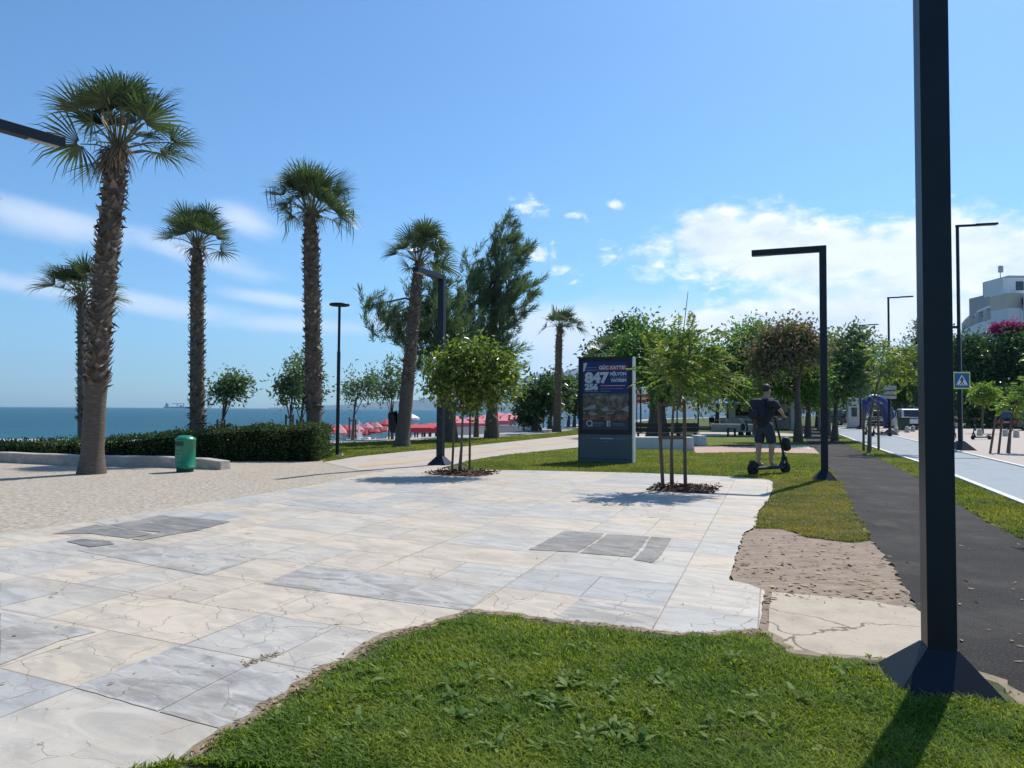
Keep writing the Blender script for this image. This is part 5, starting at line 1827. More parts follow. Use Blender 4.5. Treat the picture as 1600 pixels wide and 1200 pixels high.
MB().box((0, BT / 2, BH / 2 + .02), (BW - .03, BT - .03, BH - .04)).build('casing', M['lamp'], root)
MB().box((BW / 2 - .006, BT / 2, BH / 2 + .03), (.035, BT + .012, BH)).build('edge_trim', M['edgepale'], root)
MB().box((-BW / 2 + .006, BT / 2, BH / 2 + .03), (.035, BT + .012, BH)).build('edge_trim', M['lamp'], root)
MB().box((0, BT / 2, BH + .015), (BW, BT + .012, .03)).build('top_cap', M['lamp'], root)
MB().box((0, .006, bz(1012)), (BW - .05, .02, bz(862) - bz(1160))).build('lower_panel', M['panelgrey'], root)
MB().box((0, .003, bz(1120)), (BW - .05, .02, .012)).build('panel_seam', M['lamp'], root)
post_ = MB().box(((bx(92) + bx(555)) / 2, .008, (bz(95) + bz(430)) / 2), (bx(555) - bx(92), .02, bz(95) - bz(430))).build('poster', M['posterblue'], root)
yF = -.004


def plate(name, x0, y0, x1, y1, m, y=yF, par=None):
    return MB().box(((bx(x0) + bx(x1)) / 2, y, (bz(y0) + bz(y1)) / 2), (bx(x1) - bx(x0), .006, bz(y0) - bz(y1))).build(name, m, par or post_)


ph_ = plate('aerial_photo', 92, 430, 555, 710, pm_, .006, root)
plate('poster_footer', 92, 710, 555, 812, M['postergrey'], .006, root)
plate('headline_band', 250, 136, 540, 186, M['posterred'])
text_part('headline', 'GÜÇ KATTIK', .135, M['posterwhite'], post_, (bx(258), yF - .005, bz(177)), width=bx(532) - bx(258), bold=.006)
text_part('big_figure', '847', .385, M['posterwhite'], post_, (bx(110), yF - .002, bz(314)), width=bx(360) - bx(110), bold=.022)
text_part('line', 'MİLYON', .12, M['posterwhite'], post_, (bx(370), yF - .002, bz(240)), width=bx(532) - bx(370), bold=.006)
text_part('line', 'TÜRK LİRASI', .06, M['posterdim'], post_, (bx(372), yF - .002, bz(267)), width=bx(532) - bx(372), bold=.001)
text_part('line', 'YATIRIM', .115, M['posterwhite'], post_, (bx(372), yF - .002, bz(308)), width=bx(532) - bx(372), bold=.006)
text_part('figure', '256', .225, M['posterwhite'], post_, (bx(110), yF - .002, bz(390)), width=bx(246) - bx(110), bold=.013)
for x0, x1, y0, y1, mm in ((120, 232, 152, 162, 'posterdim'), (118, 240, 178, 190, 'posterdim'), (272, 525, 342, 358, 'posterred'), (280, 520, 346, 352, 'posterwhite'), (272, 500, 376, 385, 'posterdim'), (272, 376, 402, 411, 'posterdim'), (112, 250, 402, 414, 'posterdim')):
    x = x0
    rgp = random.Random(x0 + y0)
    mb = MB()
    k = 0
    while x < x1:   # worn small print: broken strokes too small to read
        w_ = rgp.uniform(5, 14)
        mb.box(((bx(x) + bx(min(x1, x + w_))) / 2, yF - .001 * (1 if mm != 'posterwhite' else 5), (bz(y0) + bz(y1)) / 2), (bx(min(x1, x + w_)) - bx(x), .005, bz(y0) - bz(y1)))
        x += w_ + 2.5
    mb.build('small_print', M[mm], post_)['kind'] = 'stuff'
MB().prism([(bx(98), bz(108)), (bx(136), bz(105)), (bx(104), bz(200)), (bx(93), bz(196))], yF - .003, yF + .003).build('white_wedge', M['posterwhite'], post_)
M['tentpale'] = mat('photo_tent_roof', (.30, .32, .33), (.24, .26, .27), 6, .4, spec=.15)
for k, pl_ in enumerate((((95, 600), (150, 570), (220, 545), (222, 590), (150, 600)), ((280, 600), (330, 572), (368, 610), (310, 622)), ((480, 600), (530, 570), (555, 560), (555, 625)), ((215, 470), (272, 468), (270, 478), (216, 480)), ((150, 635), (235, 640), (232, 655), (152, 650)), ((260, 680), (315, 660), (318, 672)), ((95, 632), (120, 632), (120, 642), (95, 640)), ((330, 640), (410, 632), (408, 640), (332, 650)))):
    MB().prism([(bx(a), bz(c_)) for a, c_ in pl_], -.007 - .0007 * k, .003).build('tent_roof', M['tentpale'], ph_)
mb = MB()
ringp = [Vector((bx(160) + .075 * math.cos(k / 20 * 6.2832), yF + .002, bz(748) + .075 * math.sin(k / 20 * 6.2832))) for k in range(21)]
mb.tube(ringp, .017, 6, cap=False)
mb.bar((bx(172), yF, bz(760)), (bx(190), yF, bz(778)), .012, .03)
mb.build('ring_emblem', M['posterwhite'], root)
mb = MB().box((bx(345), yF, bz(745)), (.045, .01, .17)).box((bx(366), yF, bz(728)), (.04, .012, .05)).box((bx(366), yF, bz(752)), (.04, .012, .03)).box((bx(366), yF, bz(772)), (.04, .012, .03))
mb.build('page_emblem', M['posterwhite'], root)
for x0, x1, y in ((195, 305, 738), (195, 310, 752), (195, 285, 770), (390, 515, 748), (390, 520, 762)):
    plate('caption_line', x0, y - 4, x1, y + 3, M['posterdim'], yF, root)
mb = MB().box((bx(132), -.006, bz(897)), (.02, .008, .07)).box((bx(146), -.006, bz(886)), (.045, .008, .02)).box((bx(156), -.006, bz(900)), (.018, .008, .06))
mb.build('small_emblem', M['posterdim'], root)
for x0, x1, y in ((170, 262, 905), (268, 405, 904), (415, 530, 906), (300, 352, 937)):
    plate('caption_line', x0, y - 6, x1, y + 5, M['posterdim'] if y != 904 else M['posterwhite'], -.006, root)

# ---------------------------------------------------------------- green bin
gb = G(289, 738)
root = thing('litter_bin', 'round green litter bin in front of the low wall', 'litter bin', gb)
MB().lathe([(.16, .0), (.18, .02), (.18, .09), (.10, .10)], 28).build('foot', M['bindark'], root)
MB().lathe([(.20, .09), (.222, .11), (.222, .125), (.215, .13), (.215, .70), (.222, .705), (.222, .735)], 36).build('bin_body', M['binpaint'], root)
MB().lathe([(.225, .735), (.222, .75), (.16, .80), (.10, .825), (.02, .83)], 36).build('domed_lid', M['binpaint'], root)
mb = MB()
for z0, z1, a0, a1 in ((.60, .70, -2.5, -1.35),):
    n = 12
    vs = []
    for i in range(n + 1):
        a = a0 + (a1 - a0) * i / n
        vs += [(.2185 * math.cos(a), .2185 * math.sin(a), z0), (.2185 * math.cos(a), .2185 * math.sin(a), z1)]
    mb.add(vs, [(2 * i, 2 * i + 2, 2 * i + 3, 2 * i + 1) for i in range(n)])
mb.build('bin_opening', M['bindark'], root)
rgp = random.Random(3)
mb = MB()
for z0, dz, a0, a1 in ((.545, .018, -2.2, -1.7), (.52, .03, -2.05, -1.85), (.43, .05, -2.35, -2.2), (.44, .02, -2.1, -1.45), (.37, .03, -2.4, -1.5), (.32, .02, -2.3, -1.55), (.275, .025, -2.2, -1.6), (.23, .02, -2.1, -1.75), (.185, .02, -2.3, -1.6), (.15, .015, -2.2, -1.55)):
    a = a0
    while a < a1:
        w_ = rgp.uniform(.03, .09)
        b0, b1 = a, min(a1, a + w_)
        mb.add([(.2195 * math.cos(q), .2195 * math.sin(q), z) for q, z in ((b0, z0), (b1, z0), (b1, z0 + dz), (b0, z0 + dz))], [(0, 1, 2, 3)])
        a += w_ + rgp.uniform(.015, .04)
mb.build('worn_print', M['binprint'], root)['kind'] = 'stuff'

# ---------------------------------------------------------------- crossing sign
gs = G(1501, 703.5)
sc_ = AT(1502.5, 594.5, gs.y - .16)
root = thing('crossing_sign', 'square blue pedestrian crossing sign with a yellow border', 'road sign', sc_)
MB().box((0, 0, 0), (.66, .03, .66)).build('sign_border', M['signyellow'], root, .006)
MB().box((0, -.014, 0), (.56, .012, .56)).build('sign_face', M['signblue'], root)
MB().prism([(-.235, -.19), (.235, -.19), (.02, .20), (-.02, .20)], -.028, -.018).build('triangle', M['signwhite'], root)
mb = MB()
mb.lathe([(.0, -.028), (.026, -.01), (.026, .01), (.0, .028)], 12, (0, -.034, .115))
mb.prism([(-.03, .085), (.03, .085), (.025, -.02), (-.025, -.02)], -.040, -.0285)
mb.prism([(-.03, .08), (-.085, .0), (-.065, -.015), (-.02, .05)], -.0395, -.0288)
mb.prism([(.03, .08), (.075, .02), (.06, .005), (.02, .05)], -.0392, -.0286)
mb.prism([(-.025, -.02), (.005, -.02), (-.05, -.15), (-.08, -.15)], -.0398, -.0283)
mb.prism([(.0, -.02), (.025, -.02), (.075, -.15), (.045, -.15)], -.0394, -.0281)
mb.build('walking_figure', M['black'], root)
mb = MB()
for x in (-.19, -.11, 0.0, .11, .19):
    mb.prism([(x - .02 + x * .1, -.185), (x + .018 + x * .1, -.185), (x * .86 + .012, -.155), (x * .86 - .014, -.155)], -.033, -.0275)
mb.build('crossing_stripes', M['black'], root)
MB().box((0, .05, 0), (.05, .1, .5)).build('bracket', M['steel'], root)
# sign seen from behind on the next street light
g2 = G(1390.5, 680)
sc_ = AT(1391, 613, g2.y - .14)
root = thing('road_sign', 'grey sign panel on the second street light', 'road sign', sc_)
MB().box((0, 0, 0), (.78, .03, .82)).build('panel', M['greywall'], root, .01)
MB().box((0, -.03, .1), (.7, .03, .05)).box((0, -.03, -.18), (.7, .03, .05)).build('rail', M['lamp'], root)

# ---------------------------------------------------------------- low walls, benches, cafe
g0, g1 = G(960, 702.5), G(1084, 703.5)


def wall(name, label, a, b_, depth, h_, m, cat='low wall'):
    a, b_ = Vector((a.x, a.y, 0)), Vector((b_.x, b_.y, 0))
    d = (b_ - a)
    rz = math.atan2(d.y, d.x)
    r = thing(name, label, cat, a, rz)
    L = d.length
    MB().box((L / 2, depth / 2, h_ / 2), (L, depth, h_)).build('wall_body', m, r, .015)
    return r


wall('low_wall', 'long pale low wall right of the advertising board', g0, g1, .62, .47, M['whitewall'])
wall('low_wall', 'short pale block at the end of the benches', G(1092, 696.5), G(1104, 696.5), .9, .42, M['whitewall'])


def bench(label, g, L, rz, back=True):
    r = thing('park_bench', label, 'bench', g, rz, 'dark slatted benches')
    mb = MB()
    for k in range(4):
        mb.box((0, .06 + k * .115, .45), (L, .10, .04))
    mb.build('seat', M['benchwood'], r)
    if back:
        mb = MB()
        for k in range(2):
            mb.box((0, .50 + k * .03, .58 + k * .22), (L, .035, .19))
        mb.build('backrest', M['benchwood'], r)
    for sx in (-1, 1):
        for y in (.06, .44):
            MB().box((sx * (L / 2 - .15), y, .22), (.06, .06, .43)).build('leg', M['black'], r)
        if back:
            MB().bar((sx * (L / 2 - .15), .46, .44), (sx * (L / 2 - .15), .54, .92), .05).build('back_support', M['black'], r)
    return r


bench('long dark slatted bench right behind the pale low wall', G(1030, 693), 2.1, -R_(4))
bench('dark slatted bench at the right end of the pale low wall', G(1074, 692), 1.1, -R_(4))
bench('backless dark bench in front of the cafe planters', G(1150, 682), 1.35, R_(70), False)
gp = G(1163, 681)
root = thing('pushchair', 'dark folded pushchair parked by the backless bench', 'pushchair', gp)
MB().tube([(0, 0, .15), (.1, 0, .55), (-.15, 0, 1.0)], .03, 6).tube([(0, .35, .15), (.1, .35, .55), (-.15, .35, 1.0)], .03, 6).tube([(-.15, 0, 1.0), (-.15, .35, 1.0)], .03, 6).build('frame', M['steel'], root)
MB().box((.05, .17, .5), (.4, .34, .4)).build('seat', M['black'], root, .06)
for x in (-.15, .3):
    for y in (0, .34):
        MB().lathe([(.02, -.02), (.12, -.02), (.12, .02), (.02, .02)], 12).build('wheel', M['rubber'], root, loc=(x, y, .12)).rotation_euler = (R_(90), 0, 0)

# cafe: flat roof on pillars, planter walls, a dark bar behind
cg = G(1145, 671.5)
root = thing('cafe_pavilion', 'open cafe pavilion with a flat grey roof on pillars', 'cafe', (cg.x, cg.y, 0))
k = cg.y / FPX
zr = AT(1145, 621, cg.y).z
xl, xr = (1108 - 1145) * k, (1290 - 1145) * k
MB().box(((xl + xr) / 2, 2.3, zr), (xr - xl, 6.0, .34)).build('roof', M['greywall'], root, .03)
for px in (1145, 1195, 1240, 1285):
    MB().box(((px - 1145) * k, .2, zr / 2 - .1), (.42, .42, zr - .2)).build('pillar', M['concrete'], root, .02)
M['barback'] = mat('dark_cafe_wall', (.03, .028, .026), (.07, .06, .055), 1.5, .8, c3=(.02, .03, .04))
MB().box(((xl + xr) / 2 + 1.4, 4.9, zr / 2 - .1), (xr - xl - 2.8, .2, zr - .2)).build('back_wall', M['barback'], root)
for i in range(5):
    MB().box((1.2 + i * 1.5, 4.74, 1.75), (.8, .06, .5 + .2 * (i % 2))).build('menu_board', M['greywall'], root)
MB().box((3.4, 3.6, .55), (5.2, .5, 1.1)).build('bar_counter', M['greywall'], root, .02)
wall('planter_wall', 'low grey planter wall in front of the cafe, lower step', G(1112, 674.5), G(1192, 675.5), .8, .55, M['greywall'], 'planter')
wall('planter_wall', 'grey planter wall in front of the cafe, upper step', G(1126, 671.5), G(1172, 672), .8, .92, M['greywall'], 'planter')


def parasol(label, name, g, z0, top, R, m, n=8, drop=.45, group=None, cat='parasol', sq=False):
    r = thing(name, label, cat, (g.x, g.y, z0), random.uniform(0, .6), group)
    H = top - z0
    MB().tube([(0, 0, 0), (0, 0, H)], .028, 8).build('pole', M['steel'], r)
    mb = MB()
    prof = [(R, H - drop - .12), (R, H - drop), (R * .5, H - drop * .42), (.03, H)]
    mb.lathe(prof, n, smooth=False)
    mb.f = mb.f[:-2]
    mb.m, mb.sm = mb.m[:-2], mb.sm[:-2]
    mb.build('canopy', m, r)
    return r


pq = AT(1135, 632, 57)
parasol('pale blue parasol under the edge of the cafe roof', 'parasol', pq, 0, 2.55, 1.35, M['bluecloth'])
for k_, (px, D_) in enumerate(((1120, 62), (1128, 56), (1166, 57))):
    r = thing('cafe_table', ('cafe table left of the blue parasol', 'cafe table under the blue parasol', 'cafe table right of the cafe pillar')[k_], 'table', AT(px, 640, D_).xy.to_3d())
    MB().lathe([(.45, .73), (.45, .76)], 20).build('table_top', M['greywall'], r)
    MB().lathe([(.25, 0), (.25, .02), (.04, .04), (.04, .73)], 10).build('pedestal', M['black'], r)
for k_, (px, D_, lb) in enumerate(((1113, 61, 'dark chair left of the cafe tables'), (1122, 55, 'dark chair in front of the blue parasol'), (1134, 58, 'dark chair under the blue parasol'), (1174, 58, 'dark chair right of the cafe pillar'))):
    r = thing('cafe_chair', lb, 'chair', AT(px, 640, D_).xy.to_3d(), k_ * 1.3)
    MB().box((0, 0, .45), (.45, .45, .04)).build('seat', M['black'], r)
    MB().box((0, .21, .72), (.45, .03, .45)).build('backrest', M['black'], r)
    for sx in (-.19, .19):
        for sy in (-.19, .19):
            MB().box((sx, sy, .22), (.035, .035, .43)).build('leg', M['black'], r)
# red and white layered parasol between the trees
M['redwhite'] = mat('red_white_stripes', (.60, .03, .05), (.60, .03, .05), 1)
t = NT(M['redwhite'].node_tree)
out = t.n('ShaderNodeOutputMaterial')
b = t.n('ShaderNodeBsdfPrincipled')
b.inputs['Roughness'].default_value = .8
zz = t.sep(t.n('ShaderNodeTexCoord').outputs['Object'])[2]
t.put(b.inputs['Base Color'], t.mix(t.m('GREATER_THAN', t.m('SINE', t.m('MULTIPLY', zz, 17.0)), .35), (.58, .025, .05), (.85, .6, .6)))
t.put(out.inputs[0], b.outputs[0])
fp = AT(1006, 622, 52)
root = thing('striped_flag', 'red and white striped banner hanging between the trees right of the board', 'banner', (fp.x, fp.y, 0))
MB().tube([(-.5, 0, 0), (-.5, 0, fp.z + .6)], .04, 8).build('pole', M['lamp'], root)
n = 14
vs = []
for i in range(n + 1):
    x = -.5 + 1.25 * i / n
    vs += [(x, .10 * math.sin(i * .9), fp.z + .45 - .01 * i), (x, .10 * math.sin(i * .9 + .4), fp.z - .45 + .02 * i)]
MB().add(vs, [(2 * i, 2 * i + 1, 2 * i + 3, 2 * i + 2) for i in range(n)], 0, True).build('cloth', M['redwhite'], root)
# dark lamp posts seen under the trees
for px, py, yt, lb in ((1001, 676, 560, 'slim dark post left of the striped banner, under the trees'), (1091, 674, 590, 'slim dark post between the bench and the cafe'), (1058, 674, 610, 'thin dark post behind the long bench')):
    gq = G(px, py)
    r = thing('thin_post', lb, 'post', gq)
    MB().tube([(0, 0, 0), (0, 0, AT(px, yt, gq.y).z)], .055, 8).build('shaft', M['lamp'], r)
    MB().lathe([(.12, 0), (.12, .04), (.07, .06)], 12).build('base_plate', M['lamp'], r)

# ---------------------------------------------------------------- beach
BZ = -1.25
FOLD = 'folded pink parasols in the beach row'
for k_, (px, py, D_) in enumerate(((515, 668, 43), (527, 665, 44), (540, 668, 45), (548, 669, 46.5), (556, 668, 44.5), (566, 667, 47), (573, 665, 45), (580, 664, 47.5), (588, 664, 46), (597, 662, 48), (604, 660, 47), (630, 655, 50))):
    p = AT(px, py, D_)
    lb = '%s pink parasol from the left in the beach row behind the lawn' % ORD[k_] if k_ < 11 else 'faded pink parasol between the black jacket and the leaning palm'
    parasol(lb, 'beach_parasol', p, BZ, p.z + .18, .42 + .14 * (k_ % 3 == 1) + .08 * (k_ % 2), (M['red'], M['pink'], M['red'], M['pink'], M['hotpink'])[k_ % 5], 8, .3 + .3 * (k_ % 2), FOLD)
for k_, (px, D_) in enumerate(((561, 44), (564, 45.5), (551, 43.5))):
    p = AT(px, 660 + 3 * k_, D_)
    parasol(('closed white parasol standing tall in the beach row', 'closed pale parasol close behind the tall white one', 'short closed pale parasol left of the tall white one')[k_], 'closed_parasol', p, BZ, p.z + .15, .13, M['whitecloth'], 8, 1.3, 'closed pale parasols on the beach')
for k_, (px, D_) in enumerate(((520, 42.5), (535, 43), (547, 43.5), (566, 43.8), (578, 44.5), (592, 45.5), (602, 46))):
    p = AT(px, 680, D_)
    r = thing('sun_bed', '%s white sun bed from the left under the pink beach parasols' % ORD[k_], 'sun bed', (p.x, p.y, BZ + .2), .4 + .2 * (k_ % 3), 'white sun beds')
    MB().box((0, 0, .34), (.65, 1.3, .06)).build('bed', M['whitecloth'], r)
    MB().box((0, .8, .52), (.65, .55, .06), 0, rot=Matrix.Rotation(R_(42), 3, 'X')).build('backrest', M['whitecloth'], r)
    for sx in (-.28, .28):
        for sy in (-.55, .55):
            MB().box((sx, sy, .16), (.05, .05, .32)).build('leg', M['whitecloth'], r)


def canopy(label, px, py, D_, wd, m, z0=BZ, hgt=None, group=None, peak=.5):
    p = AT(px, py, D_)
    r = thing('beach_canopy', label, 'canopy', (p.x, p.y, z0), .35, group)
    H = p.z - z0
    a = wd / 2
    for sx in (-1, 1):
        for sy in (-1, 1):
            MB().box((sx * (a - .06), sy * (a - .06), (H - .3) / 2), (.09, .09, H - .3)).build('post', M['benchwood'], r)
    vs = [(-a, -a, H - .62), (a, -a, H - .62), (a, a, H - .62), (-a, a, H - .62), (-a, -a, H - .32), (a, -a, H - .32), (a, a, H - .32), (-a, a, H - .32), (0, 0, H - .32 + peak)]
    MB().add(vs, [(i, (i + 1) % 4, 4 + (i + 1) % 4, 4 + i) for i in range(4)] + [(4 + i, 4 + (i + 1) % 4, 8) for i in range(4)]).build('cover', m, r)
    return r


for k_, (px, py, D_) in enumerate(((650, 660, 46), (661, 661, 48.5), (672, 659, 49), (683, 658, 51))):
    canopy(('leftmost of the four red square canopies right of the leaning palm', 'second red square canopy right of the leaning palm', 'third red square canopy, just left of the square lamp', 'red square canopy partly behind the square lamp')[k_], px, py, D_, 1.5, M['red'], -1.1, group='red square beach canopies', peak=.25)
for k_, (px, py, D_, wd) in enumerate(((713, 654, 58, 2.6), (735, 655, 60, 2.4), (762, 651, 62, 3.2), (780, 648, 66, 3.4), (796, 649, 64, 3.2), (823, 645, 72, 2.6))):
    canopy(('pink canopy seen through the left stakes of the citrus tree', 'pink canopy seen between the citrus tree stakes and the thin dark tree', 'bright pink canopy left of the tall conifer trunk', 'bright pink canopy behind the tall conifer trunk', 'bright pink canopy left of the ficus', 'red pink canopy behind the ficus trunks')[k_], px, py, D_, wd, M['hotpink'], -1.1, group='pink beach canopies', peak=.55)
for k_, (px, D_, L_, lb) in enumerate(((728, 57, 3.2, 'white beach bar counter under the pink canopies on the left'), (790, 60, 4.2, 'long white beach bar counter under the bright pink canopies'))):
    p = AT(px, 660, D_)
    r = thing('beach_counter', lb, 'counter', (p.x, p.y, -.9), -.2)
    MB().box((0, 0, .5), (L_, .4, 1.0)).build('front', M['whitewall'], r)
    MB().box((0, 0, 1.03), (L_ + .2, .6, .06)).build('counter_top', M['greywall'], r)
# white lifeguard style parasol left of canopies
p = AT(644, 647, 47)
parasol('small white parasol against the sea, right of the leaning palm', 'beach_parasol', p, BZ, p.z, .5, M['whitecloth'], 10, .25)
# black jacket hanging on the stakes
p = AT(614, 664, 34.7)
root = thing('hanging_jacket', 'black jacket hanging on the stakes of a young tree by the beach', 'jacket', (p.x, p.y, p.z))
mb = MB()
mb.prism([(-.2, .62), (-.1, .58), (-.02, .66), (.05, .60), (.16, .66), (.26, .5), (.28, -.3), (.18, -.32), (.16, .2), (.12, -.38), (-.12, -.36), (-.18, -.1), (-.24, .45)], -.07, .07)
mb.build('jacket_body', M['black'], root, .03)
MB().tube([(.2, 0, -.28), (.22, 0, -.7), (.19, 0, -.95)], .035, 6).build('sleeve', M['black'], root)
# white bag on the lawn
p = G(828, 674)
root = thing('white_bag', 'small white bag lying on the sea lawn before the ficus', 'bag', p)
MB().lathe([(.20, 0), (.30, .10), (.28, .28), (.14, .42), (.05, .45)], 14, sy=.7).build('bag_body', M['whitecloth'], root)
MB().tube([(-.1, 0, .4), (0, 0, .58), (.1, 0, .4)], .02, 6).build('strap', M['black'], root)
# ship
p = AT(283, 635.6, 5200)
root = thing('cargo_ship', 'grey cargo ship with deck cranes on the horizon', 'ship', (p.x, p.y, -2.5))
u = 5200 / FPX
MB().prism([(-26 * u, 0), (28 * u, 0), (31 * u, 2.6 * u), (-27 * u, 2.3 * u)], -9, 9).build('hull', M['shipgrey'], root)
MB().box((-22 * u, 0, 4.6 * u), (4 * u, 14, 4.6 * u)).box((-22.5 * u, 0, 7.6 * u), (1.4 * u, 8, 1.6 * u)).build('bridge_house', M['shipgrey'], root)
for x in (-6, 4, 18):
    MB().box((x * u, 0, 5 * u), (1.0 * u, 6, 5.6 * u)).bar((x * u, 0, 7.2 * u), ((x - 9) * u, 0, 7.0 * u), 4, 4).build('deck_crane', M['shipgrey'], root)
MB().box((0, 0, 3.2 * u), (4 * u, 16, 2.6 * u)).build('hatch', M['shipgrey'], root)
# bicycle behind the hedge


def wheel(r, name, c, R, wdt, ax, tyre=.05, spokes=True, hub=M['lamp']):
    """wheel with tyre and rim, axle along ax"""
    q = Vector(ax).to_track_quat('Z', 'Y').to_euler()
    w_ = MB().lathe([(R - tyre, -wdt / 2), (R - tyre * .3, -wdt / 2), (R, -wdt * .25), (R, wdt * .25), (R - tyre * .3, wdt / 2), (R - tyre, wdt / 2), (R - tyre, -wdt / 2)], 26)
    w_.f = w_.f[:-2]
    w_.m, w_.sm = w_.m[:-2], w_.sm[:-2]
    o = bpy.data.objects.new(name, None)
    link(o, r)
    o.location, o.rotation_euler = c, q
    w_.build('tyre', M['rubber'], o)
    mb = MB()
    if spokes:
        for k in range(6):
            a = k * 1.0472
            mb.bar((0, 0, 0), ((R - tyre) * math.cos(a), (R - tyre) * math.sin(a), 0), max(.012, R * .12), wdt * .3)
    mb.lathe([(R * .28, -wdt * .48), (R * .28, wdt * .48)], 16)
    mb.lathe([(R - tyre - .012, -wdt * .4), (R - tyre + .004, -wdt * .4), (R - tyre + .004, wdt * .4), (R - tyre - .012, wdt * .4)], 24)
    mb.build('rim', hub, o)
    return o


p = AT(326, 690, 24.4)
root = thing('bicycle', 'dark bicycle standing behind the hedge, only its top showing', 'bicycle', (p.x, p.y, 0), R_(12))
for x in (-.5, .5):
    wheel(root, 'wheel', (x, 0, .34), .34, .045, (0, 1, 0), .035)
MB().tube([(-.5, 0, .34), (-.05, 0, .3), (.38, 0, .75), (-.18, 0, .72), (-.05, 0, .3)], .02, 8).tube([(-.5, 0, .34), (-.18, 0, .72), (-.2, 0, .9)], .016, 8).tube([(.5, 0, .34), (.36, 0, .85)], .018, 8).build('frame', M['black'], root)
MB().prism([(-.36, .90), (-.05, .93), (-.05, .97), (-.36, .99)], -.07, .07).build('saddle', M['black'], root, .015)
MB().tube([(.28, -.28, .96), (.4, -.22, 1.0), (.38, 0, .95), (.4, .22, 1.0), (.28, .28, .96)], .016, 8).build('handlebar', M['black'], root)

# ---------------------------------------------------------------- kiosk, arch, vehicles, bollards
p = G(1335, 669.5)
root = thing('white_kiosk', 'small white kiosk booth beside the cycle path', 'kiosk', p, -R_(20))
MB().box((0, 0, 1.3), (1.15, 1.3, 2.5)).build('booth_wall', M['whitewall'], root, .08)
MB().box((0, 0, 2.62), (1.3, 1.45, .14)).build('roof', M['whitewall'], root, .03)
MB().box((-.05, -.66, 1.45), (.45, .03, .8)).build('window', M['glass'], root)
MB().box((0, 0, .05), (1.2, 1.35, .1)).build('plinth', M['lamp'], root)
p = G(1366, 669)
k = p.y / FPX
root = thing('inflatable_arch', 'dark blue inflatable arch over the cycle path beside the kiosk', 'inflatable arch', p)
pts = [Vector((-24 * k * math.cos(a), 0, 40 * k * math.sin(a) + .25)) for a in np.linspace(-.12, math.pi * .98, 18)]
MB().tube(pts, [9 * k] * 18, 14).build('tube', M['navyvinyl'], root)
for sx in (-1, 1):
    MB().lathe([(.5, 0), (.55, .1), (.45, .25)], 14, c=(sx * 24 * k, 0, 0)).build('foot', M['navyvinyl'], root)


def car(label, g, rz, paint, L=4.5, W_=1.85, H=1.65, suv=True, name='parked_car'):
    r = thing(name, label, 'car', (g.x, g.y, 0), rz, 'cars parked by the road')
    h2 = H * .56
    low = [(-L / 2, .32), (-L / 2 + .05, h2 * .92), (-L * .30, h2), (L * .24, h2), (L / 2 - .08, h2 * .80), (L / 2, .40), (L / 2 - .1, .25), (-L / 2 + .1, .25)]
    MB().prism(low, -W_ / 2, W_ / 2).build('body', paint, r, .07)
    top = [(-L * .47, h2 + .005), (-L * .40, H - .05), (-L * .34, H), (L * .05, H), (L * .24, h2 + .005)]
    MB().prism(top, -W_ / 2 + .10, W_ / 2 - .10).build('cabin', paint, r, .06)
    cab = r.children[-1]
    MB().add([(-L * .468 - .012, -W_ / 2 + .22, h2 + .10), (-L * .468 - .012, W_ / 2 - .22, h2 + .10), (-L * .405 - .012, W_ / 2 - .26, H - .10), (-L * .405 - .012, -W_ / 2 + .26, H - .10)], [(0, 1, 2, 3)]).build('rear_window', M['glass'], r)
    MB().add([(L * .225, -W_ / 2 + .2, h2 + .05), (L * .225, W_ / 2 - .2, h2 + .05), (L * .068, W_ / 2 - .26, H - .06), (L * .068, -W_ / 2 + .26, H - .06)], [(0, 1, 2, 3)]).build('windscreen', M['glass'], r)
    for sy in (-1, 1):
        y = sy * (W_ / 2 - .095)
        for x0, x1 in ((-L * .38, -L * .17), (-L * .15, L * .06)):
            MB().add([(x0, y, h2 + .06), (x1 + (.22 if x1 > 0 else 0), y, h2 + .06), (x1, y, H - .12), (x0 + .04, y, H - .12)], [(0, 1, 2, 3)]).build('side_window', M['glass'], r)
        MB().box((-L / 2 + .03, sy * (W_ / 2 - .17), h2 * .80), (.07, .22, .26)).build('tail_light', M['redlight'], r, .02)
        MB().box((L / 2 - .1, sy * (W_ / 2 - .25), h2 * .70), (.1, .3, .14)).build('headlight', M['lens'], r, .02)
        for x in (-L * .30, L * .31):
            wheel(r, 'wheel', (x, sy * (W_ / 2 - .10), .34), .34, .22, (0, sy, 0), .11, True, M['steel'])
    MB().box((-L / 2 - .01, 0, .42), (.10, W_ - .1, .2)).build('bumper', M['rubber'], r, .03)
    MB().box((-L / 2 + .01, 0, h2 * .72), (.05, .52, .12)).build('number_plate', M['signwhite'], r)
    return r


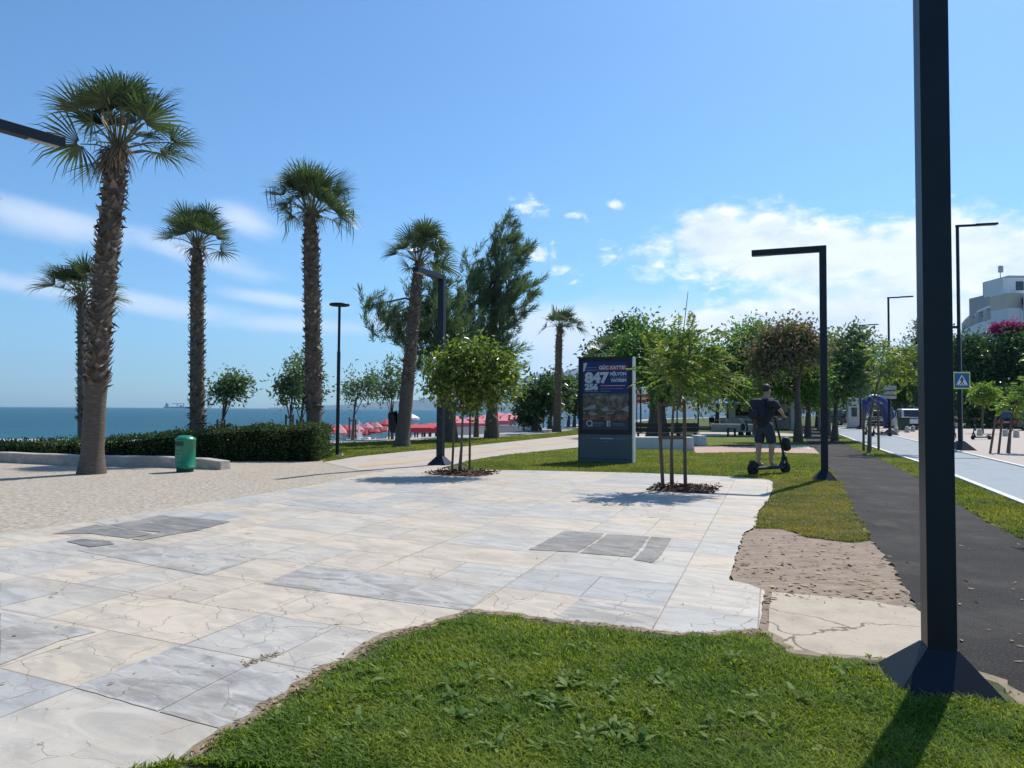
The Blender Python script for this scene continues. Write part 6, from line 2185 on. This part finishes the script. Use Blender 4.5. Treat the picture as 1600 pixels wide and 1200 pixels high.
car('white car parked by the road, seen from behind left of the near lamp post', G(1420, 671), R_(72), M['carwhite'], 4.6, 1.9, 1.75)
car('dark car in the shade left of the white kiosk', G(1312, 664.5), R_(100), M['cardark'])
car('dark car at the right edge of the road', AT(1606, 662, 62).xy.to_3d(), R_(15), M['cardark'])
car('white car farther along the road behind the arch', AT(1378, 662, 78).xy.to_3d(), R_(60), M['carwhite'])
car('dark car behind the white car, left of the near lamp post', AT(1440, 658, 84).xy.to_3d(), R_(40), M['cardark'])
BOL = ((1417.5, 676), (1426.5, 674.5), (1480, 677.5), (1531, 681), (1571, 682), (1588, 684), (1400, 677))
for k_, (px, py) in enumerate(BOL):
    p = G(px, py)
    lb = ('bollard nearest the green bin by the white car', 'bollard right of the green bin by the white car', 'bollard hidden behind the near lamp post', 'bollard behind the parked scooter', 'bollard between the scooter and the windblown tree', 'bollard nearest the right edge', 'bollard left of the green bin by the white car')[k_]
    r = thing('concrete_bollard', 'pale concrete ' + lb, 'bollard', p, 0, 'pale concrete bollards')
    MB().lathe([(.17, 0), (.165, .08), (.15, .30), (.14, .36), (.10, .43), (.03, .46)], 16).build('bollard_body', M['concrete'], r)
    MB().lathe([(.153, .28), (.156, .30), (.148, .33)], 16).build('band', M['greywall'], r)
p = G(1412, 674.5)
root = thing('litter_bin', 'dark green wheeled bin beside the white car', 'litter bin', p)
MB().prism([(-.28, .08), (.28, .08), (.33, 1.0), (-.33, 1.0)], -.3, .3).build('bin_body', M['bindark'], root, .03)
MB().box((0, 0, 1.05), (.72, .68, .1)).build('lid', M['lamp'], root, .03)
for sx in (-.25, .25):
    wheel(root, 'wheel', (sx, .25, .1), .1, .06, (1, 0, 0), .04)

# ---------------------------------------------------------------- scooters


def scooter(label, g, rz, big=False, lean=0.0):
    r = thing('kick_scooter', label, 'scooter', (g.x, g.y, g.z), rz, None if big else 'parked rental scooters')
    if lean:
        r.rotation_euler = (lean, 0, rz)
    wb = .54 if big else .45
    R1, R2, wd = (.155, .14, .10) if big else (.115, .115, .06)
    wheel(r, 'wheel', (-wb, 0, R1), R1, wd, (0, 1, 0), .065 if big else .045)
    wheel(r, 'wheel', (wb + .06, 0, R2), R2, wd, (0, 1, 0), .065 if big else .045)
    dz = .185 if big else .15
    mb = MB()
    mb.prism([(-wb + .10, dz - .035), (-wb + .16, dz - .05), (wb - .16, dz - .05), (wb - .10, dz - .02), (wb - .10, dz + .012), (-wb + .08, dz + .012)], -.105, .105)
    mb.build('deck', M['lamp'], r, .012)
    MB().box((-.02, 0, dz + .016), (2 * wb - .3, .17, .008)).build('grip_mat', M['rubber'], r)
    MB().prism([(-wb - .10, dz + .10), (-wb - .02, dz + .17), (-wb + .16, dz + .06), (-wb + .16, dz + .03), (-wb - .02, dz + .13)], -.06, .06).build('mudguard', M['black'], r, .01)
    for sy in (-1, 1):
        MB().bar((-wb, sy * .075, R1), (-wb + .2, sy * .075, dz), .025, .05).bar((wb + .06, sy * .075, R2), (wb + .0, sy * .05, dz + .22), .03, .045).build('swing_arm', M['black'], r)
    MB().tube([(wb - .12, 0, dz), (wb - .03, 0, dz + .12), (wb + .0, 0, dz + .26)], .04, 10).build('neck', M['black'], r)
    top = (wb - (.29 if big else .15), 0, 1.27 if big else 1.12)
    MB().tube([(wb + .01, 0, dz + .2), (wb - .05, 0, .6), top], [.032, .026, .024], 10).build('stem', M['black'], r)
    MB().tube([(top[0] - .05, -.31, top[2] + .02), (top[0], -.18, top[2]), (top[0], .18, top[2]), (top[0] - .05, .31, top[2] + .02)], .015, 8).build('handlebar', M['steel'] if big else M['black'], r)
    for sy in (-1, 1):
        MB().tube([(top[0] - .055, sy * .32, top[2] + .021), (top[0] - .02, sy * .21, top[2] + .006)], .02, 8).build('grip', M['rubber'], r)
    MB().box((top[0] - .01, 0, top[2] + .03), (.07, .1, .05)).build('display', M['black'], r, .01)
    if big:
        MB().box((wb + .01, 0, dz + .30), (.06, .09, .05)).build('headlight', M['lens'], r, .01)
        mb = MB()
        mb.lathe([(.05, -.17), (.105, -.13), (.115, .05), (.09, .14), (.04, .16)], 16, (0, 0, 0), sy=.85)
        o = mb.build('stem_bag', M['black'], r, loc=(wb + .10, 0, .70))
        o.rotation_euler = (0, -.15, 0)
    else:
        MB().box((wb - .12, 0, .55), (.06, .08, .16)).build('battery_box', M['signblue'], r, .01)
    return r


SCG = G(1201, 742)
SCH = math.atan2(.54, .84)
scooter('big black off road electric scooter ridden across the lawn by a man in dark blue', SCG, SCH, True)
scooter('rental scooter parked right of the crossing sign', G(1534, 687), math.atan2(-.1, -1), False, .08)
scooter('rental scooter half hidden by the near lamp post', G(1489, 688), math.atan2(.8, .6), False, .08)
scooter('dark rental scooter by the second street light', G(1378, 682), math.atan2(.2, -1), False, .08)
scooter('dark rental scooter nearer the arch foot', G(1366, 680), math.atan2(.35, -1), False, .08)

# ---------------------------------------------------------------- people


def skinned(name, pts, edges, material, parent, root_i=0, sub=2):
    """one continuous surface grown round a skeleton; pts: {key: (xyz, rx, ry)}"""
    keys = list(pts)
    me = bpy.data.meshes.new(name)
    me.from_pydata([pts[k][0] for k in keys], [(keys.index(a), keys.index(c_)) for a, c_ in edges], [])
    me.materials.append(material)
    o = bpy.data.objects.new(name, me)
    link(o, parent)
    md = o.modifiers.new('skin', 'SKIN')
    md.use_smooth_shade = True
    sv = me.skin_vertices[0].data
    for i, k in enumerate(keys):
        sv[i].radius = pts[k][1:3]
        sv[i].use_root = (i == root_i)
    sb = o.modifiers.new('subdivision', 'SUBSURF')
    sb.levels = sb.render_levels = sub
    return o


def person(label, loc, rz, pose, shirt=True):
    """facing +X; pose gives joint positions"""
    r = thing('person', label, 'person', loc, rz)
    J = pose
    P, E = {}, []

    def add(k, p, rx, ry=None, to=None):
        P[k] = (tuple(p), rx, ry or rx)
        if to:
            E.append((to, k))
    add('pelvis', J['pelvis'], .13, .10)
    add('waist', J['waist'], .125, .09, 'pelvis')
    add('chest', J['chest'], .14, .10, 'waist')
    add('collar', J['collar'], .085, .07, 'chest')
    add('neck', J['neck'], .058, .058, 'collar')
    h_ = Vector(J['head'])
    f = Vector(J.get('look', (1, 0, 0)))
    add('jaw', h_ + Vector((.012, 0, -.07)), .066, .07, 'neck')
    add('skull', h_ + Vector((0, 0, .03)), .082, .098, 'jaw')
    add('crown', h_ + Vector((-.01, 0, .10)), .055, .065, 'skull')
    add('nose', h_ + f * .108 + Vector((0, 0, -.015)), .014, .014, 'skull')
    sd_v = Vector((-f.y, f.x, 0))
    for sn, s in (('l', 1), ('r', -1)):
        add('ear' + sn, h_ + sd_v * s * .092 + Vector((-.01, 0, -.01)), .012, .022, 'skull')
        add('sh' + sn, J['sh' + sn], .058, .058, 'collar')
        add('el' + sn, J['el' + sn], .045, .045, 'sh' + sn)
        wr, hd = Vector(J['wr' + sn]), Vector(J['hd' + sn])
        mid = Vector(J['el' + sn]).lerp(wr, .35)
        add('fa' + sn, mid, .044, .044, 'el' + sn)
        add('wr' + sn, wr, .028, .028, 'fa' + sn)
        add('hd' + sn, hd, .038, .026, 'wr' + sn)
        d = (hd - wr).normalized()
        lat = Vector((0, 1, 0)) if abs(d.y) < .8 else Vector((1, 0, 0))
        dn = Vector((0, 0, -1))
        for q in range(4):
            b0 = hd + d * .035 + lat * (q - 1.5) * .019
            L = (.030, .036, .034, .026)[q]
            add('f%d%sa' % (q, sn), b0 + d * L * .6, .0105, .0105, 'hd' + sn)
            add('f%d%sb' % (q, sn), b0 + d * L * .9 + dn * .03, .0095, .0095, 'f%d%sa' % (q, sn))
            add('f%d%sc' % (q, sn), b0 + d * L * .3 + dn * .045, .008, .008, 'f%d%sb' % (q, sn))
        add('t%sa' % sn, hd - lat * s * .038 + d * .01 + dn * .01, .0115, .0115, 'hd' + sn)
        add('t%sb' % sn, hd - lat * s * .036 + d * .035 + dn * .035, .009, .009, 't%sa' % sn)
        add('hip' + sn, J['hip' + sn], .095, .10, 'pelvis')
        add('kn' + sn, J['kn' + sn], .066, .066, 'hip' + sn)
        add('calf' + sn, Vector(J['kn' + sn]).lerp(Vector(J['an' + sn]), .33) + Vector((-.018, 0, 0)), .066, .066, 'kn' + sn)
        add('an' + sn, J['an' + sn], .036, .036, 'calf' + sn)
        add('heel' + sn, Vector(J['an' + sn]) + Vector((.02, 0, -.045)), .035, .033, 'an' + sn)
        add('ball' + sn, Vector(J['an' + sn]) + Vector((.15, s * .02, -.055)), .042, .022, 'heel' + sn)
    body = skinned('body', P, E, M['skin'], r)
    # eyes and hair
    for s in (1, -1):
        MB().lathe([(.001, -.011), (.011, 0), (.001, .011)], 10).build('eye', M['black'], body, loc=h_ + f * .085 + sd_v * s * .033 + Vector((0, 0, .012)))
    mb = MB()
    vs, n, m_ = [], 18, 9
    for j in range(m_ + 1):
        th = j / m_ * 2.15
        for i in range(n):
            a = i / n * 6.2832
            front_cut = .56 if math.cos(a) > .35 else (.8 if math.cos(a) > -.2 else 1.0)
            t_ = th * front_cut
            w_ = 1 + random.uniform(-.035, .035)
            vs.append((h_.x - .012 + .106 * math.sin(t_) * math.cos(a) * w_, h_.y + .094 * math.sin(t_) * math.sin(a) * w_, h_.z + .045 + .115 * math.cos(t_) * w_))
    mb.add(vs, [(j * n + i, j * n + (i + 1) % n, (j + 1) * n + (i + 1) % n, (j + 1) * n + i) for j in range(m_) for i in range(n)], 0, True)
    mb.build('hair', M['hair'], r)
    if shirt:
        S_ = {'low': (J['pelvis'] + Vector((0, 0, -.10)), .165, .14), 'hem': (J['pelvis'] + Vector((0, 0, -.03)), .205, .165), 'waist': (J['waist'], .205, .16), 'chest': (J['chest'], .225, .17), 'collar': (J['collar'] + Vector((0, 0, -.01)), .145, .12), 'nk': (J['collar'] + Vector((0, 0, .065)), .082, .082)}
        E2 = [('low', 'hem'), ('hem', 'waist'), ('waist', 'chest'), ('chest', 'collar'), ('collar', 'nk')]
        for sn in 'lr':
            S_['s' + sn] = (J['sh' + sn] + Vector((0, 0, .005)), .10, .10)
            S_['m' + sn] = (J['sh' + sn].lerp(J['el' + sn], .45), .082, .082)
            S_['e' + sn] = (J['sh' + sn].lerp(J['el' + sn], .80), .078, .078)
            E2 += [('collar', 's' + sn), ('s' + sn, 'm' + sn), ('m' + sn, 'e' + sn)]
        skinned('shirt', {k: (tuple(v[0]), v[1], v[2]) for k, v in S_.items()}, E2, M['navy'], r)
    S_ = {'top': (J['pelvis'] + Vector((0, 0, .09)), .158, .125), 'pel': (J['pelvis'] + Vector((0, 0, -.04)), .172, .135)}
    E2 = [('top', 'pel')]
    for sn in 'lr':
        S_['h' + sn] = (J['hip' + sn] + Vector((0, 0, -.06)), .125, .13)
        S_['m' + sn] = (J['hip' + sn].lerp(J['kn' + sn], .6), .122, .126)
        S_['k' + sn] = (J['hip' + sn].lerp(J['kn' + sn], .95), .115, .12)
        E2 += [('pel', 'h' + sn), ('h' + sn, 'm' + sn), ('m' + sn, 'k' + sn)]
    skinned('shorts', {k: (tuple(v[0]), v[1], v[2]) for k, v in S_.items()}, E2, M['shorts'], r)
    for sn, s in (('l', 1), ('r', -1)):
        a = J['an' + sn]
        skinned('shoe', {'heel': (tuple(a + Vector((-.01, 0, -.045))), .048, .045), 'mid': (tuple(a + Vector((.07, s * .01, -.05))), .05, .036), 'toe': (tuple(a + Vector((.17, s * .02, -.06))), .046, .026), 'cuff': (tuple(a + Vector((-.005, 0, .03))), .045, .045)}, [('heel', 'mid'), ('mid', 'toe'), ('heel', 'cuff')], M['shoe'], r)
    return r


V_ = Vector
rider = {'pelvis': V_((-.14, 0, 1.17)), 'waist': V_((-.15, 0, 1.33)), 'chest': V_((-.13, 0, 1.53)), 'collar': V_((-.10, 0, 1.70)), 'neck': V_((-.08, 0, 1.79)), 'head': V_((-.05, 0, 1.925)),
         'shl': V_((-.10, .205, 1.665)), 'ell': V_((.0, .34, 1.44)), 'wrl': V_((.14, .32, 1.335)), 'hdl': V_((.205, .295, 1.32)),
         'shr': V_((-.10, -.205, 1.665)), 'elr': V_((.0, -.35, 1.45)), 'wrr': V_((.14, -.325, 1.335)), 'hdr': V_((.205, -.295, 1.32)),
         'hipl': V_((-.15, .105, 1.09)), 'knl': V_((-.19, .11, .68)), 'anl': V_((-.25, .075, .295)),
         'hipr': V_((-.12, -.105, 1.09)), 'knr': V_((-.02, -.12, .68)), 'anr': V_((-.02, -.08, .295))}
pr = person('man in dark blue shirt and shorts with a backpack, riding the big scooter', SCG, SCH, rider)
mb = MB()
prof = []
bp_ = MB().box((0, 0, 0), (.20, .33, .48)).build('backpack', M['navy'], pr, .08, loc=(-.37, .02, 1.50))
bp_.rotation_euler = (0, R_(4), 0)
MB().box((-.115, 0, -.09), (.05, .25, .2)).build('pocket', M['navy'], bp_, .02)
for s in (1, -1):
    MB().tube([(.08, s * .11, .20), (.20, s * .13, .25), (.38, s * .13, .17), (.41, s * .14, -.02), (.30, s * .16, -.22), (.10, s * .14, -.20)], .016, 6).build('strap', M['black'], bp_)
stand = {'pelvis': V_((0, 0, .95)), 'waist': V_((0, 0, 1.1)), 'chest': V_((0, 0, 1.29)), 'collar': V_((0, 0, 1.45)), 'neck': V_((.01, 0, 1.53)), 'head': V_((.02, 0, 1.66)),
         'shl': V_((0, .2, 1.42)), 'ell': V_((-.02, .26, 1.14)), 'wrl': V_((.06, .27, .9)), 'hdl': V_((.08, .27, .83)), 'shr': V_((0, -.2, 1.42)), 'elr': V_((-.02, -.26, 1.14)), 'wrr': V_((.06, -.27, .9)), 'hdr': V_((.08, -.27, .83)),
         'hipl': V_((0, .1, .88)), 'knl': V_((.03, .11, .49)), 'anl': V_((-.02, .11, .09)), 'hipr': V_((0, -.1, .88)), 'knr': V_((.02, -.11, .49)), 'anr': V_((-.03, -.11, .09))}
gq = G(829, 673)
person('bare chested bather in dark shorts standing beside the ficus', gq, R_(120), stand, False)

# ---------------------------------------------------------------- hotel on the slope
M['hotelwhite'] = mat('hotel_white', (.78, .78, .77), (.70, .70, .69), .3, .8)
M['hotelgrey'] = mat('hotel_grey', (.42, .42, .42), (.36, .36, .36), .4, .8)
M['hotelcream'] = mat('hotel_cream', (.66, .56, .44), (.60, .51, .40), .4, .8)


def hotel():
    # facade line: near right end to far left end, seen obliquely
    n0, n1 = AT(1577, 600, 96), AT(1476, 600, 132)
    root = thing('terraced_hotel', 'white terraced hotel with curved balconies above the trees at the right edge', 'hotel', (n0.x, n0.y, 0))
    o = Vector((n0.x, n0.y, 0))
    e = Vector((n1.x - n0.x, n1.y - n0.y, 0))
    L = e.length
    e.normalize()
    inw = Vector((e.y, -e.x, 0))
    if inw.x < 0:
        inw = -inw
    N = 16

    def line(setb, cut):
        # gently curved balcony line
        return [e * (L * (1 - cut) * i / N) + inw * (setb - 1.6 * math.sin(math.pi * i / N)) for i in range(N + 1)]
    zs = [3.2, 6.8, 10.3, 13.8]
    for f, z in enumerate(zs):
        ln = line(.0 + .5 * f, .03 * f)
        bk = [p + inw * (9 if f < 3 else 8) for p in ln]
        # parapet band
        mb = MB()
        V, F = [], []
        for p in ln:
            V += [p + V_((0, 0, z - .55)), p + V_((0, 0, z + 1.05)), p + inw * .22 + V_((0, 0, z + 1.05)), p + inw * .22 + V_((0, 0, z - .55))]
        for i in range(N):
            F += [(i * 4 + k, i * 4 + (k + 1) % 4, i * 4 + 4 + (k + 1) % 4, i * 4 + 4 + k) for k in range(4)]
        F += [(0, 1, 2, 3), (N * 4, N * 4 + 1, N * 4 + 2, N * 4 + 3)]
        mb.add(V, F)
        mb.build('balcony_parapet', M['hotelwhite'], root)
        # floor slab
        V = [p + inw * .22 + V_((0, 0, z - .2)) for p in ln] + [p + V_((0, 0, z - .2)) for p in bk]
        V += [p + inw * .22 + V_((0, 0, z - .02)) for p in ln] + [p + V_((0, 0, z - .02)) for p in bk]
        q = N + 1
        F = [(i, i + 1, q + i + 1, q + i) for i in range(N)] + [(2 * q + i, 3 * q + i, 3 * q + i + 1, 2 * q + i + 1) for i in range(N)]
        MB().add(V, F).build('floor_slab', M['hotelgrey'], root)
        # recessed room wall with balcony doors and dividing fins
        rw = [p + inw * 1.9 for p in ln]
        V, F = [], []
        for p in rw:
            V += [p + V_((0, 0, z - .02)), p + V_((0, 0, z + 2.95))]
        F = [(i * 2, i * 2 + 2, i * 2 + 3, i * 2 + 1) for i in range(N)]
        MB().add(V, F).build('room_wall', M['hotelcream'] if f == 3 else M['hotelgrey'], root)
        for i in range(0, N, 2):
            a, c_ = rw[i].lerp(rw[i + 1], .2), rw[i + 1].lerp(rw[i + 1 - 1], -.4)
            a, c_ = a - inw * .05, c_ - inw * .05
            MB().add([a + V_((0, 0, z + .1)), c_ + V_((0, 0, z + .1)), c_ + V_((0, 0, z + 2.3)), a + V_((0, 0, z + 2.3))], [(0, 1, 2, 3)]).build('balcony_door', M['glass'], root)
            p = ln[i]
            MB().bar(p + inw * 1.05 + V_((0, 0, z + 1.4)) - inw * .8, p + inw * 1.05 + V_((0, 0, z + 1.4)) + inw * .8, .16, 2.9).build('dividing_fin', M['hotelwhite'], root)
        if f == len(zs) - 1:
            V = [p + inw * .6 + V_((0, 0, z + 2.95)) for p in ln] + [p + V_((0, 0, z + 2.95)) for p in bk] + [p + inw * .6 + V_((0, 0, z + 3.3)) for p in ln] + [p + V_((0, 0, z + 3.3)) for p in bk]
            F = [(i, i + 1, q + i + 1, q + i) for i in range(N)] + [(2 * q + i, 3 * q + i, 3 * q + i + 1, 2 * q + i + 1) for i in range(N)] + [(i, 2 * q + i, 2 * q + i + 1, i + 1) for i in range(N)]
            MB().add(V, F).build('roof', M['hotelwhite'], root)
    # side wing facing the viewer at the near end
    MB().box(Vector((6.2, 1.6, 7.6)), (12.5, 3.6, 15.2)).build('end_wing', M['hotelwhite'], root)
    MB().box(Vector((6.2, 2.2, 16.2)), (12.0, 3.4, 2.1)).build('upper_wing', M['hotelcream'], root)
    MB().box(Vector((5.4, .45, 16.2)), (6.5, .1, .9)).build('window', M['glass'], root)
    MB().box(Vector((6.2, 2.6, 17.42)), (11.0, 4.2, .4)).build('terrace_edge', M['hotelwhite'], root)
    MB().box(Vector((6.8, 4.5, 18.6)), (11.5, 4, 2.1)).build('penthouse', M['hotelwhite'], root)
    MB().box(Vector((3.3, 2.45, 18.4)), (1.0, .1, 1.5)).build('window', M['glass'], root)
    MB().box(Vector((4.8, 2.45, 18.7)), (.5, .1, .8)).build('window', M['glass'], root)
    tw = AT(1556, 436, 112) - o
    MB().box(Vector((tw.x + 4.6, tw.y, tw.z - 4)), (9.4, 6, 8.0)).build('lift_tower', M['hotelgrey'], root)
    pr_ = AT(1531, 463, 112) - o
    MB().box(Vector((pr_.x + 1.6, pr_.y, pr_.z - 1.5)), (3.4, 5, 3.0)).build('plant_room', M['hotelgrey'], root)
    cw = AT(1562, 462, 108) - o
    ch = MB().box(Vector((cw.x, cw.y, cw.z - .4)), (1.5, 1.3, 2.4)).build('chimney', M['hotelwhite'], root)
    MB().prism([(cw.x - 1.0, cw.z + .82), (cw.x + 1.0, cw.z + .82), (cw.x, cw.z + 1.5)], cw.y - .8, cw.y + .8).build('cowl', M['hotelwhite'], ch)
    for x, h_ in ((1.3, 1.5), (5.6, 1.4), (7.4, 1.6), (8.6, 1.6)):
        a = MB().tube([(tw.x + x - .6, tw.y, tw.z - .1), (tw.x + x - .6, tw.y, tw.z + h_ + .6)], .06, 6).build('mast', M['hotelgrey'], root)
        MB().box((tw.x + x - .6, tw.y - .1, tw.z + h_), (.6, .3, 1.0)).build('antenna', M['hotelgrey'], a)
    MB().tube([(tw.x + 5.2, tw.y, tw.z - .1), (tw.x + 5.2, tw.y, tw.z + 5)], [.08, .04], 6).build('mast', M['hotelgrey'], root)
    mb = MB().tube([(7.9, -.24, 13.2), (7.4, -.24, 12.4), (8.0, -.24, 11.5)], .16, 6).tube([(9.0, -.24, 13.4), (8.7, -.24, 12.4), (9.2, -.24, 11.2), (9.5, -.24, 12.3)], .15, 6)
    mb.build('wall_emblem', M['redlight'], root)


hotel()
